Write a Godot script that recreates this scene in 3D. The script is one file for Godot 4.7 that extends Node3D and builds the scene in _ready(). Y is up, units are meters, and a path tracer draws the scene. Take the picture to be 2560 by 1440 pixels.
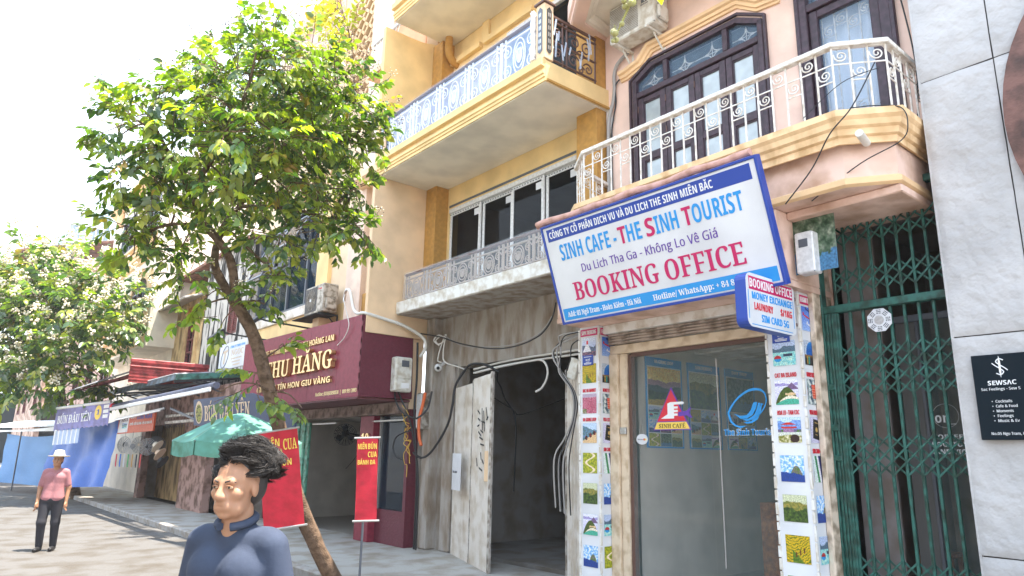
extends Node3D

const ROAD_Y := -0.1
const WALK_Y := 0.02
var rng := RandomNumberGenerator.new()
var M := {}
var T := {}
var used := {}
var f_bold: SystemFont
var f_sans: SystemFont
var f_serif: SystemFont

# ---------------------------------------------------------------- naming and nodes
func numbered(called: String) -> String:
	var n: int = used.get(called, 0)
	used[called] = n + 1
	return called if n == 0 else "%s_%03d" % [called, n]

func thing(called: String, label: String, category: String, at := Vector3.ZERO, group := "") -> Node3D:
	var o := Node3D.new()
	o.name = numbered(called)
	add_child(o)
	o.position = at
	tag(o, label, category, group)
	return o

func tag(o: Node, label: String, category: String, group := "") -> void:
	o.set_meta("label", label)
	o.set_meta("category", category)
	if group:
		o.set_meta("group", group)

# commits a mesh given in world coordinates as a part of a thing (or as a top-level object)
func part(called: String, st: SurfaceTool, m: Material, parent: Node3D = null) -> MeshInstance3D:
	var o := MeshInstance3D.new()
	o.mesh = st.commit()
	o.material_override = m
	place(called, o, parent)
	return o

func place(called: String, o: MeshInstance3D, parent: Node3D) -> void:
	if parent == null:
		o.name = numbered(called)
		add_child(o)
	else:
		o.name = called
		parent.add_child(o, true)
		o.position = -where(parent)

func where(n: Node3D) -> Vector3:
	var p := Vector3.ZERO
	var k: Node = n
	while k != self and k is Node3D:
		p += k.position
		k = k.get_parent()
	return p

# one more part that shares a mesh and material, moved by xf
func again(called: String, mesh: Mesh, m: Material, parent: Node3D, xf: Transform3D) -> MeshInstance3D:
	var o := MeshInstance3D.new()
	o.mesh = mesh
	o.material_override = m
	o.name = called
	parent.add_child(o, true)
	o.transform = Transform3D(xf.basis, xf.origin - where(parent))
	return o

func struct(called: String, st: SurfaceTool, m: Material) -> MeshInstance3D:
	var o := part(called, st, m)
	o.set_meta("kind", "structure")
	return o

# ---------------------------------------------------------------- shapes
func mb() -> SurfaceTool:
	var st := SurfaceTool.new()
	st.begin(Mesh.PRIMITIVE_TRIANGLES)
	return st

func tri(st: SurfaceTool, a: Vector3, b: Vector3, c: Vector3) -> void:
	var n := (b - a).cross(c - a).normalized()
	for p in [a, c, b]:
		st.set_normal(n)
		st.set_uv(Vector2.ZERO)
		st.add_vertex(p)

# a, b, c, d run counter-clockwise seen from outside: bottom left, bottom right, top right, top left
func quad(st: SurfaceTool, a: Vector3, b: Vector3, c: Vector3, d: Vector3) -> void:
	var n := (c - a).cross(d - b).normalized()
	var p := [a, c, b, a, d, c]
	var u := [Vector2(0, 1), Vector2(1, 0), Vector2(1, 1), Vector2(0, 1), Vector2(0, 0), Vector2(1, 0)]
	for i in 6:
		st.set_normal(n)
		st.set_uv(u[i])
		st.add_vertex(p[i])

func quad_out(st: SurfaceTool, p: Array, out: Vector3) -> void:
	if (p[2] - p[0]).cross(p[3] - p[1]).dot(out) < 0:
		quad(st, p[3], p[2], p[1], p[0])
	else:
		quad(st, p[0], p[1], p[2], p[3])

# box from corner to corner with chamfered edges
func bx(st: SurfaceTool, p0: Vector3, p1: Vector3, bev := 0.0, xf := Transform3D.IDENTITY) -> void:
	var lo := Vector3(minf(p0.x, p1.x), minf(p0.y, p1.y), minf(p0.z, p1.z))
	var hi := Vector3(maxf(p0.x, p1.x), maxf(p0.y, p1.y), maxf(p0.z, p1.z))
	var c := (lo + hi) / 2
	var h := (hi - lo) / 2
	var b := minf(bev, minf(h.x, minf(h.y, h.z)) * 0.8)
	for ax in 3:
		var u := (ax + 1) % 3
		var v := (ax + 2) % 3
		for s in [-1.0, 1.0]:
			var pts := []
			for q in [[-1, -1], [1, -1], [1, 1], [-1, 1]]:
				var p := Vector3.ZERO
				p[ax] = s * h[ax]
				p[u] = q[0] * (h[u] - b)
				p[v] = q[1] * (h[v] - b)
				pts.append(xf * (c + p))
			var o := Vector3.ZERO
			o[ax] = s
			quad_out(st, pts, xf.basis * o)
	if b <= 0.0:
		return
	for ax in 3:
		var u := (ax + 1) % 3
		var v := (ax + 2) % 3
		for su in [-1.0, 1.0]:
			for sv in [-1.0, 1.0]:
				var pts := []
				for q in [[-1, 0], [1, 0], [1, 1], [-1, 1]]:
					var p := Vector3.ZERO
					p[ax] = q[0] * (h[ax] - b)
					p[u] = su * (h[u] if q[1] == 0 else h[u] - b)
					p[v] = sv * (h[v] - b if q[1] == 0 else h[v])
					pts.append(xf * (c + p))
				var o := Vector3.ZERO
				o[u] = su
				o[v] = sv
				quad_out(st, pts, xf.basis * o)

func box3(x0: float, x1: float, y0: float, y1: float, z0: float, z1: float, bev := 0.0) -> SurfaceTool:
	var st := mb()
	bx(st, Vector3(x0, y0, z0), Vector3(x1, y1, z1), bev)
	return st

# a flat bar between two points, w wide along side, t thick
func bar(st: SurfaceTool, a: Vector3, b: Vector3, w: float, t: float, side := Vector3.UP, bev := 0.0) -> void:
	var d := b - a
	var x := d.normalized()
	var z := x.cross(side).normalized()
	var y := z.cross(x)
	bx(st, Vector3(0, -w / 2, -t / 2), Vector3(d.length(), w / 2, t / 2), bev, Transform3D(Basis(x, y, z), a))

# outline in x, y pushed from z0 to z1
func prism(st: SurfaceTool, pts: PackedVector2Array, z0: float, z1: float, xf := Transform3D.IDENTITY) -> void:
	var p := pts
	var area := 0.0
	for i in p.size():
		area += p[i].cross(p[(i + 1) % p.size()])
	if area < 0:
		p.reverse()
	var idx := Geometry2D.triangulate_polygon(p)
	for i in range(0, idx.size(), 3):
		var a := p[idx[i]]
		var b := p[idx[i + 1]]
		var c := p[idx[i + 2]]
		if (b - a).cross(c - a) < 0:
			var s := b
			b = c
			c = s
		tri(st, xf * Vector3(a.x, a.y, z1), xf * Vector3(b.x, b.y, z1), xf * Vector3(c.x, c.y, z1))
		tri(st, xf * Vector3(a.x, a.y, z0), xf * Vector3(c.x, c.y, z0), xf * Vector3(b.x, b.y, z0))
	for i in p.size():
		var a := p[i]
		var b := p[(i + 1) % p.size()]
		quad(st, xf * Vector3(a.x, a.y, z0), xf * Vector3(b.x, b.y, z0), xf * Vector3(b.x, b.y, z1), xf * Vector3(a.x, a.y, z1))

func pv(a: Array) -> PackedVector2Array:
	var r := PackedVector2Array()
	for i in range(0, a.size(), 2):
		r.append(Vector2(a[i], a[i + 1]))
	return r

func ring_frame(dir: Vector3, up: Vector3) -> Basis:
	var z := dir.normalized()
	var x := up.cross(z)
	if x.length() < 1e-4:
		x = Vector3(0.3, 0.2, 1).cross(z)
	x = x.normalized()
	return Basis(x, z.cross(x), z)

func tube(st: SurfaceTool, pts: Array, r0: float, r1 := -1.0, sides := 6, caps := true, bumpy := 0.0) -> void:
	if r1 < 0:
		r1 = r0
	var n := pts.size()
	var up := Vector3(0.13, 0.97, 0.21)
	var rows := []
	var nrm := []
	var last := Vector3.ZERO
	for i in n:
		var d: Vector3 = pts[mini(i + 1, n - 1)] - pts[maxi(i - 1, 0)]
		if i == 0:
			up = ring_frame(d, up).x
		var z := d.normalized()
		var x := (up - z * up.dot(z)).normalized()
		up = x
		var y := z.cross(x)
		var r := lerpf(r0, r1, float(i) / maxf(1, n - 1))
		var row := []
		var nr := []
		for k in sides + 1:
			var a := TAU * (k % sides) / sides
			var v := x * cos(a) + y * sin(a)
			var rr := r
			if bumpy > 0:
				rr *= 1.0 + bumpy * sin(i * 1.7 + (k % sides) * 2.3) + bumpy * 0.7 * sin(i * 3.1 - (k % sides) * 4.1)
			row.append(pts[i] + v * rr)
			nr.append(v)
		rows.append(row)
		nrm.append(nr)
	for i in n - 1:
		for k in sides:
			var q := [[i, k], [i, k + 1], [i + 1, k + 1], [i, k], [i + 1, k + 1], [i + 1, k]]
			for e in [q[0], q[2], q[1], q[3], q[5], q[4]]:
				st.set_normal(nrm[e[0]][e[1]])
				st.set_uv(Vector2(float(e[1]) / sides, float(e[0])))
				st.add_vertex(rows[e[0]][e[1]])
	if caps:
		for k in range(1, sides - 1):
			tri(st, rows[0][0], rows[0][k + 1], rows[0][k])
			tri(st, rows[n - 1][0], rows[n - 1][k], rows[n - 1][k + 1])

func curve(pts: Array, n := 5) -> Array:
	var out := []
	for i in pts.size() - 1:
		var p0: Vector3 = pts[maxi(i - 1, 0)]
		var p1: Vector3 = pts[i]
		var p2: Vector3 = pts[i + 1]
		var p3: Vector3 = pts[mini(i + 2, pts.size() - 1)]
		for k in n:
			out.append(p1.cubic_interpolate(p2, p0, p3, float(k) / n))
	out.append(pts[-1])
	return out

func sag(a: Vector3, b: Vector3, drop: float, n := 10) -> Array:
	var out := []
	for i in n + 1:
		var t := float(i) / n
		out.append(a.lerp(b, t) + Vector3.DOWN * drop * 4 * t * (1 - t))
	return out

func ball(st: SurfaceTool, c: Vector3, r: Vector3, seg := 10, rings := 6, xf := Transform3D.IDENTITY) -> void:
	for i in rings:
		for k in seg:
			var q := []
			for e in [[i, k], [i, k + 1], [i + 1, k + 1], [i + 1, k]]:
				var th: float = PI * e[0] / rings
				var ph: float = TAU * e[1] / seg
				q.append(Vector3(sin(th) * cos(ph), cos(th), sin(th) * sin(ph)))
			for e in [0, 2, 1, 0, 3, 2]:
				st.set_normal(xf.basis * Vector3(q[e].x / r.x, q[e].y / r.y, q[e].z / r.z).normalized())
				st.set_uv(Vector2.ZERO)
				st.add_vertex(xf * (c + q[e] * r))

# profile of (radius, height) turned about a vertical axis
func lathe(st: SurfaceTool, prof: PackedVector2Array, c: Vector3, seg := 12, xf := Transform3D.IDENTITY) -> void:
	for i in prof.size() - 1:
		var a := prof[i]
		var b := prof[i + 1]
		var d := (b - a).normalized()
		for k in seg:
			var t0 := TAU * k / seg
			var t1 := TAU * (k + 1) / seg
			var f := func(p: Vector2, t: float) -> Vector3: return xf * (c + Vector3(p.x * cos(t), p.y, p.x * sin(t)))
			var g := func(t: float) -> Vector3: return (xf.basis * Vector3(d.y * cos(t), -d.x, d.y * sin(t))).normalized()
			var v := [f.call(a, t0), f.call(a, t1), f.call(b, t1), f.call(b, t0)]
			var nn := [g.call(t0), g.call(t1), g.call(t1), g.call(t0)]
			for e in [0, 1, 2, 0, 2, 3]:
				st.set_normal(nn[e])
				st.set_uv(Vector2.ZERO)
				st.add_vertex(v[e])

# a wall in the plane z = zf (front) with rectangular openings [x0, x1, y0, y1]
func wall(st: SurfaceTool, x0: float, x1: float, y0: float, y1: float, zf: float, thick: float, holes: Array) -> void:
	var xs := [x0, x1]
	var ys := [y0, y1]
	for h in holes:
		for v in [h[0], h[1]]:
			if v > x0 and v < x1 and not xs.has(v):
				xs.append(v)
		for v in [h[2], h[3]]:
			if v > y0 and v < y1 and not ys.has(v):
				ys.append(v)
	xs.sort()
	ys.sort()
	var zb := zf - thick
	var open := func(i: int, j: int) -> bool:
		if i < 0 or j < 0 or i >= xs.size() - 1 or j >= ys.size() - 1:
			return true
		var cx: float = (xs[i] + xs[i + 1]) / 2
		var cy: float = (ys[j] + ys[j + 1]) / 2
		for h in holes:
			if cx > h[0] and cx < h[1] and cy > h[2] and cy < h[3]:
				return true
		return false
	for i in xs.size() - 1:
		for j in ys.size() - 1:
			if open.call(i, j):
				continue
			var a: float = xs[i]
			var b: float = xs[i + 1]
			var c: float = ys[j]
			var d: float = ys[j + 1]
			quad(st, Vector3(a, c, zf), Vector3(b, c, zf), Vector3(b, d, zf), Vector3(a, d, zf))
			quad(st, Vector3(b, c, zb), Vector3(a, c, zb), Vector3(a, d, zb), Vector3(b, d, zb))
			if open.call(i - 1, j):
				quad(st, Vector3(a, c, zb), Vector3(a, c, zf), Vector3(a, d, zf), Vector3(a, d, zb))
			if open.call(i + 1, j):
				quad(st, Vector3(b, c, zf), Vector3(b, c, zb), Vector3(b, d, zb), Vector3(b, d, zf))
			if open.call(i, j - 1):
				quad(st, Vector3(a, c, zb), Vector3(b, c, zb), Vector3(b, c, zf), Vector3(a, c, zf))
			if open.call(i, j + 1):
				quad(st, Vector3(a, d, zf), Vector3(b, d, zf), Vector3(b, d, zb), Vector3(a, d, zb))

# a moulding: profile (out, up) carried along a polyline with mitred corners; out is to the side that side points to
func moulding(st: SurfaceTool, path: Array, prof: PackedVector2Array, outs: Array, up := Vector3.UP) -> void:
	var rows := []
	for i in path.size():
		var o: Vector3
		if i == 0:
			o = outs[0]
		elif i == path.size() - 1:
			o = outs[outs.size() - 1]
		else:
			o = (outs[i - 1] + outs[i]).normalized()
			o /= maxf(0.3, o.dot(outs[i]))
		var row := []
		for p in prof:
			row.append(path[i] + o * p.x + up * p.y)
		rows.append(row)
	for i in path.size() - 1:
		for k in prof.size() - 1:
			var q := [rows[i][k], rows[i + 1][k], rows[i + 1][k + 1], rows[i][k + 1]]
			quad(st, q[0], q[1], q[2], q[3])
	for e in [0, path.size() - 1]:
		var p2 := PackedVector2Array(prof)
		var idx := Geometry2D.triangulate_polygon(p2)
		for i in range(0, idx.size(), 3):
			tri(st, rows[e][idx[i]], rows[e][idx[i + 1]], rows[e][idx[i + 2]])

# ribbed metal sheet: origin, width vector, length vector; ribs run along the length
func ribbed(st: SurfaceTool, o: Vector3, wv: Vector3, lv: Vector3, pitch: float, amp: float) -> void:
	var n := maxi(1, int(round(wv.length() / pitch)))
	var nn := wv.cross(lv).normalized()
	var prof := [[0.0, 0.0], [0.2, 0.0], [0.32, 1.0], [0.72, 1.0], [0.84, 0.0], [1.0, 0.0]]
	for i in n:
		for k in prof.size() - 1:
			var a: Vector3 = o + wv * ((i + prof[k][0]) / n) + nn * (amp * prof[k][1])
			var b: Vector3 = o + wv * ((i + prof[k + 1][0]) / n) + nn * (amp * prof[k + 1][1])
			quad(st, a, b, b + lv, a + lv)

# a spiral in the plane of u and v round c
func spiral(c: Vector3, u: Vector3, v: Vector3, r: float, turns: float, start: float, n := 26) -> Array:
	var out := []
	for i in n + 1:
		var t := float(i) / n
		var a := start + TAU * turns * t
		var rr := r * (1.0 - 0.86 * pow(t, 0.8))
		out.append(c + u * cos(a) * rr + v * sin(a) * rr)
	return out

# ---------------------------------------------------------------- lettering
const MARKS := {"Ầ": "Â`", "Ậ": "Â.", "Ắ": "Ă'", "Ằ": "Ă`", "ạ": "a.", "Ị": "I.", "Ụ": "U.", "Ế": "Ê'", "Ề": "Ê`", "ế": "ê'", "ề": "ê`", "ộ": "ô.", "Ổ": "Ô?", "Ơ": "O+", "ơ": "o+", "Ư": "U+", "Ữ": "U+~", "Ẩ": "Â?", "ị": "i.", "ậ": "â.", "ở": "o+?", "ờ": "o+`", "ả": "a?", "Ọ": "O.", "Ạ": "A.", "ệ": "ê.", "Ộ": "Ô.", "Ể": "Ê?", "Ệ": "Ê."}

func glyphs(text: String, font: Font, depth: float) -> SurfaceTool:
	var plain := ""
	var marks := []
	for ch in text:
		if MARKS.has(ch):
			var s: String = MARKS[ch]
			marks.append([plain.length(), s[0], s.substr(1)])
			plain += s[0]
		else:
			plain += ch
	var tm := TextMesh.new()
	tm.text = plain
	tm.font = font
	tm.font_size = 64
	tm.pixel_size = 1.0 / 64
	tm.depth = depth
	tm.curve_step = 2.0
	tm.horizontal_alignment = HORIZONTAL_ALIGNMENT_LEFT
	tm.vertical_alignment = VERTICAL_ALIGNMENT_BOTTOM
	var st := mb()
	st.append_from(tm, 0, Transform3D.IDENTITY)
	if marks.is_empty():
		return st
	var line := tm.get_aabb()
	var base := 0.0
	var probe := TextMesh.new()
	probe.font = font
	probe.font_size = 64
	probe.pixel_size = 1.0 / 64
	probe.depth = depth
	probe.horizontal_alignment = HORIZONTAL_ALIGNMENT_LEFT
	probe.vertical_alignment = VERTICAL_ALIGNMENT_BOTTOM
	probe.text = "H"
	base = probe.get_aabb().position.y
	for m in marks:
		var w0 := font.get_string_size(plain.substr(0, m[0]), HORIZONTAL_ALIGNMENT_LEFT, -1, 64).x / 64.0
		var w1 := font.get_string_size(m[1], HORIZONTAL_ALIGNMENT_LEFT, -1, 64).x / 64.0
		probe.text = m[1]
		var bb := probe.get_aabb()
		var cx := w0 + w1 / 2
		var top := bb.position.y + bb.size.y
		var z := depth / 2
		for k: String in m[2]:
			var up: bool = "ÂĂÊÔâêô".contains(m[1])
			var x := cx + (0.17 if up and k != "." else 0.0)
			var y := top - (0.1 if up else -0.03)
			match k:
				"'":
					prism(st, pv([x, y, x + 0.09, y, x + 0.2, y + 0.16, x + 0.07, y + 0.16]), -z, z)
				"`":
					x -= 0.03
					prism(st, pv([x + 0.13, y, x + 0.04, y, x - 0.07, y + 0.16, x + 0.06, y + 0.16]), -z, z)
				"~":
					prism(st, pv([x - 0.2, y + 0.04, x - 0.09, y + 0.13, x + 0.07, y + 0.05, x + 0.2, y + 0.14, x + 0.2, y + 0.08, x + 0.09, y, x - 0.07, y + 0.07, x - 0.2, y - 0.02]), -z, z)
				"?":
					prism(st, pv([x - 0.08, y + 0.16, x + 0.06, y + 0.16, x + 0.1, y + 0.1, x + 0.03, y + 0.03, x - 0.04, y + 0.03, x + 0.03, y + 0.1, x - 0.08, y + 0.11]), -z, z)
				".":
					prism(st, pv([cx - 0.06, base - 0.19, cx + 0.06, base - 0.19, cx + 0.06, base - 0.08, cx - 0.06, base - 0.08]), -z, z)
				"+":
					var xr := w0 + w1 - 0.09
					var yt := bb.position.y + bb.size.y
					prism(st, pv([xr - 0.06, yt - 0.1, xr + 0.04, yt - 0.02, xr + 0.06, yt + 0.08, xr + 0.16, yt + 0.08, xr + 0.13, yt - 0.06, xr + 0.02, yt - 0.17]), -z, z)
	return st

# a line of lettering: at = lower left corner of its box (capital height h, width w), u and v the directions of the line and of up
func write(parent: Node3D, text: String, font: Font, m: Material, at: Vector3, u: Vector3, v: Vector3, w: float, h: float, depth := 0.004, called := "lettering") -> MeshInstance3D:
	var st := glyphs(text, font, 1.0)
	var raw := st.commit()
	var bb := raw.get_aabb()
	var cap := TextMesh.new()
	cap.font = font
	cap.font_size = 64
	cap.pixel_size = 1.0 / 64
	cap.horizontal_alignment = HORIZONTAL_ALIGNMENT_LEFT
	cap.vertical_alignment = VERTICAL_ALIGNMENT_BOTTOM
	cap.text = "H"
	var cb := cap.get_aabb()
	var sx := w / bb.size.x
	var sy := h / cb.size.y
	var n := u.cross(v).normalized()
	var b := Basis(u.normalized() * sx, v.normalized() * sy, n * depth)
	var xf := Transform3D(b, at - u.normalized() * sx * bb.position.x - v.normalized() * sy * cb.position.y)
	var st2 := mb()
	st2.append_from(raw, 0, xf)
	return part(called, st2, m, parent)

# ---------------------------------------------------------------- materials
func L(r: float, g: float, b: float) -> Color:
	return Color(r, g, b).linear_to_srgb()

func noise_tex(sd: int, freq: float, oct: int, lo: float, hi: float, a := 0.0, b := 1.0, kind := FastNoiseLite.TYPE_SIMPLEX_SMOOTH, tint := Color.WHITE, size := 512) -> NoiseTexture2D:
	var n := FastNoiseLite.new()
	n.seed = sd
	n.noise_type = kind
	n.frequency = freq
	n.fractal_octaves = oct
	var t := NoiseTexture2D.new()
	t.width = size
	t.height = size
	t.seamless = true
	t.noise = n
	var g := Gradient.new()
	g.offsets = PackedFloat32Array([a, b])
	g.colors = PackedColorArray([tint * lo, Color(hi, hi, hi)])
	g.colors[0].a = 1.0
	t.color_ramp = g
	return t

func bump_tex(sd: int, freq: float, oct: int, strength: float) -> NoiseTexture2D:
	var n := FastNoiseLite.new()
	n.seed = sd
	n.frequency = freq
	n.fractal_octaves = oct
	var t := NoiseTexture2D.new()
	t.width = 512
	t.height = 512
	t.seamless = true
	t.noise = n
	t.as_normal_map = true
	t.bump_strength = strength
	return t

func mat(col: Color, rough := 0.85, tex: Texture2D = null, sc := 0.5, bump: Texture2D = null, bs := 0.4, metal := 0.0) -> StandardMaterial3D:
	var m := StandardMaterial3D.new()
	m.albedo_color = col
	m.roughness = rough
	m.metallic = metal
	if tex:
		m.albedo_texture = tex
	if bump:
		m.normal_enabled = true
		m.normal_texture = bump
		m.normal_scale = bs
	if tex or bump:
		m.uv1_triplanar = true
		m.uv1_world_triplanar = true
		m.uv1_scale = Vector3(sc, sc, sc)
	return m

func glass(a := 0.12, col := Color(0.75, 0.85, 0.85), rough := 0.02) -> StandardMaterial3D:
	var m := StandardMaterial3D.new()
	m.transparency = BaseMaterial3D.TRANSPARENCY_ALPHA
	m.albedo_color = Color(col.r, col.g, col.b, a)
	m.roughness = rough
	m.metallic_specular = 0.2
	return m

func both(m: StandardMaterial3D) -> StandardMaterial3D:
	m.cull_mode = BaseMaterial3D.CULL_DISABLED
	return m

func make_materials() -> void:
	T.mottle = noise_tex(1, 0.006, 6, 0.92, 1.0, 0.15, 0.75)
	T.grain = noise_tex(2, 0.03, 4, 0.9, 1.0, 0.2, 0.8)
	T.stain = noise_tex(3, 0.006, 7, 0.84, 1.0, 0.12, 0.62, FastNoiseLite.TYPE_SIMPLEX_SMOOTH, Color(1.0, 0.95, 0.88))
	T.grime = noise_tex(4, 0.008, 7, 0.62, 1.0, 0.15, 0.65, FastNoiseLite.TYPE_SIMPLEX_SMOOTH, Color(0.95, 0.9, 0.82))
	T.black = noise_tex(5, 0.006, 7, 0.2, 1.0, 0.33, 0.56, FastNoiseLite.TYPE_SIMPLEX_SMOOTH, Color(1.0, 0.95, 0.9))
	T.streak = noise_tex(8, 0.010, 7, 0.80, 1.0, 0.12, 0.65, FastNoiseLite.TYPE_SIMPLEX_SMOOTH, Color(1.0, 0.93, 0.85))
	T.wood = noise_tex(6, 0.02, 4, 0.72, 1.0, 0.2, 0.8)
	T.b_plaster = bump_tex(11, 0.03, 5, 3.0)
	T.b_fine = bump_tex(12, 0.08, 3, 3.0)
	T.b_rock = bump_tex(13, 0.03, 5, 6.0)
	T.b_bark = bump_tex(14, 0.04, 5, 10.0)
	M.pink = mat(L(0.85, 0.61, 0.50), 0.9, T.mottle, 0.45, T.b_plaster, 0.25)
	M.pink_lo = mat(L(0.80, 0.57, 0.47), 0.9, T.streak, 0.35, T.b_plaster, 0.3)
	M.cream_mould = mat(L(0.86, 0.58, 0.32), 0.85, T.mottle, 0.6, T.b_plaster, 0.2)
	M.cornice = mat(L(0.86, 0.60, 0.34), 0.85, T.stain, 0.6, T.b_plaster, 0.2)
	M.cornice.uv1_scale = Vector3(1.1, 0.7, 1.1)
	M.yellow = mat(L(0.87, 0.62, 0.29), 0.85, T.mottle, 0.4, T.b_fine, 0.1)
	M.peach = mat(L(0.84, 0.60, 0.38), 0.88, T.mottle, 0.4, T.b_plaster, 0.15)
	M.ochre = mat(L(0.52, 0.27, 0.06), 0.8, T.grain, 0.5)
	M.soffit = mat(L(0.86, 0.79, 0.66), 0.9, T.mottle, 0.4)
	M.white_paint = mat(L(0.80, 0.78, 0.74), 0.7, T.stain, 1.2)
	M.white_iron = mat(L(0.80, 0.77, 0.72), 0.55, T.stain, 2.5)
	M.plum = mat(L(0.060, 0.030, 0.045), 0.5, T.wood, 1.0, T.b_fine, 0.15)
	M.concrete = mat(L(0.40, 0.36, 0.32), 0.95, T.streak, 0.7, T.b_plaster, 0.6)
	M.concrete.uv1_scale = Vector3(0.7, 0.22, 0.7)
	M.stone = mat(L(0.50, 0.485, 0.48), 0.95, T.mottle, 0.4, T.b_rock, 0.5)
	M.joint = mat(L(0.12, 0.11, 0.10), 0.95)
	M.rust_brown = mat(L(0.17, 0.075, 0.055), 0.55, T.grime, 0.8, T.b_fine, 0.2)
	M.black_sign = mat(L(0.010, 0.016, 0.022), 0.5)
	M.black_sign.metallic_specular = 0.15
	M.white_print = mat(L(0.82, 0.82, 0.82), 0.6)
	M.green_gate = mat(L(0.026, 0.125, 0.10), 0.5, T.grime, 1.5, T.b_fine, 0.1)
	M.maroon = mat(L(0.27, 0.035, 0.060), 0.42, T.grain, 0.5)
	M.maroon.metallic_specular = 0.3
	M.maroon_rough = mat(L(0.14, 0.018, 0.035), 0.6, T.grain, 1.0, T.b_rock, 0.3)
	M.gold = mat(L(0.78, 0.55, 0.26), 0.3, T.grain, 2.0, null, 0, 0.85)
	M.gold_print = mat(L(0.80, 0.62, 0.30), 0.5)
	M.alu = mat(L(0.60, 0.60, 0.60), 0.35, T.grain, 2.0, null, 0, 0.7)
	M.grey_frame = mat(L(0.10, 0.11, 0.13), 0.4)
	M.pvc = mat(L(0.78, 0.78, 0.78), 0.4, T.grain, 1.0)
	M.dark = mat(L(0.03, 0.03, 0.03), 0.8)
	M.rubber = mat(L(0.015, 0.015, 0.017), 0.55)
	M.cable_grey = mat(L(0.35, 0.33, 0.31), 0.7)
	M.cable_white = mat(L(0.70, 0.67, 0.62), 0.6)
	M.orange_pipe = mat(L(0.75, 0.15, 0.04), 0.45)
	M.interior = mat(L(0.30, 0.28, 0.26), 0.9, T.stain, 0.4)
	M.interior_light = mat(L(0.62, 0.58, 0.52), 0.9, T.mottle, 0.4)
	M.floor_tile = mat(L(0.35, 0.32, 0.28), 0.5, T.grain, 1.0)
	M.ac_white = mat(L(0.72, 0.70, 0.64), 0.45, T.stain, 1.6)
	M.ac_old = mat(L(0.52, 0.46, 0.38), 0.55, T.grime, 1.4)
	M.galv = mat(L(0.48, 0.44, 0.40), 0.5, T.grime, 1.3, null, 0, 0.2)
	M.sheet_white = mat(L(0.72, 0.67, 0.61), 0.6, T.stain, 0.7)
	M.asphalt = mat(L(0.115, 0.11, 0.105), 0.95, T.stain, 0.35, T.b_fine, 0.6)
	M.paving = mat(L(0.38, 0.36, 0.33), 0.9, T.stain, 0.4, T.b_fine, 0.4)
	M.kerb = mat(L(0.38, 0.36, 0.34), 0.9, T.stain, 1.0)
	M.glass = glass(0.05)
	M.glass_blue = glass(0.55, Color(0.13, 0.20, 0.26))
	M.glass_dark = glass(0.5, Color(0.05, 0.06, 0.07))
	M.film = both(glass(0.42, Color(0.86, 0.92, 1.0), 0.3))
	M.iron_brown = mat(L(0.12, 0.06, 0.045), 0.5)
	M.cloth_white = both(mat(L(0.8, 0.8, 0.8), 0.9))
	M.blue_tarp = both(mat(L(0.03, 0.14, 0.55), 0.5, T.grain, 1.2))
	M.blue_tarp2 = both(mat(L(0.10, 0.27, 0.55), 0.55, T.grain, 1.2))
	M.red_sheet = both(mat(L(0.42, 0.06, 0.06), 0.5, T.grime, 0.8))
	M.grey_sheet = both(mat(L(0.38, 0.40, 0.44), 0.5, T.grime, 0.8))
	M.steel_blue = mat(L(0.10, 0.17, 0.22), 0.5, T.grime, 1.0)
	M.umbrella = both(mat(L(0.13, 0.37, 0.30), 0.8, T.stain, 1.2, T.b_plaster, 0.3))
	M.umbrella.backlight_enabled = true
	M.umbrella.backlight = Color(0.12, 0.3, 0.25)
	M.navy = mat(L(0.03, 0.055, 0.13), 0.5, T.grain, 1.0)
	M.tan_print = mat(L(0.62, 0.48, 0.34), 0.6)
	M.banner_red = both(mat(L(0.55, 0.012, 0.035), 0.6, T.stain, 2.0, T.b_plaster, 0.3))
	M.yellow_print = mat(L(0.85, 0.60, 0.10), 0.6)
	M.sign_white = mat(L(0.76, 0.77, 0.80), 0.5, T.mottle, 0.3)
	M.sign_blue = mat(L(0.02, 0.06, 0.34), 0.45)
	M.sky_blue_print = mat(L(0.02, 0.30, 0.72), 0.5)
	M.magenta_print = mat(L(0.55, 0.01, 0.12), 0.5)
	M.purple_print = mat(L(0.12, 0.04, 0.35), 0.5)
	M.red_print = mat(L(0.62, 0.02, 0.04), 0.5)
	M.cream_wall = mat(L(0.80, 0.70, 0.58), 0.92, T.mottle, 0.3, T.b_plaster, 0.3)
	M.pale_blue_wall = mat(L(0.42, 0.52, 0.55), 0.9, T.mottle, 0.2)
	M.red_wood = mat(L(0.20, 0.045, 0.04), 0.6, T.grime, 1.5)
	M.weathered = mat(L(0.62, 0.42, 0.20), 0.95, T.grime, 0.35, T.b_plaster, 0.6)
	M.weathered.uv1_scale = Vector3(0.7, 0.22, 0.7)
	M.weathered_dark = mat(L(0.55, 0.50, 0.44), 0.95, T.black, 0.35, T.b_plaster, 0.6)
	M.weathered_dark.uv1_scale = Vector3(0.9, 0.2, 0.9)
	M.bark = mat(L(0.20, 0.13, 0.085), 0.95, T.grime, 2.2, T.b_bark, 1.0)
	M.skin = mat(L(0.42, 0.22, 0.13), 0.55)
	M.skin.subsurf_scatter_enabled = true
	M.skin.subsurf_scatter_strength = 0.1
	M.hair = mat(L(0.035, 0.03, 0.028), 0.55)
	M.shirt = mat(L(0.045, 0.06, 0.10), 0.9, T.mottle, 3.0, T.b_plaster, 0.35)
	M.shirt2 = mat(L(0.45, 0.20, 0.22), 0.9, T.grain, 3.0)
	M.trousers = mat(L(0.035, 0.035, 0.045), 0.9)
	M.straw = mat(L(0.74, 0.68, 0.56), 0.8, T.grain, 4.0)
	M.wood_orange = mat(L(0.40, 0.13, 0.03), 0.6, T.wood, 1.0)

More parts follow.
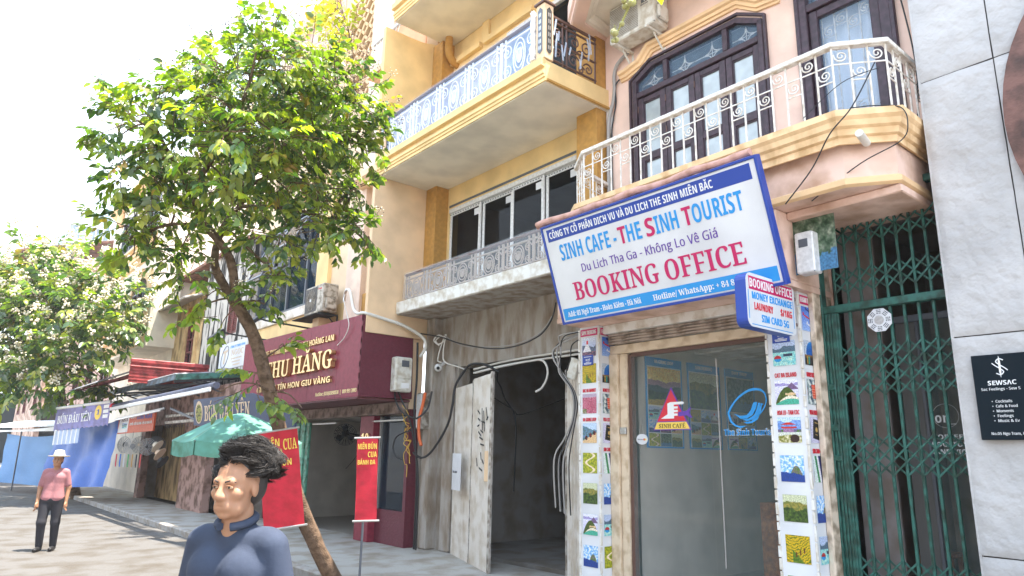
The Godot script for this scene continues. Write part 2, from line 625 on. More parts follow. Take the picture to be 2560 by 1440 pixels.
# ---------------------------------------------------------------- the scene
func _ready() -> void:
	rng.seed = 7
	var cam := Camera3D.new()
	cam.name = "camera"
	add_child(cam)
	cam.transform = Transform3D(Basis(Vector3(0.641875, 0.017214, -0.766616), Vector3(0.166537, 0.972756, 0.161282), Vector3(0.748506, -0.231192, 0.621521)).orthonormalized(), Vector3(0, 1.6, 5.85))
	cam.fov = 44.73
	cam.near = 0.05
	cam.far = 600
	cam.current = true
	var env := Environment.new()
	env.background_mode = Environment.BG_SKY
	var sky := Sky.new()
	var sm := ProceduralSkyMaterial.new()
	sm.sky_top_color = Color(0.74, 0.83, 0.94)
	sm.sky_horizon_color = Color(0.93, 0.95, 0.97)
	sm.sky_curve = 0.35
	sm.ground_horizon_color = Color(0.75, 0.74, 0.72)
	sm.ground_bottom_color = Color(0.3, 0.29, 0.28)
	sm.sun_angle_max = 1.0
	sky.sky_material = sm
	env.sky = sky
	env.background_energy_multiplier = 1.0
	env.tonemap_mode = Environment.TONE_MAPPER_LINEAR
	env.tonemap_exposure = 4.1
	env.sdfgi_enabled = true
	env.ssao_enabled = true
	env.ssil_enabled = true
	env.fog_enabled = true
	env.fog_density = 0.0009
	env.fog_light_color = Color(0.93, 0.95, 0.98)
	var we := WorldEnvironment.new()
	we.name = "world_environment"
	we.environment = env
	add_child(we)
	var sun := DirectionalLight3D.new()
	sun.name = "sun"
	sun.light_energy = 1.3
	sun.light_color = Color(1.0, 0.96, 0.90)
	sun.light_angular_distance = 0.5
	sun.shadow_enabled = true
	add_child(sun)
	sun.look_at_from_position(Vector3(0.20, 1.0, -0.16) * 50, Vector3.ZERO, Vector3.RIGHT)
	f_bold = SystemFont.new()
	f_bold.font_names = PackedStringArray(["Droid Sans"])
	f_bold.font_weight = 700
	f_sans = SystemFont.new()
	f_sans.font_names = PackedStringArray(["Droid Sans"])
	f_serif = SystemFont.new()
	f_serif.font_names = PackedStringArray(["Droid Serif"])
	f_serif.font_weight = 700
	make_materials()
	build_setting()
	build_stone_house()
	build_pink_house()
	build_shop()
	build_gate()
	build_yellow_house()
	build_gold_shop()
	build_far_houses()
	build_stalls()
	build_trees()
	build_people()
	build_cables()
	build_opposite()

# ---------------------------------------------------------------- setting
func build_setting() -> void:
	struct("road", box3(-160, 40, ROAD_Y - 0.2, ROAD_Y, 1.45, 8.0), M.asphalt)
	struct("ground", box3(-260, 140, -0.5, ROAD_Y - 0.004, -120, 120), M.paving)
	struct("pavement", box3(-160, 40, ROAD_Y - 0.2, WALK_Y, -1.2, 1.3), M.paving)
	struct("kerb", box3(-160, 40, ROAD_Y - 0.2, WALK_Y + 0.004, 1.303, 1.446, 0.02), M.kerb)
	struct("pavement", box3(-160, 40, ROAD_Y - 0.2, WALK_Y, 8.16, 10.5), M.paving)
	struct("kerb", box3(-160, 40, ROAD_Y - 0.2, WALK_Y + 0.004, 8.004, 8.156, 0.02), M.kerb)

# a hollow room behind an opening
func room(parent: Node3D, x0: float, x1: float, y0: float, y1: float, z0: float, z1: float, m: Material, floor_m: Material = null) -> void:
	var st := mb()
	var t := 0.06
	bx(st, Vector3(x0 - t, y0 - t, z0 - t), Vector3(x0, y1 + t, z1))
	bx(st, Vector3(x1, y0 - t, z0 - t), Vector3(x1 + t, y1 + t, z1))
	bx(st, Vector3(x0, y1, z0 - t), Vector3(x1, y1 + t, z1))
	bx(st, Vector3(x0, y0, z0 - t), Vector3(x1, y1, z0))
	part("room_wall", st, m, parent)
	part("room_floor", box3(x0, x1, y0 - t, y0, z0, z1), floor_m if floor_m else m, parent)

# ---------------------------------------------------------------- stone-clad house on the right
func slab(x0: float, x1: float, y0: float, y1: float, z: float, amp: float, sd: int) -> SurfaceTool:
	var n := FastNoiseLite.new()
	n.seed = sd
	n.frequency = 2.2
	n.fractal_octaves = 5
	n.fractal_gain = 0.55
	var st := mb()
	var nx := clampi(int((x1 - x0) / 0.035), 4, 46)
	var ny := clampi(int((y1 - y0) / 0.045), 4, 56)
	var p := func(i: int, j: int) -> Vector3:
		var x := lerpf(x0, x1, float(i) / nx)
		var y := lerpf(y0, y1, float(j) / ny)
		var edge := 0.0 if i == 0 or j == 0 or i == nx or j == ny else 1.0
		return Vector3(x, y, z - (0.012 if edge == 0.0 else 0.0) + amp * n.get_noise_2d(x + sd, y))
	st.set_smooth_group(0)
	for i in nx:
		for j in ny:
			var a: Vector3 = p.call(i, j)
			var b: Vector3 = p.call(i + 1, j)
			var c: Vector3 = p.call(i + 1, j + 1)
			var d: Vector3 = p.call(i, j + 1)
			for v in [a, c, b, a, d, c]:
				st.set_uv(Vector2.ZERO)
				st.add_vertex(v)
	st.index()
	st.generate_normals()
	return st

func build_stone_house() -> void:
	var o := thing("stone_house", "tall house front clad in rough pale natural stone slabs beside the green gate", "house", Vector3(0, 0, -0.6))
	part("wall", box3(-2.055, 5.0, WALK_Y, 12.0, -4.0, -0.64), M.joint, o)
	var xs := [-2.07, -1.49, -0.35, 0.9, 2.2, 3.6, 5.0]
	var ys := [WALK_Y, 0.9, 2.6, 4.92, 5.78, 7.6]
	var k := 0
	for i in 6:
		for j in 5:
			k += 1
			part("stone_slab", slab(xs[i] + 0.005, xs[i + 1] - 0.005, ys[j] + 0.005, ys[j + 1] - 0.005, -0.6, 0.013, k), M.stone, o)
	part("stone_return", box3(-2.075, -2.056, WALK_Y, 12.0, -1.6, -0.61), M.stone, o)
	var d := mb()
	var pts := PackedVector2Array()
	for i in 64:
		pts.append(Vector2(0.22 + 1.69 * cos(TAU * i / 64), 4.3 + 1.69 * sin(TAU * i / 64)))
	prism(d, pts, -0.66, -0.555)
	part("round_panel", d, M.rust_brown, o)
	var b := thing("black_signboard", "black bar signboard with white needle emblem on the pale stone wall", "signboard", Vector3(-1.745, 1.77, -0.57))
	part("board", box3(-1.935, -1.555, 1.772, 2.43, -0.572, -0.55, 0.004), M.black_sign, b)
	var z := -0.5485
	var u := Vector3.RIGHT
	var v := Vector3.UP
	var n := mb()
	prism(n, pv([-1.745, 2.245, -1.738, 2.29, -1.738, 2.37, -1.745, 2.415, -1.752, 2.37, -1.752, 2.29]), z - 0.001, z + 0.002)
	for s in [[1.0, 0.0], [-1.0, PI]]:
		tube(n, curve([Vector3(-1.745 + 0.028 * s[0], 2.33 + 0.05 * s[0], z), Vector3(-1.745, 2.33 + 0.062 * s[0], z), Vector3(-1.745 - 0.022 * s[0], 2.33 + 0.04 * s[0], z), Vector3(-1.745, 2.33 + 0.015 * s[0], z), Vector3(-1.745 + 0.03 * s[0], 2.33 - 0.01 * s[0], z), Vector3(-1.745 + 0.05 * s[0], 2.33 - 0.03 * s[0], z)], 4), 0.0045, 0.004, 5)
	part("emblem", n, M.white_print, b)
	write(b, "SEWSΛC", f_bold, M.white_print, Vector3(-1.84, 2.19, z), u, v, 0.19, 0.034, 0.003)
	write(b, "Sac Feelings - Sew S", f_sans, M.white_print, Vector3(-1.89, 2.15, z), u, v, 0.26, 0.02, 0.003)
	var lines := ["•  Cocktails", "•  Cafe & Food", "•  Moments", "•  Feelings", "•  Music & Ev"]
	var ws := [0.135, 0.165, 0.135, 0.13, 0.165]
	for i in 5:
		write(b, lines[i], f_sans, M.white_print, Vector3(-1.83, 2.055 - 0.037 * i, z), u, v, ws[i], 0.02, 0.003)
	write(b, "No.05 Ngo Tram, H", f_sans, M.white_print, Vector3(-1.86, 1.81, z), u, v, 0.22, 0.02, 0.003)
	var pp := thing("drain_pipe", "dark blue grey drain pipe in the corner of pink and stone houses", "pipe", Vector3(-2.13, 3.3, -1.0))
	var st := mb()
	tube(st, [Vector3(-2.13, 3.3, -0.98), Vector3(-2.13, 6.0, -0.98), Vector3(-2.13, 9.0, -0.98)], 0.035, 0.035, 8)
	part("pipe", st, mat(L(0.07, 0.09, 0.13), 0.5), pp)
	st = mb()
	for y in [4.9, 5.9]:
		bx(st, Vector3(-2.18, y, -1.07), Vector3(-2.08, y + 0.03, -0.94), 0.003)
	part("bracket", st, M.alu, pp)

# ---------------------------------------------------------------- pink house
const BALC := [Vector3(-6.27, 0, -1.08), Vector3(-6.12, 0, -0.28), Vector3(-5.72, 0, 0.0), Vector3(-2.56, 0, 0.0), Vector3(-2.2, 0, -0.28), Vector3(-2.2, 0, -1.08)]

func outs_of(path: Array) -> Array:
	var r := []
	for i in path.size() - 1:
		var d: Vector3 = (path[i + 1] - path[i]).normalized()
		r.append(Vector3(-d.z, 0, d.x))
	return r

func plan(st: SurfaceTool, path: Array, y0: float, y1: float) -> void:
	var p := PackedVector2Array()
	for q in path:
		p.append(Vector2(q.x, -q.z))
	prism(st, p, y0, y1, Transform3D(Basis(Vector3.RIGHT, Vector3(0, 0, -1), Vector3.UP), Vector3.ZERO))

func at_y(path: Array, y: float) -> Array:
	var r := []
	for p in path:
		r.append(Vector3(p.x, y, p.z))
	return r

func build_pink_house() -> void:
	var o := thing("pink_house", "pale pink house with plum wooden balcony doors above the tour booking shop", "house", Vector3(-4.2, 0, -1.08))
	var w := mb()
	wall(w, -6.28, -2.05, 4.2, 7.72, -1.08, 0.22, [[-5.77, -3.78, 4.58, 6.87], [-3.33, -2.38, 4.58, 7.3]])
	prism(w, pv([-5.77, 6.68, -5.77, 6.87, -5.44, 6.87]), -1.3, -1.08)
	prism(w, pv([-3.78, 6.68, -4.12, 6.87, -3.78, 6.87]), -1.3, -1.08)
	part("wall", w, M.pink, o)
	part("upper_wall", box3(-6.28, -2.05, 7.9, 13.5, -1.3, -1.081), M.pink, o)
	w = mb()
	wall(w, -6.28, -2.05, WALK_Y, 4.2, -1.1, 0.2, [[-6.0, -3.4, WALK_Y, 3.1], [-3.25, -2.12, WALK_Y, 4.17]])
	part("ground_wall", w, M.pink_lo, o)
	part("party_wall", box3(-6.28, -6.18, WALK_Y, 12.0, -6.0, -1.31), M.pink_lo, o)
	part("party_wall", box3(-2.15, -2.05, WALK_Y, 12.0, -6.0, -1.31), M.pink_lo, o)
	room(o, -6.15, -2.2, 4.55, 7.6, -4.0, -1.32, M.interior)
	# bare strip of plaster at the left edge
	w = mb()
	var e := PackedVector2Array()
	var ys := []
	for i in 15:
		var y := 5.1 + i * 0.1
		ys.append(y)
		e.append(Vector2(-6.275, y))
	for i in range(14, -1, -1):
		e.append(Vector2(-6.18 + rng.randf_range(-0.025, 0.03), ys[i]))
	prism(w, e, -1.085, -1.074)
	part("bare_plaster", w, mat(L(0.74, 0.72, 0.70), 0.95, T.stain, 1.0), o)
	# balcony
	w = mb()
	plan(w, BALC, 4.36, 4.575)
	part("balcony_slab", w, M.pink, o)
	w = mb()
	var prof := pv([0.0, 4.30, 0.02, 4.30, 0.02, 4.36, 0.045, 4.375, 0.05, 4.43, 0.075, 4.45, 0.085, 4.50, 0.11, 4.53, 0.11, 4.59, 0.0, 4.60])
	moulding(w, at_y(BALC, 0), prof, outs_of(BALC))
	part("balcony_cornice", w, M.cornice, o)
	w = mb()
	var inner := []
	for p in BALC:
		inner.append(Vector3(p.x * 0.992 - 0.034, p.y, minf(p.z, -0.05) - (0.0 if p.z < -1 else 0.03)))
	plan(w, inner, 3.93, 4.36)
	part("parapet_beam", w, M.pink_lo, o)
	w = mb()
	moulding(w, at_y(inner, 0), pv([0.0, 3.93, 0.03, 3.95, 0.03, 4.0, 0.0, 4.02]), outs_of(inner))
	part("beam_moulding", w, M.cream_mould, o)
	w = mb()
	tube(w, [Vector3(-2.38, 4.3, -0.13), Vector3(-2.35, 4.32, 0.08)], 0.034, 0.034, 10)
	part("spout", w, M.cable_white, o)
	# soffit of the next balcony
	w = mb()
	var top := [Vector3(-6.42, 0, -1.08), Vector3(-6.36, 0, -0.47), Vector3(-5.72, 0, 0.0), Vector3(-2.56, 0, 0.0), Vector3(-2.2, 0, -0.28), Vector3(-2.2, 0, -1.08)]
	plan(w, top, 7.74, 7.92)
	part("upper_balcony", w, M.soffit, o)
	w = mb()
	moulding(w, at_y(top, 0), pv([-0.17, 7.735, -0.17, 7.60, 0.0, 7.60, 0.03, 7.62, 0.03, 7.68, 0.06, 7.70, 0.06, 7.95, -0.17, 7.95]), outs_of(top))
	part("soffit_border", w, M.pink, o)
	w = mb()
	moulding(w, at_y(top, 0), pv([-0.30, 7.735, -0.30, 7.70, -0.25, 7.69, -0.22, 7.65, -0.172, 7.64, -0.172, 7.735]), outs_of(top))
	part("soffit_moulding", w, M.soffit, o)
	# shaped moulding over the doors
	w = mb()
	var line := [Vector3(-5.97, 6.77, -1.08), Vector3(-5.86, 6.77, -1.08), Vector3(-5.56, 6.83, -1.08), Vector3(-5.40, 6.985, -1.08), Vector3(-4.10, 6.985, -1.08), Vector3(-3.84, 6.80, -1.08), Vector3(-3.55, 6.77, -1.08)]
	var on := []
	for i in line.size() - 1:
		var d: Vector3 = (line[i + 1] - line[i]).normalized()
		on.append(Vector3(-d.y, d.x, 0))
	moulding(w, line, pv([0.0, 0.0, 0.0, 0.03, 0.03, 0.035, 0.035, 0.06, 0.075, 0.065, 0.09, 0.1, 0.13, 0.105, 0.15, 0.0]), on, Vector3.BACK)
	part("door_moulding", w, M.cream_mould, o)
	pink_doors(o)
	pink_rail()
	air_conditioner(Vector3(-5.88, 7.17, -0.72), 0.79, 0.55, 0.3, "white air conditioner hung under the pink house soffit", M.ac_white, false)

func pane_mat() -> StandardMaterial3D:
	if not M.has("pane_film"):
		var m := mat(L(0.40, 0.46, 0.48), 0.12, T.mottle, 1.2)
		m.metallic_specular = 0.9
		M.pane_film = m
		M.curtain = both(mat(L(0.72, 0.78, 0.86), 0.9))
		M.curtain.backlight_enabled = true
		M.curtain.backlight = Color(0.3, 0.3, 0.3)
		M.glass_sky = glass(0.16, Color(0.55, 0.68, 0.8))
	return M.pane_film

func grille_scroll(st: SurfaceTool, c: Vector3, r: float, flip: float, th := 0.009) -> void:
	tube(st, spiral(c, Vector3(flip, 0, 0), Vector3.UP, r, 1.6, PI * 0.5), th, th * 0.8, 4)

func pink_doors(o: Node3D) -> void:
	pane_mat()
	var zf := -1.10
	# four leaves under a peaked transom
	var d := thing("balcony_doors", "plum four leaf balcony doors with peaked transom on the pink house", "door", Vector3(-4.77, 4.58, -1.1))
	var f := mb()
	bx(f, Vector3(-5.77, 4.58, zf - 0.09), Vector3(-5.70, 6.68, zf + 0.05), 0.008)
	bx(f, Vector3(-3.85, 4.58, zf - 0.09), Vector3(-3.78, 6.68, zf + 0.05), 0.008)
	prism(f, pv([-5.77, 6.681, -5.70, 6.65, -5.42, 6.79, -5.44, 6.86]), zf - 0.09, zf + 0.05)
	prism(f, pv([-3.78, 6.681, -3.85, 6.65, -4.13, 6.79, -4.11, 6.86]), zf - 0.09, zf + 0.05)
	bx(f, Vector3(-5.441, 6.79, zf - 0.09), Vector3(-4.111, 6.861, zf + 0.052), 0.006)
	bx(f, Vector3(-5.70, 6.41, zf - 0.08), Vector3(-3.85, 6.49, zf + 0.04), 0.006)
	for x in [-5.205, -4.29]:
		bx(f, Vector3(x - 0.035, 6.49, zf - 0.07), Vector3(x + 0.035, 6.79, zf + 0.045), 0.006)
	# stepped outer trim
	prism(f, pv([-5.82, 4.58, -5.79, 4.58, -5.79, 6.70, -5.45, 6.885, -4.10, 6.885, -3.76, 6.70, -3.76, 4.58, -3.73, 4.58, -3.73, 6.72, -4.09, 6.915, -5.46, 6.915, -5.82, 6.72]), zf + 0.021, zf + 0.06)
	part("frame", f, M.plum, d)
	var xs := [-5.70, -5.235, -4.775, -4.315, -3.85]
	for i in 4:
		var a: float = xs[i] + 0.004
		var b: float = xs[i + 1] - 0.004
		var lf := mb()
		var z0 := zf - 0.05
		var z1 := zf + 0.012
		bx(lf, Vector3(a, 4.6, z0), Vector3(a + 0.085, 6.40, z1), 0.006)
		bx(lf, Vector3(b - 0.085, 4.6, z0), Vector3(b, 6.40, z1), 0.006)
		for yy in [[6.325, 6.398], [5.46, 5.56], [4.602, 4.78]]:
			bx(lf, Vector3(a + 0.085, yy[0], z0 + 0.004), Vector3(b - 0.085, yy[1], z1 - 0.004), 0.006)
		# inner beads round the panes
		for r in [[5.56, 6.325], [4.78, 5.46]]:
			for q in [[a + 0.085, a + 0.1, r[0], r[1]], [b - 0.1, b - 0.085, r[0], r[1]], [a + 0.1, b - 0.1, r[0], r[0] + 0.014], [a + 0.1, b - 0.1, r[1] - 0.014, r[1]]]:
				bx(lf, Vector3(q[0], q[2], z0 + 0.02), Vector3(q[1], q[3], z1 - 0.016))
		var leaf := part("door_leaf", lf, M.plum, d)
		part("pane", box3(a + 0.085, b - 0.085, 5.55, 6.33, zf - 0.028, zf - 0.022), M.pane_film, leaf)
		part("pane", box3(a + 0.085, b - 0.085, 4.77, 5.47, zf - 0.028, zf - 0.022), M.pane_film, leaf)
		var hg := mb()
		for yy in [4.95, 5.75, 6.2]:
			tube(hg, [Vector3(a if i != 3 else b, yy, z1 + 0.004), Vector3(a if i != 3 else b, yy + 0.09, z1 + 0.004)], 0.009, 0.009, 6)
		part("hinge", hg, M.iron_brown, leaf)
	var gl := [pv([-5.70, 6.49, -5.24, 6.49, -5.24, 6.79, -5.42, 6.79, -5.70, 6.65]), pv([-5.17, 6.49, -4.325, 6.49, -4.325, 6.79, -5.17, 6.79]), pv([-4.255, 6.49, -3.85, 6.49, -3.85, 6.65, -4.13, 6.79, -4.255, 6.79])]
	for g in gl:
		var st := mb()
		prism(st, g, zf - 0.02, zf - 0.015)
		part("transom_pane", st, M.glass_sky, d)
	for g in [[-5.69, -5.24], [-5.17, -4.33], [-4.25, -3.86]]:
		var st := mb()
		var n := maxi(1, int(round((g[1] - g[0]) / 0.42)))
		var wv: float = (g[1] - g[0]) / n
		for k in n:
			var cx: float = g[0] + wv * (k + 0.5)
			var cy := 6.62
			# a four pointed star of bowed bars
			for s in [[1, 1], [1, -1], [-1, 1], [-1, -1]]:
				var pts := []
				for q in 9:
					var t := PI / 2 * q / 8
					pts.append(Vector3(cx + s[0] * (0.105 - 0.1 * sin(t)), cy + s[1] * (0.105 - 0.1 * cos(t)), zf - 0.07))
				tube(st, pts, 0.008, 0.008, 4)
			tube(st, [Vector3(cx - wv / 2, cy, zf - 0.071), Vector3(cx + wv / 2, cy, zf - 0.071)], 0.006, 0.006, 4)
			tube(st, [Vector3(cx, 6.49, zf - 0.072), Vector3(cx, 6.79, zf - 0.072)], 0.006, 0.006, 4)
		part("transom_grille", st, M.white_iron, d)
	# the single glazed door on the right
	var e := thing("balcony_door", "plum framed glass door with white scroll grille and curtain on the pink house", "door", Vector3(-2.85, 4.58, -1.1))
	f = mb()
	bx(f, Vector3(-3.33, 4.58, zf - 0.09), Vector3(-3.24, 7.3, zf + 0.06), 0.008)
	bx(f, Vector3(-2.49, 4.58, zf - 0.09), Vector3(-2.38, 7.3, zf + 0.06), 0.008)
	bx(f, Vector3(-3.24, 6.47, zf - 0.08), Vector3(-2.49, 6.56, zf + 0.05), 0.006)
	bx(f, Vector3(-3.24, 7.22, zf - 0.08), Vector3(-2.49, 7.3, zf + 0.05), 0.006)
	for x in [-3.37, -2.39]:
		bx(f, Vector3(x, 4.58, zf + 0.021), Vector3(x + 0.05, 7.3, zf + 0.075), 0.008)
	part("frame", f, M.plum, e)
	var lf2 := mb()
	bx(lf2, Vector3(-3.235, 4.6, zf - 0.06), Vector3(-3.14, 6.465, zf + 0.02), 0.008)
	bx(lf2, Vector3(-2.59, 4.6, zf - 0.06), Vector3(-2.495, 6.465, zf + 0.02), 0.008)
	bx(lf2, Vector3(-3.14, 6.37, zf - 0.055), Vector3(-2.59, 6.465, zf + 0.016), 0.006)
	bx(lf2, Vector3(-3.14, 4.6, zf - 0.055), Vector3(-2.59, 5.08, zf + 0.016), 0.006)
	var leaf2 := part("door_leaf", lf2, M.plum, e)
	part("pane", box3(-3.14, -2.59, 5.08, 6.37, zf - 0.03, zf - 0.024), M.glass_sky, leaf2)
	part("transom_pane", box3(-3.24, -2.49, 6.56, 7.22, zf - 0.03, zf - 0.024), M.glass_sky, e)
	var st := mb()
	var bars := [-3.14, -3.0, -2.86, -2.73, -2.6]
	for x in bars:
		tube(st, [Vector3(x, 4.95, zf - 0.085), Vector3(x, 6.45, zf - 0.085)], 0.009, 0.009, 4)
	part("grille_bar", st, M.white_iron, e)
	for i in 4:
		for y in ([6.2, 5.2] if i % 2 == 0 else [6.3, 5.1]):
			var sc := mb()
			grille_scroll(sc, Vector3((bars[i] + bars[i + 1]) / 2, y, zf - 0.085), 0.06, 1.0)
			for s in [-0.065, 0.065]:
				tube(sc, [Vector3(bars[i], y + s, zf - 0.085), Vector3(bars[i + 1], y + s, zf - 0.085)], 0.005, 0.005, 4)
			part("grille_scroll", sc, M.white_iron, e)
	curtain(e, -3.2, -2.55, 4.7, 7.1, zf - 0.16, M.curtain)
	curtain(o, -5.65, -4.5, 4.7, 6.62, zf - 0.2, M.curtain)

func curtain(parent: Node3D, x0: float, x1: float, y0: float, y1: float, z: float, m: Material) -> void:
	var st := mb()
	var n := int((x1 - x0) / 0.02)
	var f := func(i: int) -> float: return z + 0.025 * sin(i * 0.55) + 0.012 * sin(i * 0.23 + 1.0)
	for i in n:
		var a := lerpf(x0, x1, float(i) / n)
		var b := lerpf(x0, x1, float(i + 1) / n)
		quad(st, Vector3(a, y0, f.call(i)), Vector3(b, y0, f.call(i + 1)), Vector3(b, y1, f.call(i + 1) * 0.5 + z * 0.5), Vector3(a, y1, f.call(i) * 0.5 + z * 0.5))
	part("curtain", st, m, parent)

func pink_rail() -> void:
	var o := thing("balcony_railing", "white iron scroll railing with rust stains on the pink house balcony", "railing", Vector3(-4.2, 4.59, -0.03))
	var path := []
	for p in BALC:
		path.append(Vector3(p.x * 0.997 - 0.012, 0, p.z - (0.0 if p.z < -1 else 0.03)))
	var hr := mb()
	moulding(hr, at_y(path, 5.27), pv([-0.035, 0.0, 0.035, 0.0, 0.04, 0.008, 0.04, 0.04, 0.032, 0.048, -0.032, 0.048, -0.04, 0.04, -0.04, 0.008, -0.035, 0.0]), outs_of(path))
	part("handrail", hr, M.white_iron, o)
	var bal := mb()
	bx(bal, Vector3(-0.008, 0, -0.008), Vector3(0.008, 0.69, 0.008), 0.002)
	var balm := bal.commit()
	var meshes := {}
	var k := 0
	for s in path.size() - 1:
		var a: Vector3 = path[s]
		var b: Vector3 = path[s + 1]
		var len := a.distance_to(b)
		var n := maxi(1, int(round(len / 0.152)))
		var u := (b - a) / len
		var w := len / n
		var basis := Basis(u, Vector3.UP, u.cross(Vector3.UP))
		for i in n + (1 if s == path.size() - 2 else 0):
			again("baluster", balm, M.white_iron, o, Transform3D(basis, Vector3(a.x, 4.58, a.z) + u * (w * i)))
		for i in n:
			k += 1
			var key := "%.3f" % w
			if not meshes.has(key):
				var sc := mb()
				var r := minf(w * 0.5 - 0.012, 0.07)
				tube(sc, spiral(Vector3(0, 0, 0), Vector3.RIGHT, Vector3.UP, r, 1.7, PI * 0.9), 0.0075, 0.006, 5)
				for yy in [-0.082, 0.082]:
					bx(sc, Vector3(-w / 2, yy - 0.006, -0.005), Vector3(w / 2, yy + 0.006, 0.005), 0.001)
				meshes[key] = sc.commit()
			var y := 5.185 if k % 2 == 0 else 5.022
			again("scroll", meshes[key], M.white_iron, o, Transform3D(basis, Vector3(a.x, y, a.z) + u * (w * (i + 0.5))))
			if k % 2 == 1:
				pass

func air_conditioner(c: Vector3, w: float, h: float, d: float, label: String, m: Material, old: bool) -> void:
	# c: front lower left corner, the front looks along +z
	var o := thing("air_conditioner", label, "air conditioner", c + Vector3(w / 2, 0, -d / 2))
	var x0 := c.x
	var x1 := c.x + w
	var y0 := c.y
	var y1 := c.y + h
	var z1 := c.z
	var z0 := c.z - d
	part("casing", box3(x0, x1, y0, y1, z0, z1, 0.018), m, o)
	var g := mb()
	var gx1 := x0 + w * 0.66
	var dk := mb()
	bx(dk, Vector3(x0 + 0.03, y0 + 0.05, z1 - 0.01), Vector3(gx1, y1 - 0.04, z1 + 0.003))
	part("fan_recess", dk, mat(L(0.10, 0.09, 0.08), 0.8), o)
	if old:
		var cc := Vector3((x0 + 0.03 + gx1) / 2, (y0 + y1) / 2, z1 + 0.008)
		for i in 8:
			var pts := []
			for q in 25:
				pts.append(cc + Vector3(cos(TAU * q / 24), sin(TAU * q / 24), 0) * (0.03 + 0.027 * i))
			tube(g, pts, 0.0035, 0.0035, 4, false)
		for q in 16:
			var a := TAU * q / 16
			tube(g, [cc, cc + Vector3(cos(a) * 0.245, sin(a) * 0.245, 0)], 0.0035, 0.0035, 4, false)
		var hub := mb()
		prism(hub, pv([-0.03, -0.025, 0.03, -0.025, 0.03, 0.025, -0.03, 0.025]), 0, 0.012, Transform3D(Basis.IDENTITY, cc))
		part("fan_badge", hub, M.white_print, o)
	else:
		var nx := 26
		for i in nx + 1:
			var x := lerpf(x0 + 0.03, gx1, float(i) / nx)
			bx(g, Vector3(x - 0.002, y0 + 0.05, z1 + 0.003), Vector3(x + 0.002, y1 - 0.04, z1 + 0.008))
		for i in 19:
			var y := lerpf(y0 + 0.05, y1 - 0.04, i / 18.0)
			bx(g, Vector3(x0 + 0.03, y - 0.002, z1 + 0.004), Vector3(gx1, y + 0.002, z1 + 0.0095))
	part("grille", g, m, o)
	# valve cover on the right end
	part("valve_cover", box3(x1, x1 + 0.05, y0 + 0.06, y0 + h * 0.5, z0 + 0.04, z1 - 0.05, 0.02), m, o)
	part("side_plate", box3(x1 + 0.001, x1 + 0.012, y0 + h * 0.52, y1 - 0.05, z0 + 0.05, z1 - 0.06, 0.004), m, o)
	for x in [x0 + 0.1, x1 - 0.14]:
		var b := mb()
		bx(b, Vector3(x, y0 - 0.045, z0 - 0.08), Vector3(x + 0.035, y0 - 0.004, z1 + 0.03), 0.003)
		bx(b, Vector3(x, y0 - 0.3, z0 - 0.085), Vector3(x + 0.035, y0 - 0.046, z0 - 0.055), 0.003)
		bar(b, Vector3(x + 0.017, y0 - 0.28, z0 - 0.06), Vector3(x + 0.017, y0 - 0.05, z0 + 0.16), 0.02, 0.02, Vector3.RIGHT)
		part("bracket", b, M.ac_white if not old else M.dark, o)
	if old:
		write(o, "TOSHIBA", f_bold, M.red_print, Vector3(gx1 + 0.05, y1 - 0.12, z1 + 0.001), Vector3.RIGHT, Vector3.UP, 0.17, 0.03, 0.003)
	else:
		var lg := mb()
		var lc := Vector3(x0 + w * 0.8, y1 - 0.14, z1 + 0.001)
		bx(lg, lc + Vector3(-0.05, -0.05, -0.003), lc + Vector3(0.05, 0.05, 0.002))
		var emblem := part("emblem", lg, M.grey_frame, o)
		lg = mb()
		prism(lg, pv([-0.04, 0.0, 0.0, -0.012, 0.0, -0.042, 0.03, -0.03, 0.012, 0.0, 0.036, 0.026, 0.0, 0.042, 0.0, 0.012]), 0.002, 0.004, Transform3D(Basis.IDENTITY, lc))
		part("emblem_mark", lg, M.white_print, emblem)
		write(o, "Electrolux", f_serif, M.grey_frame, lc + Vector3(-0.065, -0.085, 0), Vector3.RIGHT, Vector3.UP, 0.13, 0.022, 0.003)

# ---------------------------------------------------------------- printed pictures
func ridge(x: float, sd: float, rough := 1.0) -> float:
	return sin(x * 5.0 + sd) * 0.5 + sin(x * 11.3 + sd * 2.1) * 0.28 * rough + sin(x * 23.7 + sd * 3.7) * 0.14 * rough

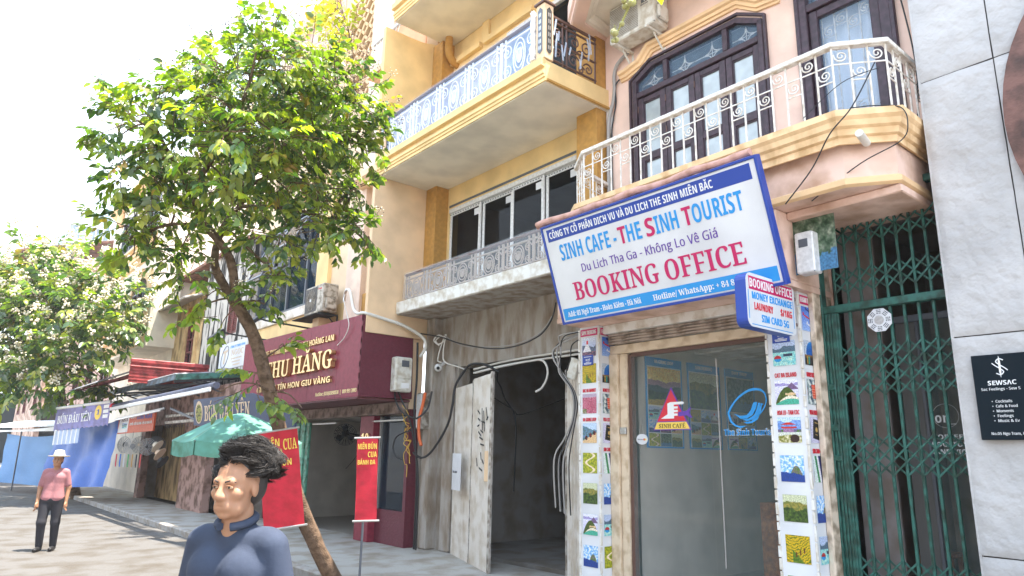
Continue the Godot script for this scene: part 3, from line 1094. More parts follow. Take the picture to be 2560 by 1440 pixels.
func picture(kind: String, w := 60, h := 76, sd := 1) -> StandardMaterial3D:
	var key := "pic_%s_%d" % [kind, sd]
	if M.has(key):
		return M[key]
	var img := Image.create(w, h, false, Image.FORMAT_RGB8)
	var n := FastNoiseLite.new()
	n.seed = sd * 17 + kind.length()
	n.frequency = 0.09
	var r := RandomNumberGenerator.new()
	r.seed = sd * 31 + kind.hash()
	for j in h:
		for i in w:
			var x := float(i) / w
			var y := 1.0 - float(j) / h
			var k := n.get_noise_2d(i, j)
			var c := Color.WHITE
			match kind:
				"village":
					c = Color(0.55, 0.62, 0.85).lerp(Color(0.85, 0.88, 0.95), y)
					if y < 0.55 + 0.1 * ridge(x, 1.0):
						c = Color(0.42, 0.45, 0.62).lerp(Color(0.25, 0.3, 0.35), 0.5 + k)
					if absf(x - 0.35) < (0.78 - y) * 0.6 and y > 0.2:
						c = Color(0.88, 0.88, 0.92)
					if absf(x - 0.37) < 0.06 and y > 0.66 and y < 0.84:
						c = Color(0.85, 0.1, 0.12)
					if y < 0.25:
						c = Color(0.3, 0.25, 0.35) if k > 0 else Color(0.55, 0.35, 0.4)
				"terraces":
					var t := y * 9.0 + 2.2 * sin(x * 3.2 + 0.6) + k * 0.6
					c = Color(0.80, 0.66, 0.08) if fmod(absf(t), 1.0) > 0.3 else Color(0.35, 0.42, 0.05)
					if x + y < 0.75 and x > 0.25:
						c = c.lerp(Color(0.2, 0.4, 0.12), 0.7)
					if absf(fmod(x * 6.0, 1.0) - 0.5) < 0.14 and absf(y - 0.1 - x * 0.5) < 0.09 and x > 0.3 and x < 0.85:
						c = Color(0.35, 0.12, 0.08)
				"market":
					var q := n.get_noise_2d(i * 4.0, j * 4.0)
					c = Color(0.85, 0.3, 0.45) if q > 0.12 else (Color(0.6, 0.08, 0.2) if q > -0.05 else (Color(0.9, 0.75, 0.8) if q > -0.25 else Color(0.25, 0.12, 0.15)))
					if y > 0.82:
						c = Color(0.7, 0.62, 0.7)
					if y < 0.25 and x < 0.3 and q > 0.0:
						c = Color(0.3, 0.5, 0.1)
				"riders":
					c = Color(0.72, 0.80, 0.9)
					if y < 0.62 + 0.25 * (1.0 - x) + 0.05 * ridge(x, 2.0):
						c = Color(0.38, 0.52, 0.68).lerp(Color(0.3, 0.42, 0.4), 0.5 - k)
					if y < 0.12 + 0.42 * x:
						c = Color(0.84, 0.70, 0.52)
					for s in [0.25, 0.55, 0.82]:
						if Vector2((x - s) * 1.1, y - 0.16 - 0.42 * s).length() < 0.11:
							c = Color(0.45, 0.06, 0.06) if k > -0.1 else Color(0.1, 0.08, 0.08)
				"road":
					c = Color(0.45, 0.52, 0.10).lerp(Color(0.75, 0.72, 0.15), 0.5 + k)
					if absf(x - 0.5 - 0.28 * sin(y * 9.0)) < 0.09:
						c = Color(0.93, 0.84, 0.72)
				"planes":
					c = Color(0.28, 0.45, 0.82).lerp(Color(0.6, 0.72, 0.95), 1.0 - y)
					for s in [[0.35, 0.6, 0], [0.62, 0.25, 1], [0.6, 0.85, 2]]:
						var dx: float = x - s[0]
						var dy: float = y - s[1] + dx * 0.25
						if absf(dy) < 0.04 - absf(dx) * 0.06 and absf(dx) < 0.3 or (absf(dx + 0.22) < 0.05 and dy > 0 and dy < 0.1):
							c = [Color(0.8, 0.1, 0.12), Color(0.93, 0.93, 0.95), Color(0.15, 0.2, 0.45)][s[2]]
				"coach":
					c = Color(0.72, 0.76, 0.82)
					if Vector2((x - 0.55) * 1.0, (y - 0.5) * 0.9).length() < 0.42 and y > 0.42:
						c = Color(0.05, 0.36, 0.68).lerp(Color(0.2, 0.6, 0.85), clampf((y - 0.55) * 2.0 - x * 0.4, 0, 1))
					if y <= 0.42:
						c = Color(0.55, 0.4, 0.25) if y > 0.3 else Color(0.16, 0.15, 0.16)
						var p := fmod(x * 8.0, 1.0)
						if absf(p - 0.5) < 0.3 and y < 0.36 and y > 0.05:
							c = [Color(0.05, 0.05, 0.06), Color(0.75, 0.6, 0.15), Color(0.15, 0.6, 0.55), Color(0.2, 0.2, 0.25)][int(x * 8.0) % 4]
				"money":
					var a := int(floor((x * 0.8 + y * 0.6) * 7.0)) % 3
					var b := int(floor((x * 0.7 - y * 0.9 + 2.0) * 6.0)) % 4
					c = [Color(0.55, 0.62, 0.62), Color(0.82, 0.84, 0.82), Color(0.25, 0.33, 0.4)][(a + b) % 3].lerp(Color.WHITE, 0.2 * k)
					if absf(x - 0.52 + (y - 0.5) * 0.1) < 0.17 and absf(y - 0.52) < 0.27:
						c = Color(0.82, 0.28, 0.18) if fmod(y * 10.0, 1.0) > 0.25 else Color(0.9, 0.6, 0.5)
				"passport":
					c = Color(0.80, 0.78, 0.88)
					if absf(fmod((x + y * 0.7) * 6.0, 1.0) - 0.5) < 0.1 and x > 0.5:
						c = Color(0.5, 0.45, 0.7)
					var p2 := Vector2(x - 0.45, y - 0.52).rotated(0.16)
					if absf(p2.x) < 0.27 and absf(p2.y) < 0.38:
						c = Color(0.02, 0.025, 0.04)
						if p2.length() < 0.1 or (absf(p2.y - 0.26) < 0.02 and absf(p2.x) < 0.15) or (absf(p2.y + 0.2) < 0.015 and absf(p2.x) < 0.1):
							c = Color(0.75, 0.62, 0.35)
				"cards":
					c = [Color(0.85, 0.9, 0.88), Color(0.2, 0.5, 0.3), Color(0.88, 0.88, 0.9), Color(0.08, 0.1, 0.35), Color(0.05, 0.05, 0.1), Color(0.75, 0.12, 0.15), Color(0.7, 0.6, 0.55)][clampi(int((x + (y - 0.8) * 0.2) * 7.0), 0, 6)]
				"boats":
					c = Color(0.70, 0.76, 0.88)
					if y < 0.75 + 0.1 * ridge(x, 4.0) and y > 0.55:
						c = Color(0.32, 0.42, 0.5)
					if y <= 0.55:
						c = Color(0.42, 0.75, 0.78).lerp(Color(0.75, 0.88, 0.82), 0.5 + k)
					if Vector2((x - 0.2) * 0.8, y - 0.3).length() < 0.13:
						c = Color(0.7, 0.1, 0.15) if y > 0.3 else Color(0.1, 0.55, 0.8)
					if absf(y - 0.42) < 0.05 and absf(x - 0.65) < 0.2:
						c = Color(0.15, 0.2, 0.3)
				"island":
					c = Color(0.80, 0.78, 0.93).lerp(Color(0.90, 0.9, 0.98), y)
					if y > 0.75 and y < 0.85 + 0.06 * ridge(x, 1.5):
						c = Color(0.62, 0.58, 0.78)
					if y < 0.88 - absf(x - 0.72) * 0.9 and y > 0.6:
						c = Color(0.45, 0.35, 0.5)
					if y < 0.7 - pow(absf(x - 0.5) * 1.4, 2.0) * 1.2:
						c = Color(0.22, 0.28, 0.09).lerp(Color(0.32, 0.4, 0.12), 0.5 + k)
					if absf(y - 0.42 + k * 0.05) < 0.04 and absf(x - 0.65) < 0.22:
						c = Color(0.85, 0.72, 0.55)
					if y < 0.36 - pow(absf(x - 0.65), 2.0) * 0.9:
						c = Color(0.93, 0.87, 0.78)
					if y < 0.24 - pow(absf(x - 0.65), 2.0) * 0.5:
						c = Color(0.28, 0.66, 0.56)
				"pagoda":
					c = Color(0.75, 0.85, 0.95)
					if y < 0.85 + 0.08 * ridge(x, 3.0):
						c = Color(0.35, 0.50, 0.78).lerp(Color(0.55, 0.68, 0.88), 0.5 + k)
					if y < 0.52:
						c = Color(0.3, 0.45, 0.2) if k > 0 else Color(0.42, 0.38, 0.5)
					if absf(x - 0.45) < 0.22 and y > 0.42 and y < 0.62:
						c = Color(0.6, 0.45, 0.6)
					if absf(y - 0.6) < 0.035 and absf(x - 0.48) < 0.33 or absf(x - 0.45) < 0.3 - (y - 0.72) * 3.0 and y > 0.7 and y < 0.8:
						c = Color(0.78, 0.16, 0.12)
					if y < 0.42:
						c = Color(0.82, 0.84, 0.80) if y > 0.32 - 0.1 * absf(x - 0.5) else Color(0.5, 0.5, 0.2).lerp(Color(0.85, 0.82, 0.7), 0.5 + k * 1.4)
					if Vector2(x - 0.7, (y - 0.17) * 1.3).length() < 0.2:
						c = Color(0.2, 0.12, 0.1)
				"karst":
					c = Color(0.45, 0.68, 0.93).lerp(Color(0.95, 0.97, 1.0), clampf(0.4 + k * 1.6, 0, 1))
					if y < 0.62 - pow((x - 0.66) * 2.3, 2.0):
						c = Color(0.32, 0.45, 0.16).lerp(Color(0.5, 0.42, 0.5), 0.5 + k)
					if y < 0.33 + 0.07 * ridge(x, 0.4):
						c = Color(0.12, 0.25, 0.55)
				"sunset":
					c = Color(0.95, 0.86, 0.50).lerp(Color(0.90, 0.72, 0.35), clampf(y * 1.4 - 0.6 + k, 0, 1))
					if y < 0.66 + 0.05 * ridge(x * 1.5, 1.0):
						c = Color(0.62, 0.48, 0.55)
					if y < 0.52 + 0.07 * ridge(x, 2.0):
						c = Color(0.20, 0.27, 0.32)
					if y < 0.38 + 0.05 * ridge(x, 3.3):
						c = Color(0.25, 0.33, 0.14).lerp(Color(0.1, 0.16, 0.1), 0.5 + k)
					if y < 0.14 + 0.08 * x:
						c = Color(0.72, 0.60, 0.2)
				"valley":
					c = Color(0.78, 0.80, 0.66)
					if y < 0.72 + 0.07 * ridge(x, 6.0):
						c = Color(0.62, 0.55, 0.25).lerp(Color(0.4, 0.45, 0.2), 0.5 + k)
					if y < 0.5 + 0.1 * ridge(x, 8.0):
						c = Color(0.32, 0.42, 0.14).lerp(Color(0.15, 0.24, 0.1), 0.5 + k * 1.2)
				_:
					c = Color(0.2, 0.3, 0.2).lerp(Color(0.45, 0.5, 0.42), 0.5 + k * 1.5)
					if y < 0.3 + 0.1 * k:
						c = Color(0.25, 0.45, 0.6)
			var fine := 1.0 + 0.4 * n.get_noise_2d(i * 3.1 + 40.0, j * 3.1) + r.randf_range(-0.07, 0.07)
			c = Color(c.r * fine, c.g * fine, c.b * fine)
			img.set_pixel(i, j, c)
	img.generate_mipmaps()
	var m := StandardMaterial3D.new()
	m.albedo_texture = ImageTexture.create_from_image(img)
	m.roughness = 0.45
	M[key] = m
	return m

# a thin printed sheet: centre c of its face, u to the right, v up
func sheet(parent: Node3D, called: String, c: Vector3, u: Vector3, v: Vector3, w: float, h: float, m: Material, t := 0.002) -> MeshInstance3D:
	var st := mb()
	var n := u.cross(v).normalized()
	var a := c - u * w / 2 - v * h / 2
	var b := c + u * w / 2 - v * h / 2
	var cc := c + u * w / 2 + v * h / 2
	var d := c - u * w / 2 + v * h / 2
	quad(st, a, b, cc, d)
	var p := [a, b, cc, d]
	for i in 4:
		quad(st, p[i] - n * t, p[(i + 1) % 4] - n * t, p[(i + 1) % 4], p[i])
	return part(called, st, m, parent)

func poster_column(x0: float, x1: float, label: String, zside: Array, plate: String) -> void:
	var z1 := -0.53
	var z0 := -0.87
	var o := thing("poster_column", label, "column", Vector3((x0 + x1) / 2, WALK_Y, (z0 + z1) / 2))
	part("column", box3(x0, x1, WALK_Y, 3.2, z0, z1, 0.004), M.sign_white, o)
	# chipped corner strips
	var st := mb()
	for e in [[x0, z1], [x1, z1], [x1, z0]]:
		var y := WALK_Y
		while y < 3.15:
			var l := rng.randf_range(0.05, 0.16)
			var s := rng.randf_range(0.010, 0.016)
			bx(st, Vector3(e[0] - s, y, e[1] - s), Vector3(e[0] + s, minf(y + l, 3.17), e[1] + s), 0.003)
			y += l + rng.randf_range(0.002, 0.02)
	part("corner_strip", st, M.white_paint, o)
	var cx := (x0 + x1) / 2
	var cz := (z0 + z1) / 2
	var xs := ["planes", "coach", "money", "passport", "cards", "karst", "boats", "road"]
	var xt := ["FLIGHT TICKET", "", "MONEY EXCHANGE", "VISA EXTENSION", "SIM CARD 4G - 5G", "", "", ""]
	for f in 2:
		var u := Vector3.RIGHT if f == 0 else Vector3(0, 0, -1)
		var c := Vector3(cx, 0, z1 + 0.005) if f == 0 else Vector3(x1 + 0.005, 0, cz)
		var n := u.cross(Vector3.UP)
		sheet(o, "header", c + Vector3(0, 3.125, 0), u, Vector3.UP, 0.29, 0.09, M.magenta_print)
		write(o, zside[0][1] if f == 0 else "FLIGHT TICKET", f_bold, M.white_print, c + Vector3(0, 3.10, 0) + n * 0.002 - u * 0.125, u, Vector3.UP, 0.25, 0.05)
		for i in 8:
			var yc := 2.945 - 0.3575 * i
			if i == 0:
				yc = 2.94
			if yc < 0.15:
				continue
			var hh := 0.24
			if i == 1:
				yc = 2.605
			var kind: String = zside[i][0] if f == 0 else xs[i]
			sheet(o, "picture", c + Vector3(0, yc, 0), u, Vector3.UP, 0.235, hh, picture(kind, 60, 66, 1 + (i if i > 4 else 0)))
			var t: String = zside[i][1] if f == 0 else xt[i]
			if i > 1 and t:
				write(o, t, f_bold, M.red_print, c + Vector3(0, yc + 0.142, 0) - u * 0.112, u, Vector3.UP, 0.224, 0.042)
	if plate:
		var p := thing("name_plate", "small blue company plate on the %s" % plate, "plate", Vector3(cx - 0.02, 2.75, z1 + 0.01))
		var y := 2.77 if plate.contains("left") else 2.775
		part("plate", box3(cx - 0.11, cx + 0.075, y - 0.065, y + 0.065, z1 + 0.007, z1 + 0.012, 0.002), M.sign_blue, p)
		write(p, "HẠ VŨ" if plate.contains("left") else "GIA HƯNG", f_bold, M.white_print, Vector3(cx - 0.05, y - 0.005, z1 + 0.0125), Vector3.RIGHT, Vector3.UP, 0.07, 0.022, 0.002)
		var ln := mb()
		for q in [[0.04, 0.13], [-0.025, 0.06], [-0.038, 0.13], [-0.05, 0.12]]:
			bx(ln, Vector3(cx - 0.017 - q[1] / 2, y + q[0], z1 + 0.012), Vector3(cx - 0.017 + q[1] / 2, y + q[0] + 0.006, z1 + 0.0135))
		part("small_print", ln, M.white_print, p)

func build_shop() -> void:
	var s := thing("tour_office", "glazed shop front of the tour booking office between two poster columns", "shop front", Vector3(-4.8, WALK_Y, -0.75))
	room(s, -6.0, -3.45, WALK_Y, 3.1, -5.0, -0.9, M.interior_light, M.floor_tile)
	part("soffit", box3(-6.27, -3.26, 3.2, 3.26, -1.1, -0.1), M.pink_lo, s)
	part("beam", box3(-6.27, -3.26, 3.262, 3.928, -0.9, -0.10, 0.01), M.pink_lo, s)
	part("gate_header", box3(-3.258, -2.2, 3.85, 3.928, -1.09, -0.30, 0.01), M.pink_lo, s)
	part("shutter_box", box3(-5.96, -3.69, 3.09, 3.198, -0.9, -0.60, 0.006), M.white_paint, s)
	for i in 4:
		part("shutter_slat", box3(-5.93, -3.72, 2.955 + 0.034 * i, 2.985 + 0.034 * i, -0.72, -0.655 + 0.004 * (i % 2), 0.008), mat(L(0.45, 0.36, 0.30), 0.5, T.grime, 1.2), s)
	var f := mb()
	bx(f, Vector3(-5.96, 2.84, -0.82), Vector3(-3.69, 2.95, -0.72), 0.006)
	bx(f, Vector3(-5.96, WALK_Y, -0.82), Vector3(-5.82, 2.838, -0.70), 0.006)
	bx(f, Vector3(-5.815, WALK_Y, -0.82), Vector3(-5.70, 2.838, -0.735), 0.006)
	bx(f, Vector3(-3.74, WALK_Y, -0.82), Vector3(-3.692, 2.838, -0.72), 0.006)
	part("frame", f, mat(L(0.74, 0.60, 0.44), 0.6, T.stain, 1.2), s)
	f = mb()
	bx(f, Vector3(-5.698, WALK_Y, -0.84), Vector3(-5.65, 2.82, -0.76), 0.004)
	bx(f, Vector3(-5.65, 2.79, -0.81), Vector3(-3.742, 2.838, -0.76), 0.004)
	part("inner_frame", f, M.iron_brown, s)
	part("pane", box3(-5.648, -4.56, 0.1, 2.79, -0.775, -0.765), M.glass, s)
	part("pane", box3(-4.55, -3.745, 0.1, 2.79, -0.775, -0.765), M.glass, s)
	part("door_rail", box3(-4.437, -4.424, 0.5, 2.66, -0.755, -0.74, 0.004), M.cable_grey, s)
	var lb := mb()
	bx(lb, Vector3(-5.80, 1.86, -0.735), Vector3(-5.71, 1.94, -0.70), 0.005)
	part("lock", lb, M.alu, s)
	# a partition and false ceiling inside
	part("counter", box3(-5.2, -4.0, WALK_Y, 1.05, -3.2, -2.7, 0.01), M.wood_orange, s)
	for i in 4:
		part("ceiling_board", box3(-5.98, -3.47, 3.04 - 0.002 * i, 3.09, -1.6 - i * 0.8, -0.92 - i * 0.8, 0.005), M.sheet_white, s)
	# picture posters on the left wall
	var names := ["HA GIANG LOOP", "SAPA TREKKING", "DAY TRIP"]
	var main := ["sunset", "valley", "cliff"]
	var says := ["blue bordered HA GIANG LOOP poster with yellow sky inside the shop", "blue bordered SAPA TREKKING poster with green valley inside the shop", "blue bordered DAY TRIP poster with dark cliffs inside the shop"]
	var zs := [-1.83, -2.74, -3.65]
	for i in 3:
		var p := thing("tour_poster", says[i], "poster", Vector3(-5.995, 1.72, zs[i]), "posters on the shop wall")
		var c := Vector3(-5.985, 2.31, zs[i])
		var u := Vector3(0, 0, -1)
		sheet(p, "border", c, u, Vector3.UP, 0.78, 1.19, M.sky_blue_print, 0.01)
		sheet(p, "paper", c + Vector3(0.002, -0.05, 0), u, Vector3.UP, 0.72, 1.05, M.white_print)
		sheet(p, "picture", c + Vector3(0.004, 0.21, 0), u, Vector3.UP, 0.70, 0.50, picture(main[i], 90, 64, i + 1))
		write(p, names[i], f_bold, M.white_print, c + Vector3(0.002, 0.52, 0.2), u, Vector3.UP, 0.4, 0.045)
		var k := 0
		for r in 3:
			for q in 3:
				k += 1
				var kinds := ["valley", "boats", "island", "terraces", "karst", "village", "riders", "road", "cliff"]
				sheet(p, "picture", c + Vector3(0.004, -0.14 - 0.175 * r, 0.235 - 0.235 * q), u, Vector3.UP, 0.225, 0.165, picture(kinds[(k + i * 2) % 9], 60, 44, 20 + (k + i * 2) % 9))
	poster_column(-6.30, -5.965, "left poster column with SAPA TREKKING header and tour pictures", [["village", "SAPA TREKKING"], ["terraces", ""], ["market", "BAC HA MARKET"], ["riders", "HA GIANG LOOP"], ["road", ""], ["valley", ""], ["island", ""], ["karst", ""]], "left poster column")
	poster_column(-3.69, -3.335, "right poster column with CAT BA ISLAND and HOA LU pictures", [["village", "HA LONG BAY"], ["boats", ""], ["island", "CAT BA ISLAND"], ["pagoda", "HOA LU - TAM COC"], ["karst", ""], ["valley", ""], ["terraces", ""], ["road", ""]], "right poster column")
	shop_logos(s)
	big_sign()
	small_sign()
	var wl := thing("welcome_tag", "round white welcome tag hanging on the shop door glass", "tag", Vector3(-5.5, 1.79, -0.75))
	var st := mb()
	var disc := PackedVector2Array()
	for i in 24:
		disc.append(Vector2(-5.495 + 0.085 * cos(TAU * i / 24), 1.80 + 0.062 * sin(TAU * i / 24)))
	prism(st, disc, -0.752, -0.748)
	part("tag", st, M.sign_white, wl)
	write(wl, "Welcome", f_sans, M.grey_frame, Vector3(-5.56, 1.79, -0.7475), Vector3.RIGHT, Vector3.UP, 0.08, 0.016, 0.002)
	for q in [[-5.462, M.red_print], [-5.442, M.yellow_print]]:
		st = mb()
		var c2 := PackedVector2Array()
		for i in 14:
			c2.append(Vector2(q[0] + 0.013 * cos(TAU * i / 14), 1.797 + 0.013 * sin(TAU * i / 14)))
		prism(st, c2, -0.748, -0.7465 - (0.0003 if q[0] < -5.45 else 0.0))
		part("dot", st, q[1], wl)
	st = mb()
	tube(st, [Vector3(-5.53, 1.855, -0.75), Vector3(-5.51, 2.05, -0.755), Vector3(-5.47, 1.855, -0.75)], 0.002, 0.002, 4)
	part("string", st, M.cable_white, wl)

func shop_logos(s: Node3D) -> void:
	var z := -0.7635
	var o := thing("cafe_decal", "red triangle SINH CAFE decal with pointing hand on the glass", "decal", Vector3(-5.06, 1.92, z))
	var st := mb()
	prism(st, pv([-5.335, 1.90, -4.80, 1.90, -5.06, 2.39]), z, z + 0.001)
	part("border", st, M.purple_print, o)
	st = mb()
	prism(st, pv([-5.27, 2.0, -4.87, 2.0, -5.065, 2.36]), z + 0.001, z + 0.002)
	part("triangle", st, M.red_print, o)
	st = mb()
	prism(st, pv([-5.315, 1.912, -4.82, 1.912, -4.865, 1.99, -5.275, 1.99]), z + 0.001, z + 0.002)
	part("band", st, M.yellow_print, o)
	write(o, "SINH CAFÉ", f_serif, M.black_sign, Vector3(-5.25, 1.925, z + 0.0022), Vector3.RIGHT, Vector3.UP, 0.37, 0.045, 0.001)
	st = mb()
	prism(st, pv([-5.22, 2.03, -5.03, 2.03, -5.03, 2.06, -4.98, 2.06, -4.98, 2.085, -5.03, 2.085, -5.03, 2.1, -4.975, 2.1, -4.975, 2.125, -5.03, 2.125, -5.03, 2.14, -4.975, 2.14, -4.975, 2.165, -5.03, 2.165, -5.03, 2.185, -4.9, 2.185, -4.885, 2.20, -4.9, 2.215, -5.08, 2.215, -5.12, 2.2, -5.12, 2.08]), z + 0.002, z + 0.003)
	part("hand", st, M.white_print, o)
	st = mb()
	prism(st, pv([-4.97, 2.05, -4.86, 2.06, -4.80, 2.03, -4.78, 2.035, -4.82, 2.085, -4.79, 2.15, -4.80, 2.15, -4.86, 2.11, -4.97, 2.1]), z + 0.002, z + 0.003)
	part("wing", st, M.purple_print, o)
	var p := thing("tourist_decal", "blue tilted ring and wave decal reading The Sinh Tourist on glass", "decal", Vector3(-4.09, 1.82, z))
	var shapes := [["ring", pv([-4.108, 1.932, -4.181, 1.907, -4.253, 1.929, -4.306, 1.973, -4.327, 2.038, -4.331, 2.071, -4.30, 2.125, -4.249, 2.186, -4.19, 2.24, -4.120, 2.282, -4.07, 2.304, -4.022, 2.314, -3.97, 2.313, -3.928, 2.303, -3.895, 2.28, -3.874, 2.253, -3.861, 2.190, -3.875, 2.145, -3.897, 2.098, -3.93, 2.06, -3.972, 2.017, -3.971, 2.026, -3.94, 2.065, -3.907, 2.109, -3.885, 2.15, -3.876, 2.191, -3.88, 2.22, -3.888, 2.243, -3.91, 2.268, -3.941, 2.283, -3.98, 2.288, -4.024, 2.287, -4.07, 2.277, -4.122, 2.256, -4.185, 2.216, -4.238, 2.170, -4.28, 2.115, -4.309, 2.065, -4.305, 2.048, -4.281, 1.983, -4.241, 1.945, -4.2, 1.93])],
		["wave", pv([-4.020, 2.166, -3.973, 2.171, -3.989, 2.112, -4.035, 2.040, -4.103, 2.005, -4.175, 2.002, -4.257, 2.058, -4.173, 2.032, -4.100, 2.042, -4.055, 2.088])],
		["wave", pv([-3.965, 2.163, -3.939, 2.159, -3.952, 2.090, -3.983, 2.028, -4.032, 1.993, -4.105, 1.977, -4.157, 1.996, -4.079, 2.005, -4.017, 2.040, -3.984, 2.101])],
		["wave", pv([-3.932, 2.157, -3.903, 2.145, -3.923, 2.135, -3.940, 2.058, -3.980, 1.992, -4.047, 1.957, -4.106, 1.951, -4.147, 1.967, -4.057, 1.976, -3.995, 2.016, -3.956, 2.079])]]
	for sh in shapes:
		for layer in 2:
			st = mb()
			var polys: Array = [sh[1]]
			if layer == 0:
				polys = Geometry2D.offset_polygon(sh[1], 0.006)
			for q in polys:
				if layer == 1 or not Geometry2D.is_polygon_clockwise(q):
					prism(st, q, z + 0.001 * layer, z + 0.001 + 0.001 * layer)
			part(sh[0], st, M.white_print if layer == 0 else M.sky_blue_print, p)
	for q in [[-0.004, -0.003], [0.004, 0.003], [-0.004, 0.003], [0.004, -0.003]]:
		write(p, "The Sinh Tourist", f_bold, M.white_print, Vector3(-4.385 + q[0], 1.835 + q[1], z), Vector3.RIGHT, Vector3.UP, 0.57, 0.062, 0.001, "lettering_edge")
	write(p, "The Sinh Tourist", f_bold, M.sky_blue_print, Vector3(-4.385, 1.835, z + 0.0012), Vector3.RIGHT, Vector3.UP, 0.57, 0.062, 0.001)

func big_sign() -> void:
	var o := thing("booking_sign", "large white BOOKING OFFICE signboard with blue bands tilted above the shop", "signboard", Vector3(-4.9, 3.28, -0.4))
	var A := Vector3(-6.07, 3.18, -0.035)
	var v := Vector3(0, 1.11, 0.378).normalized()
	var u := Vector3.RIGHT
	var n := u.cross(v)
	var H := 1.24
	var W := 3.05
	var k := 0.944
	var xf := Transform3D(Basis(u, v, n) * Basis.from_scale(Vector3(k, k, k)), A)
	var st := mb()
	bx(st, Vector3(0, 0, -0.06), Vector3(W, H, 0.0), 0.006, xf)
	part("board", st, M.sign_white, o)
	st = mb()
	for q in [[-0.03, 0.0, -0.03, H + 0.03], [W, W + 0.03, -0.03, H + 0.03], [0.0, W, -0.03, 0.0], [0.0, W, H, H + 0.03]]:
		bx(st, Vector3(q[0], q[2], -0.08), Vector3(q[1], q[3], 0.012), 0.004, xf)
	part("frame", st, M.sign_blue, o)
	var face := func(called: String, x0: float, x1: float, y0: float, y1: float, m: Material) -> void:
		var s := mb()
		bx(s, Vector3(x0, y0, 0.0), Vector3(x1, y1, 0.002), 0.0, xf)
		part(called, s, m, o)
	face.call("band", 0.06, W - 0.06, 1.05, 1.21, M.sign_blue)
	face.call("band", 0.03, W - 0.03, 0.02, 0.17, M.sky_blue_print)
	var put := func(t: String, f: Font, m: Material, x: float, y: float, w: float, h: float) -> void:
		write(o, t, f, m, xf * Vector3(x, y, 0.003), u, v, w * k, h * k, 0.003)
	put.call("CÔNG TY CỔ PHẦN DỊCH VỤ VÀ DU LỊCH THE SINH MIỀN BẮC", f_bold, M.white_print, 0.10, 1.085, 2.45, 0.085)
	put.call("SINH CAFE -", f_bold, M.sky_blue_print, 0.22, 0.78, 0.94, 0.2)
	put.call("T", f_bold, M.magenta_print, 1.20, 0.78, 0.115, 0.2)
	put.call("HE", f_bold, M.sky_blue_print, 1.325, 0.78, 0.21, 0.2)
	put.call("S", f_bold, M.magenta_print, 1.60, 0.78, 0.12, 0.2)
	put.call("INH", f_bold, M.sky_blue_print, 1.735, 0.78, 0.31, 0.2)
	put.call("T", f_bold, M.magenta_print, 2.11, 0.78, 0.115, 0.2)
	put.call("OURIST", f_bold, M.sky_blue_print, 2.235, 0.78, 0.60, 0.2)
	put.call("Du Lịch Thả Ga - Không Lo Về Giá", f_sans, M.purple_print, 0.52, 0.58, 1.95, 0.1)
	put.call("BOOKING OFFICE", f_serif, M.magenta_print, 0.30, 0.25, 2.42, 0.23)
	put.call("Add: 03 Ngõ Trạm - Hoàn Kiếm - Hà Nội", f_serif, M.white_print, 0.10, 0.06, 1.20, 0.065)
	put.call("Hotline/ WhatsApp: + 84 8", f_serif, M.white_print, 1.48, 0.06, 1.05, 0.065)
	for x in [0.5, 2.5]:
		st = mb()
		bar(st, xf * Vector3(x, H - 0.1, -0.07), Vector3(-6.07 + x * k, 4.1, -0.1), 0.03, 0.03)
		bar(st, xf * Vector3(x, 0.1, -0.07), Vector3(-6.07 + x * k, 3.4, -0.1), 0.03, 0.03)
		part("bracket", st, M.iron_brown, o)
	# a rolled cloth lies along the top
	var c := thing("rolled_cloth", "faded red and cream rolled awning cloth along the top of booking sign", "awning", Vector3(-4.9, 4.5, 0.0))
	st = mb()
	var pts := []
	for i in 25:
		pts.append(Vector3(-6.2 + 2.95 * i / 24.0, 4.375 + 0.01 * sin(i * 1.1), 0.30 + 0.012 * sin(i * 0.7)))
	tube(st, pts, 0.045, 0.04, 9, true, 0.12)
	part("cloth", st, mat(L(0.62, 0.36, 0.30), 0.9, T.stain, 2.0), c)

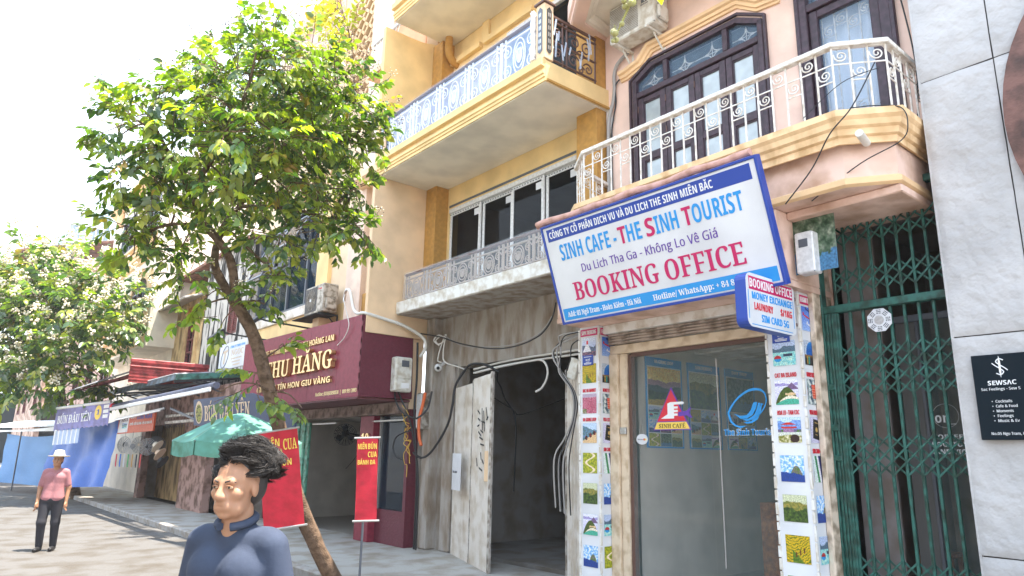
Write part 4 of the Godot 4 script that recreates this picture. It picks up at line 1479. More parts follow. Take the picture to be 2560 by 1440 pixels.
func small_sign() -> void:
	var o := thing("projecting_sign", "small double sided BOOKING OFFICE MONEY EXCHANGE sign beside right poster column", "sign", Vector3(-3.36, 2.73, 0.0))
	var st := mb()
	var p := PackedVector2Array()
	for q in [[-0.33, 2.80, 225], [0.35, 2.80, 315], [0.35, 3.15, 45], [-0.33, 3.15, 135]]:
		for k in 5:
			var a := deg_to_rad(q[2] - 45 + 22.5 * k)
			p.append(Vector2(q[0] + 0.07 * cos(a), q[1] + 0.07 * sin(a)))
	var xf := Transform3D(Basis(Vector3(0, 0, -1), Vector3.UP, Vector3.RIGHT), Vector3.ZERO)
	var p2 := PackedVector2Array()
	for q in p:
		p2.append(Vector2(-q.x, q.y))
	prism(st, p2, -3.415, -3.302, xf)
	part("casing", st, M.sign_blue, o)
	st = mb()
	prism(st, p2, -3.302, -3.2985, xf)
	part("face", st, M.sign_white, o)
	st = mb()
	prism(st, pv([-0.38, 3.07, 0.36, 3.07, 0.36, 3.19, -0.38, 3.19]), -3.2985, -3.2965, xf)
	part("band", st, M.magenta_print, o)
	st = mb()
	for q in [[-0.40, -0.392, 2.80, 3.06], [0.362, 0.37, 2.80, 3.06], [-0.36, 0.33, 2.75, 2.757]]:
		prism(st, pv([q[0], q[2], q[1], q[2], q[1], q[3], q[0], q[3]]), -3.2985, -3.2968, xf)
	part("edge_line", st, M.sky_blue_print, o)
	var u := Vector3(0, 0, -1)
	var x := -3.2962
	write(o, "BOOKING OFFICE", f_bold, M.white_print, Vector3(x, 3.09, 0.37), u, Vector3.UP, 0.72, 0.08)
	write(o, "MONEY EXCHANGE", f_bold, M.sky_blue_print, Vector3(x, 2.985, 0.34), u, Vector3.UP, 0.68, 0.065)
	write(o, "LAUNDRY", f_bold, M.red_print, Vector3(x, 2.89, 0.31), u, Vector3.UP, 0.31, 0.065)
	write(o, "$/1KG", f_bold, M.red_print, Vector3(x, 2.89, -0.13), u, Vector3.UP, 0.2, 0.065)
	write(o, "SIM CARD 5G", f_bold, M.sky_blue_print, Vector3(x, 2.79, 0.2), u, Vector3.UP, 0.46, 0.065)
	st = mb()
	for y in [2.85, 3.1]:
		bx(st, Vector3(-3.375, y, -0.53), Vector3(-3.345, y + 0.03, -0.36), 0.003)
	part("bracket", st, M.iron_brown, o)
	# a printed waterfall panel and meter box behind it on the beam
	var b := thing("meter_box", "grey electric meter box on the wall above the right poster column", "meter box", Vector3(-3.1, 3.2, -0.7))
	part("box", box3(-3.2, -3.02, 3.3, 3.7, -0.45, -0.3, 0.012), M.pvc, b)
	part("window", box3(-3.16, -3.07, 3.55, 3.63, -0.301, -0.294, 0.003), M.grey_frame, b)
	var w := thing("waterfall_banner", "dark green waterfall banner hanging right of the booking sign", "banner", Vector3(-3.3, 3.3, -0.38))
	sheet(w, "print", Vector3(-3.1, 3.62, -0.405), Vector3.RIGHT, Vector3.UP, 0.5, 0.6, picture("fall", 60, 60, 3), 0.004)

# ---------------------------------------------------------------- green folding gate
func build_gate() -> void:
	var o := thing("folding_gate", "green steel folding scissor gate under a fixed grille, right of the shop", "gate", Vector3(-2.65, WALK_Y, -0.9))
	var z := -0.90
	var st := mb()
	for x in [-3.235, -3.205, -3.175, -3.15]:
		part("folded_post", box3(x - 0.012, x + 0.012, WALK_Y, 3.0, z - 0.03, z + 0.03, 0.004), M.green_gate, o)
	part("transom", box3(-3.25, -2.10, 3.0, 3.075, z - 0.045, z + 0.045, 0.006), M.green_gate, o)
	part("head_rail", box3(-3.25, -2.10, 4.10, 4.165, z - 0.045, z + 0.045, 0.006), M.green_gate, o)
	part("side_post", box3(-2.135, -2.095, WALK_Y, 4.1, z - 0.05, z + 0.03, 0.006), mat(L(0.42, 0.34, 0.40), 0.6), o)
	part("side_post", box3(-3.27, -3.252, WALK_Y, 4.1, z - 0.05, z + 0.05, 0.004), M.green_gate, o)
	var lower := mb()
	bx(lower, Vector3(-0.013, WALK_Y, -0.014), Vector3(0.013, 2.998, 0.014), 0.004)
	var lm := lower.commit()
	var upper := mb()
	bx(upper, Vector3(-0.012, 3.076, -0.012), Vector3(0.012, 4.10, 0.012), 0.004)
	var um := upper.commit()
	var sl := mb()
	var dx := 0.123
	var dy := 0.118
	bar(sl, Vector3(-dx / 2, -dy / 2, 0), Vector3(dx / 2, dy / 2, 0), 0.018, 0.005, Vector3.UP, 0.0015)
	var slm := sl.commit()
	var rv := mb()
	ball(rv, Vector3.ZERO, Vector3(0.008, 0.008, 0.006), 6, 4)
	var rvm := rv.commit()
	var flip := Basis(Vector3(-1, 0, 0), Vector3.UP, Vector3(0, 0, -1))
	for i in 9:
		var x := -3.13 + dx * i
		again("gate_bar", lm, M.green_gate, o, Transform3D(Basis.IDENTITY, Vector3(x, 0, z)))
		again("gate_bar", um, M.green_gate, o, Transform3D(Basis.IDENTITY, Vector3(x, 0, z)))
		again("rivet", rvm, M.green_gate, o, Transform3D(Basis.IDENTITY, Vector3(x, 2.02, z + 0.015)))
		if i == 8:
			break
		for y0 in [2.19, 1.47, 0.4, 3.18, 3.66]:
			var rows := 4 if y0 == 2.19 else (2 if y0 > 3 else 3)
			for r in rows:
				var c := Vector3(x + dx / 2, y0 + dy * (r + 0.5), z)
				again("slat", slm, M.green_gate, o, Transform3D(Basis.IDENTITY, c + Vector3(0, 0, 0.018)))
				again("slat", slm, M.green_gate, o, Transform3D(flip, c + Vector3(0, 0, -0.018)))
	for q in [[2.28, "hasp"], [1.9, "lock_plate"], [1.62, "hasp"]]:
		part(q[1], box3(-3.27, -3.19, q[0] - 0.03, q[0] + 0.03, z + 0.035, z + 0.055, 0.008), M.green_gate, o)
	# peeled strip of wall on the left
	var w := thing("peeling_pier", "narrow peeling cream wall strip between poster column and green gate", "pier", Vector3(-3.3, WALK_Y, -0.75))
	part("pier", box3(-3.333, -3.272, WALK_Y, 4.1, -1.1, -0.72, 0.01), mat(L(0.74, 0.60, 0.47), 0.95, T.grime, 0.9, T.b_plaster, 0.6), w)
	# entrance behind the gate
	var e := thing("entrance", "dim shop entrance with grey wall and glass door behind the green gate", "entrance", Vector3(-2.7, WALK_Y, -1.3))
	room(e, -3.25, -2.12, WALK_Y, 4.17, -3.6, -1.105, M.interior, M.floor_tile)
	part("grey_panel", box3(-3.25, -2.90, WALK_Y, 4.1, -1.34, -1.30), mat(L(0.30, 0.26, 0.25), 0.8, T.stain, 0.6), e)
	part("door_panel", box3(-2.78, -2.60, WALK_Y, 2.9, -1.36, -1.33), mat(L(0.10, 0.095, 0.09), 0.6), e)
	part("door_frame", box3(-2.60, -2.57, WALK_Y, 2.9, -1.35, -1.31, 0.004), M.grey_frame, e)
	part("door_frame", box3(-2.16, -2.125, WALK_Y, 2.9, -1.35, -1.31, 0.004), M.grey_frame, e)
	part("door_frame", box3(-2.90, -2.125, 2.905, 2.97, -1.35, -1.31, 0.004), M.grey_frame, e)
	part("pane", box3(-2.57, -2.16, WALK_Y, 2.9, -1.335, -1.327), M.glass, e)
	var d := thing("coffee_decal", "white ring decal reading on_ COFFEE ROOFTOP SANDWICH on glass door", "decal", Vector3(-2.4, 1.6, -1.32))
	var rg := mb()
	var pts := []
	for i in 33:
		pts.append(Vector3(-2.43 + 0.107 * cos(TAU * i / 32), 2.01 + 0.107 * sin(TAU * i / 32), -1.324))
	tube(rg, pts, 0.002, 0.002, 4, false)
	part("ring", rg, M.white_print, d)
	write(d, "on_", f_bold, M.white_print, Vector3(-2.52, 1.95, -1.3255), Vector3.RIGHT, Vector3.UP, 0.17, 0.085, 0.002)
	write(d, "COFFEE", f_bold, M.white_print, Vector3(-2.56, 1.80, -1.3255), Vector3.RIGHT, Vector3.UP, 0.25, 0.042, 0.002)
	write(d, "ROOFTOP", f_bold, M.white_print, Vector3(-2.57, 1.735, -1.3255), Vector3.RIGHT, Vector3.UP, 0.29, 0.042, 0.002)
	write(d, "SANDWICH", f_bold, M.white_print, Vector3(-2.58, 1.67, -1.3255), Vector3.RIGHT, Vector3.UP, 0.32, 0.042, 0.002)
	var sto := thing("stool", "orange wooden stool in the dark entrance behind the green gate", "stool", Vector3(-2.82, WALK_Y, -1.9))
	part("seat", box3(-3.0, -2.66, 0.72, 0.76, -2.05, -1.75, 0.008), M.wood_orange, sto)
	for q in [[-2.97, -1.78], [-2.69, -1.78], [-2.97, -2.02], [-2.69, -2.02]]:
		part("leg", box3(q[0] - 0.02, q[0] + 0.02, WALK_Y, 0.72, q[1] - 0.02, q[1] + 0.02, 0.004), M.wood_orange, sto)
	# octagonal charm on the transom
	var c := thing("octagon_charm", "white octagonal trigram charm hung on the green gate transom", "charm", Vector3(-2.72, 2.85, z + 0.06))
	var oc := mb()
	var pp := PackedVector2Array()
	for i in 8:
		pp.append(Vector2(0.115 * cos(TAU * (i + 0.5) / 8), 0.115 * sin(TAU * (i + 0.5) / 8)))
	var ct := Transform3D(Basis.IDENTITY, Vector3(-2.72, 2.87, z))
	prism(oc, pp, 0.05, 0.062, ct)
	part("plate", oc, M.sign_white, c)
	oc = mb()
	for i in 8:
		for k in 3:
			var bq := Basis(Vector3.BACK, TAU * i / 8)
			bx(oc, Vector3(-0.02, 0.06 + 0.015 * k, 0.062), Vector3(-0.003 if (i + k) % 2 == 0 else 0.02, 0.067 + 0.015 * k, 0.064), 0, Transform3D(bq, ct.origin))
			if (i + k) % 2 == 0:
				bx(oc, Vector3(0.003, 0.06 + 0.015 * k, 0.062), Vector3(0.02, 0.067 + 0.015 * k, 0.064), 0, Transform3D(bq, ct.origin))
	part("trigram", oc, M.grey_frame, c)
	oc = mb()
	var mp := PackedVector2Array()
	for i in 24:
		mp.append(Vector2(0.042 * cos(TAU * i / 24), 0.042 * sin(TAU * i / 24)))
	prism(oc, mp, 0.062, 0.068, ct)
	part("mirror", oc, M.alu, c)

# ---------------------------------------------------------------- yellow house being renovated
const YW := -1.16

func build_yellow_house() -> void:
	var o := thing("yellow_house", "yellow house under renovation with film wrapped balconies above a bare concrete ground floor", "house", Vector3(-8.5, 0, YW))
	var w := mb()
	wall(w, -10.72, -6.285, WALK_Y, 3.985, -1.2, 0.25, [[-9.9, -6.34, WALK_Y, 3.06]])
	part("ground_wall", w, M.concrete, o)
	part("column", box3(-10.66, -10.43, WALK_Y, 3.975, -1.25, -1.0, 0.02), M.concrete, o)
	part("pilaster", box3(-10.2, -9.92, WALK_Y, 3.1, -1.22, -1.12, 0.02), M.concrete, o)
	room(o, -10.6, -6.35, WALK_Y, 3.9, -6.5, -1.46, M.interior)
	part("balcony_slab", box3(-10.68, -6.3, 3.98, 4.19, -1.3, -0.35, 0.008), M.white_paint, o)
	part("slab_soffit", box3(-10.66, -6.31, 3.965, 3.979, -1.19, -0.37), M.concrete, o)
	# first floor
	w = mb()
	wall(w, -10.72, -6.285, 4.19, 6.46, YW, 0.2, [[-10.31, -6.97, 4.25, 6.03]])
	wall(w, -10.72, -6.285, 6.46, 19.0, YW, 0.2, [[-8.7, -6.86, 6.85, 8.95]])
	part("wall", w, M.yellow, o)
	room(o, -10.6, -6.35, 4.25, 6.4, -4.5, YW - 0.22, M.interior)
	room(o, -10.6, -6.35, 6.8, 9.4, -4.5, YW - 0.22, M.interior)
	for y in [[4.19, 6.459], [6.78, 9.499], [9.9, 12.5]]:
		part("column", box3(-10.70, -10.36, y[0], y[1], YW - 0.01, -0.88, 0.006), M.ochre, o)
		part("column", box3(-6.69, -6.29, y[0], y[1], -1.3, -0.88, 0.006), M.ochre, o)
	part("side_wall", box3(-10.80, -10.722, WALK_Y, 19.0, -5.0, -1.25), M.peach, o)
	# balcony slabs above
	for k in 2:
		var y: float = [6.46, 9.50][k]
		var x1: float = [-6.23, -6.23][k]
		var x0: float = [-10.70, -10.46][k]
		w = mb()
		bx(w, Vector3(x0, y + 0.004, YW), Vector3(x1, y + 0.30, 0.16))
		part("balcony_slab", w, M.yellow, o)
		w = mb()
		bx(w, Vector3(x0 + 0.01, y - 0.012, YW + 0.01), Vector3(x1 - 0.03, y + 0.003, 0.14))
		part("soffit", w, M.soffit, o)
		w = mb()
		var prof := pv([0.0, y, 0.012, y, 0.012, y + 0.05, 0.03, y + 0.055, 0.03, y + 0.09, 0.05, y + 0.10, 0.05, y + 0.15, 0.025, y + 0.16, 0.025, y + 0.20, 0.09, y + 0.205, 0.09, y + 0.315, 0.0, y + 0.32])
		moulding(w, [Vector3(x0, 0, 0.15), Vector3(x1 - 0.004, 0, 0.15)], prof, [Vector3.BACK])
		part("cornice", w, M.yellow, o)
		w = mb()
		bx(w, Vector3(x1 - 0.003, y - 0.004, YW), Vector3(x1 + 0.02, y + 0.03, 0.14), 0.003)
		part("edge_strip", w, M.ochre, o)
	# belt mouldings and pilaster on the second floor
	part("belt_moulding", box3(-10.36, -9.42, 9.0, 9.11, YW, YW + 0.09, 0.006), M.yellow, o)
	part("belt_moulding", box3(-9.32, -7.95, 9.0, 9.11, YW, YW + 0.09, 0.006), M.yellow, o)
	part("pilaster", box3(-9.40, -9.2, 9.112, 9.49, YW, YW + 0.05, 0.005), M.yellow, o)
	w = mb()
	tube(w, curve([Vector3(-10.2, 9.5, -0.92), Vector3(-10.2, 9.2, -0.92), Vector3(-10.22, 9.05, -1.02), Vector3(-10.24, 9.0, -1.2)], 4), 0.075, 0.075, 10)
	part("drain", w, M.ochre, o)
	# partitions on the left
	part("partition", box3(-10.80, -10.705, 3.6, 6.78, YW, 0.2, 0.008), M.peach, o)
	w = mb()
	var p := pv([-0.19, 6.785, 1.16, 6.785, 1.16, 9.62, 1.02, 9.60, 0.85, 9.56, 0.65, 9.51, 0.35, 9.495, -0.19, 9.5])
	prism(w, p, -10.80, -10.705, Transform3D(Basis(Vector3(0, 0, -1), Vector3.UP, Vector3.RIGHT), Vector3.ZERO))
	part("partition", w, M.yellow, o)
	sliding_window()
	var st := mb()
	# window high on the right
	var win := thing("upper_window", "white framed dark window beside the pink house overhang on yellow house", "window", Vector3(-7.8, 6.85, YW))
	for q in [[-8.7, -8.62, 6.85, 8.95], [-6.94, -6.86, 6.85, 8.95], [-7.82, -7.74, 6.93, 8.87], [-8.62, -6.94, 8.87, 8.95], [-8.62, -6.94, 6.85, 6.93]]:
		bx(st, Vector3(q[0], q[2], YW - 0.08), Vector3(q[1], q[3], YW + 0.02), 0.006)
	part("frame", st, M.pvc, win)
	part("pane", box3(-8.62, -7.82, 6.93, 8.87, YW - 0.05, YW - 0.042), M.glass_dark, win)
	part("pane", box3(-7.74, -6.94, 6.93, 8.87, YW - 0.05, YW - 0.042), M.glass_dark, win)
	ornate_rail("wrapped_railing", "ornate iron railing of the yellow house upper balcony wrapped in clear film", -10.42, -6.42, 6.80, 7.53, 0.13, 5, true)
	ornate_rail("wrapped_railing", "ornate iron railing on the white concrete slab of the yellow house, loosely wrapped", -10.5, -6.4, 4.20, 4.68, -0.42, 6, false)
	# end railing, brown scrolls and torn film
	var e := thing("end_railing", "short brown scroll end railing with torn film next to the pink house", "railing", Vector3(-6.27, 6.8, -0.4))
	st = mb()
	for y in [6.83, 7.12, 7.42, 7.49]:
		bx(st, Vector3(-6.285, y, -0.86), Vector3(-6.255, y + (0.022 if y < 7.45 else 0.04), 0.03), 0.003)
	for z in [0.0, -0.19, -0.27, -0.84]:
		bx(st, Vector3(-6.28, 6.80, z - 0.012), Vector3(-6.26, 7.5, z + 0.012), 0.003)
	part("frame", st, M.iron_brown, e)
	for q in [[-0.42, 7.28, 0.11, 1.0], [-0.66, 7.26, 0.12, -1.0], [-0.40, 6.98, 0.12, -1.0], [-0.70, 6.96, 0.1, 1.0], [-0.55, 7.12, 0.08, 1.0], [-0.56, 6.9, 0.07, -1.0], [-0.10, 7.28, 0.08, 1.0], [-0.10, 6.98, 0.08, -1.0]]:
		st = mb()
		tube(st, spiral(Vector3(-6.27, q[1], q[0]), Vector3(0, 0, q[3]), Vector3.UP, q[2], 1.5, 0.4), 0.013, 0.009, 6)
		part("scroll", st, M.iron_brown, e)
	st = mb()
	for i in 14:
		var z := rng.randf_range(-0.8, 0.0)
		var y := rng.randf_range(6.85, 7.3)
		bar(st, Vector3(-6.25, y, z), Vector3(-6.25 + rng.randf_range(-0.01, 0.02), y + rng.randf_range(0.1, 0.3), z + rng.randf_range(-0.08, 0.08)), 0.03, 0.002, Vector3.BACK)
	part("film_shred", st, M.film, e)
	# corner posts with dark pierced plates
	for k in 2:
		var x := [-6.30, -10.56][k] as float
		var c := thing("balcony_post", ["peach corner post with dark pierced iron plates at right end of upper balcony", "slim post with dark pierced plates at left end of upper balcony"][k], "post", Vector3(x, 6.78, 0.1))
		part("post", box3(x - 0.085, x + 0.085, 6.78, 7.62, 0.03, 0.2, 0.008), M.peach, c)
		part("cap", box3(x - 0.11, x + 0.11, 7.62, 7.655, 0.005, 0.225, 0.006), M.iron_brown, c)
		var plate := pv([-0.045, 6.90, 0.0, 6.86, 0.045, 6.90, 0.045, 7.52, 0.0, 7.57, -0.045, 7.52])
		st = mb()
		prism(st, plate, 0.0, 0.006, Transform3D(Basis.IDENTITY, Vector3(x, 0, 0.201)))
		part("front_plate", st, M.grey_frame, c)
		st = mb()
		prism(st, plate, 0.0, 0.006, Transform3D(Basis(Vector3(0, 0, -1), Vector3.UP, Vector3.RIGHT), Vector3(x + 0.086, 0, 0.115)))
		part("side_plate", st, M.dark, c)
		st = mb()
		for i in 6:
			for s in [-1, 1]:
				bx(st, Vector3(x + s * 0.014 - 0.008, 6.92 + i * 0.1, 0.207), Vector3(x + s * 0.014 + 0.008, 6.98 + i * 0.1, 0.2085))
				bx(st, Vector3(x + 0.092, 6.92 + i * 0.1, 0.115 + s * 0.014 - 0.008), Vector3(x + 0.0935, 6.98 + i * 0.1, 0.115 + s * 0.014 + 0.008))
		part("piercing", st, M.alu, c)
	# twisted bundle of film by the corner post
	var f := thing("film_bundle", "bunched white plastic film hanging beside the right corner post", "plastic film", Vector3(-6.47, 6.8, 0.16))
	st = mb()
	for i in 7:
		var pts := []
		for k in 9:
			pts.append(Vector3(-6.47 + rng.randf_range(-0.035, 0.035), 7.60 - 0.095 * k, 0.17 + rng.randf_range(-0.02, 0.025)))
		tube(st, pts, 0.02, 0.028, 6, true, 0.3)
	part("film", st, M.cloth_white, f)
	corrugated_doors()

func sliding_window() -> void:
	var o := thing("sliding_window", "four pane white sliding window behind lower balcony of the yellow house", "window", Vector3(-8.6, 4.25, YW))
	var st := mb()
	bx(st, Vector3(-10.31, 6.06, YW - 0.06), Vector3(-6.97, 6.10, YW + 0.01))
	part("dark_gap", st, M.grey_frame, o)
	var xs := [-10.31, -9.37, -8.53, -7.72, -6.97]
	st = mb()
	bx(st, Vector3(-10.31, 5.95, YW - 0.1), Vector3(-6.97, 6.03, YW + 0.01), 0.006)
	bx(st, Vector3(-10.31, 4.25, YW - 0.1), Vector3(-6.97, 4.32, YW + 0.01), 0.006)
	part("frame", st, M.pvc, o)
	for i in 4:
		var z := YW - (0.02 if i % 2 == 0 else 0.06)
		st = mb()
		var a: float = xs[i] + 0.002
		var b: float = xs[i + 1] - 0.002
		bx(st, Vector3(a, 4.32, z - 0.03), Vector3(a + 0.06, 5.95, z), 0.004)
		bx(st, Vector3(b - 0.06, 4.32, z - 0.03), Vector3(b, 5.95, z), 0.004)
		bx(st, Vector3(a + 0.06, 5.89, z - 0.028), Vector3(b - 0.06, 5.949, z - 0.002), 0.004)
		var s := part("sash", st, M.pvc, o)
		part("pane", box3(a + 0.06, b - 0.06, 4.32, 5.89, z - 0.02, z - 0.014), M.glass_dark, s)
		part("sticker", box3(b - 0.2, b - 0.07, 5.74, 5.86, z - 0.013, z - 0.011), M.sign_white, s)
		st = mb()
		for k in 12:
			bx(st, Vector3(lerpf(a, b, k / 12.0), 5.91, z - 0.001), Vector3(lerpf(a, b, k / 12.0 + 0.04), 5.93, z + 0.0015))
		part("tape_mark", st, M.grey_frame, s)

func ornate_rail(called: String, label: String, x0: float, x1: float, y0: float, y1: float, z: float, n: int, full: bool) -> void:
	var o := thing(called, label, "railing", Vector3((x0 + x1) / 2, y0, z))
	var m: StandardMaterial3D = M.iron_brown if not full else M.alu
	var iron := mat(L(0.85, 0.86, 0.88), 0.5) if full else mat(L(0.42, 0.34, 0.28), 0.55)
	var st := mb()
	bx(st, Vector3(x0, y1 - 0.04, z - 0.03), Vector3(x1, y1, z + 0.03), 0.01)
	part("handrail", st, M.iron_brown, o)
	for y in [y1 - 0.12, y0 + 0.02]:
		part("rail", box3(x0, x1, y, y + 0.025, z - 0.012, z + 0.012, 0.004), iron, o)
	var h := y1 - y0 - 0.14
	var yc := y0 + 0.02 + h / 2
	var up := mb()
	bx(up, Vector3(-0.012, y0, -0.012), Vector3(0.012, y1 - 0.04, 0.012), 0.003)
	var upm := up.commit()
	var L0 := (x1 - x0) / n
	# one panel: oval medallion with scrolls
	var med := mb()
	for r in [1.0, 0.72, 0.4]:
		var pts := []
		for i in 25:
			pts.append(Vector3(cos(TAU * i / 24) * 0.13 * r, sin(TAU * i / 24) * h * 0.46 * r, 0))
		tube(med, pts, 0.010, 0.010, 5, false)
	for i in 5:
		var pts := []
		for k in 7:
			var t := k / 6.0
			pts.append(Vector3((i - 2) * 0.035 * t, -h * 0.2 + h * 0.4 * t, 0))
		tube(med, pts, 0.007, 0.007, 4)
	var medm := med.commit()
	var sc := mb()
	tube(sc, spiral(Vector3.ZERO, Vector3.RIGHT, Vector3.UP, h * 0.23, 1.7, 0.2), 0.011, 0.008, 5)
	var scm := sc.commit()
	for i in n:
		var cx := x0 + L0 * (i + 0.5)
		for s in [-1.0, 1.0]:
			again("upright", upm, iron, o, Transform3D(Basis.IDENTITY, Vector3(cx + s * (L0 / 2 - 0.015), 0, z)))
			again("upright", upm, iron, o, Transform3D(Basis.IDENTITY, Vector3(cx + s * (L0 / 2 - 0.10), 0, z)))
		again("medallion", medm, iron, o, Transform3D(Basis.IDENTITY, Vector3(cx, yc, z)))
		for s in [-1.0, 1.0]:
			for v in [-1.0, 1.0]:
				var b := Basis.from_scale(Vector3(s, 1, 1)) if v > 0 else Basis(Vector3.BACK, PI) * Basis.from_scale(Vector3(-s, 1, 1))
				again("scroll", scm, iron, o, Transform3D(b, Vector3(cx + s * (0.14 + h * 0.22), yc + v * h * 0.25, z)))
	# plastic film, creased
	var fs := [0.035, -0.05] if full else [0.035]
	for dz in fs:
		st = mb()
		var nx := int((x1 - x0) / 0.05)
		var ny := 8
		var nz := FastNoiseLite.new()
		nz.seed = 5 + int(full)
		nz.frequency = 3.0
		var pt := func(i: int, j: int) -> Vector3:
			var x := lerpf(x0 - 0.02, x1 - (0.0 if full else 0.1), float(i) / nx)
			var y := lerpf(y0 + 0.01, y1 + 0.015, float(j) / ny)
			return Vector3(x, y + 0.012 * sin(i * 0.9) * (1.0 if j == 0 else 0.0), z + dz + 0.018 * nz.get_noise_2d(x * 1.5, y * 0.6))
		st.set_smooth_group(0)
		for i in nx:
			for j in ny:
				if full and rng.randf() < 0.008:
					continue
				for e in [[0, 0], [1, 1], [1, 0], [0, 0], [0, 1], [1, 1]]:
					st.set_uv(Vector2.ZERO)
					st.add_vertex(pt.call(i + e[0], j + e[1]))
		st.index()
		st.generate_normals()
		var fm: StandardMaterial3D = both(glass(0.16 if dz > 0 else 0.7, Color(0.72, 0.80, 0.92), 0.3))
		if not full:
			fm = both(glass(0.2, Color(0.9, 0.92, 0.95), 0.3))
		part("film", st, fm, o)

func corrugated_doors() -> void:
	# left leaf swings out, right leaf swings in
	var o := thing("sheet_metal_gate", "left rusty ribbed sheet metal door leaf with black graffiti, standing open", "door", Vector3(-9.3, WALK_Y, -1.1))
	var a := Vector3(-9.86, WALK_Y, -1.14)
	var b := Vector3(-7.95, WALK_Y, -0.42)
	var mid := a.lerp(b, 0.52)
	var st := mb()
	ribbed(st, a, mid - a, Vector3(0, 2.66, 0), 0.075, 0.012)
	part("panel", st, both(M.sheet_white), o)
	st = mb()
	ribbed(st, mid + Vector3(0.01, 0, 0.0), b - mid, Vector3(0, 2.72, 0), 0.075, 0.012)
	part("panel", st, both(M.sheet_white), o)
	st = mb()
	bar(st, b, b + Vector3(0, 2.74, 0), 0.05, 0.04, Vector3.RIGHT, 0.004)
	bar(st, mid, mid + Vector3(0, 2.7, 0), 0.015, 0.03, Vector3.RIGHT, 0.002)
	part("stile", st, M.galv, o)
	var u := (b - a).normalized()
	var n := u.cross(Vector3.UP)
	if n.z < 0:
		n = -n
	# spray paint marks, flat on the ribs
	st = mb()
	for q in [[0.30, 2.22, 0.42, 2.16], [0.32, 2.1, 0.44, 2.06], [0.30, 1.98, 0.40, 2.0], [0.52, 2.24, 0.56, 1.92], [0.60, 2.2, 0.66, 1.9], [0.5, 2.05, 0.68, 2.02], [0.47, 1.92, 0.6, 1.88], [0.72, 2.24, 0.80, 2.06], [0.74, 2.06, 0.84, 2.1], [0.36, 1.9, 0.5, 1.84], [0.42, 1.82, 0.6, 1.78], [0.48, 1.72, 0.66, 1.70], [0.5, 1.6, 0.54, 1.5], [0.3, 1.52, 0.34, 1.4], [0.44, 1.38, 0.6, 1.34], [0.58, 1.5, 0.66, 1.44]]:
		bar(st, mid + u * (q[0] + 0.02) + Vector3(0, q[1], 0) + n * 0.016, mid + u * (q[2] + 0.02) + Vector3(0, q[3], 0) + n * 0.016, 0.022, 0.003, Vector3(0.3, 1, 0.1))
	part("graffiti", st, M.dark, o)
	var pl := mb()
	bar(pl, mid + u * 0.84 + Vector3(0, 1.2, 0) + n * 0.02, mid + u * 0.84 + Vector3(0, 1.62, 0) + n * 0.02, 0.09, 0.01, Vector3.RIGHT, 0.003)
	part("patch", pl, M.peach, o)
	var r := thing("sheet_metal_gate", "right ribbed sheet metal door leaf half open beside the left poster column", "door", Vector3(-6.6, WALK_Y, -1.2))
	st = mb()
	var c := Vector3(-6.36, WALK_Y, -0.92)
	var d := Vector3(-7.0, WALK_Y, -0.98)
	ribbed(st, d, c - d, Vector3(0, 2.72, 0), 0.075, 0.012)
	part("panel", st, M.sheet_white, r)
	st = mb()
	bar(st, d, d + Vector3(0, 2.74, 0), 0.04, 0.03, Vector3.RIGHT, 0.003)
	bar(st, d.lerp(c, 0.62) + Vector3(0, 0, 0.015), d.lerp(c, 0.62) + Vector3(0, 2.72, 0.015), 0.012, 0.012, Vector3.RIGHT)
	part("stile", st, M.galv, r)
	var s := thing("notice_board", "small white construction notice board leaning at the concrete pilaster", "notice", Vector3(-9.4, 1.1, -0.85))
	sheet(s, "board", Vector3(-9.28, 1.32, -0.78), u, Vector3.UP, 0.5, 0.56, M.sign_white, 0.008)
	write(s, "CÔNG TRÌNH", f_sans, M.grey_frame, Vector3(-9.28, 1.30, -0.78) - u * 0.2 + n * 0.001, u, Vector3.UP, 0.25, 0.03)

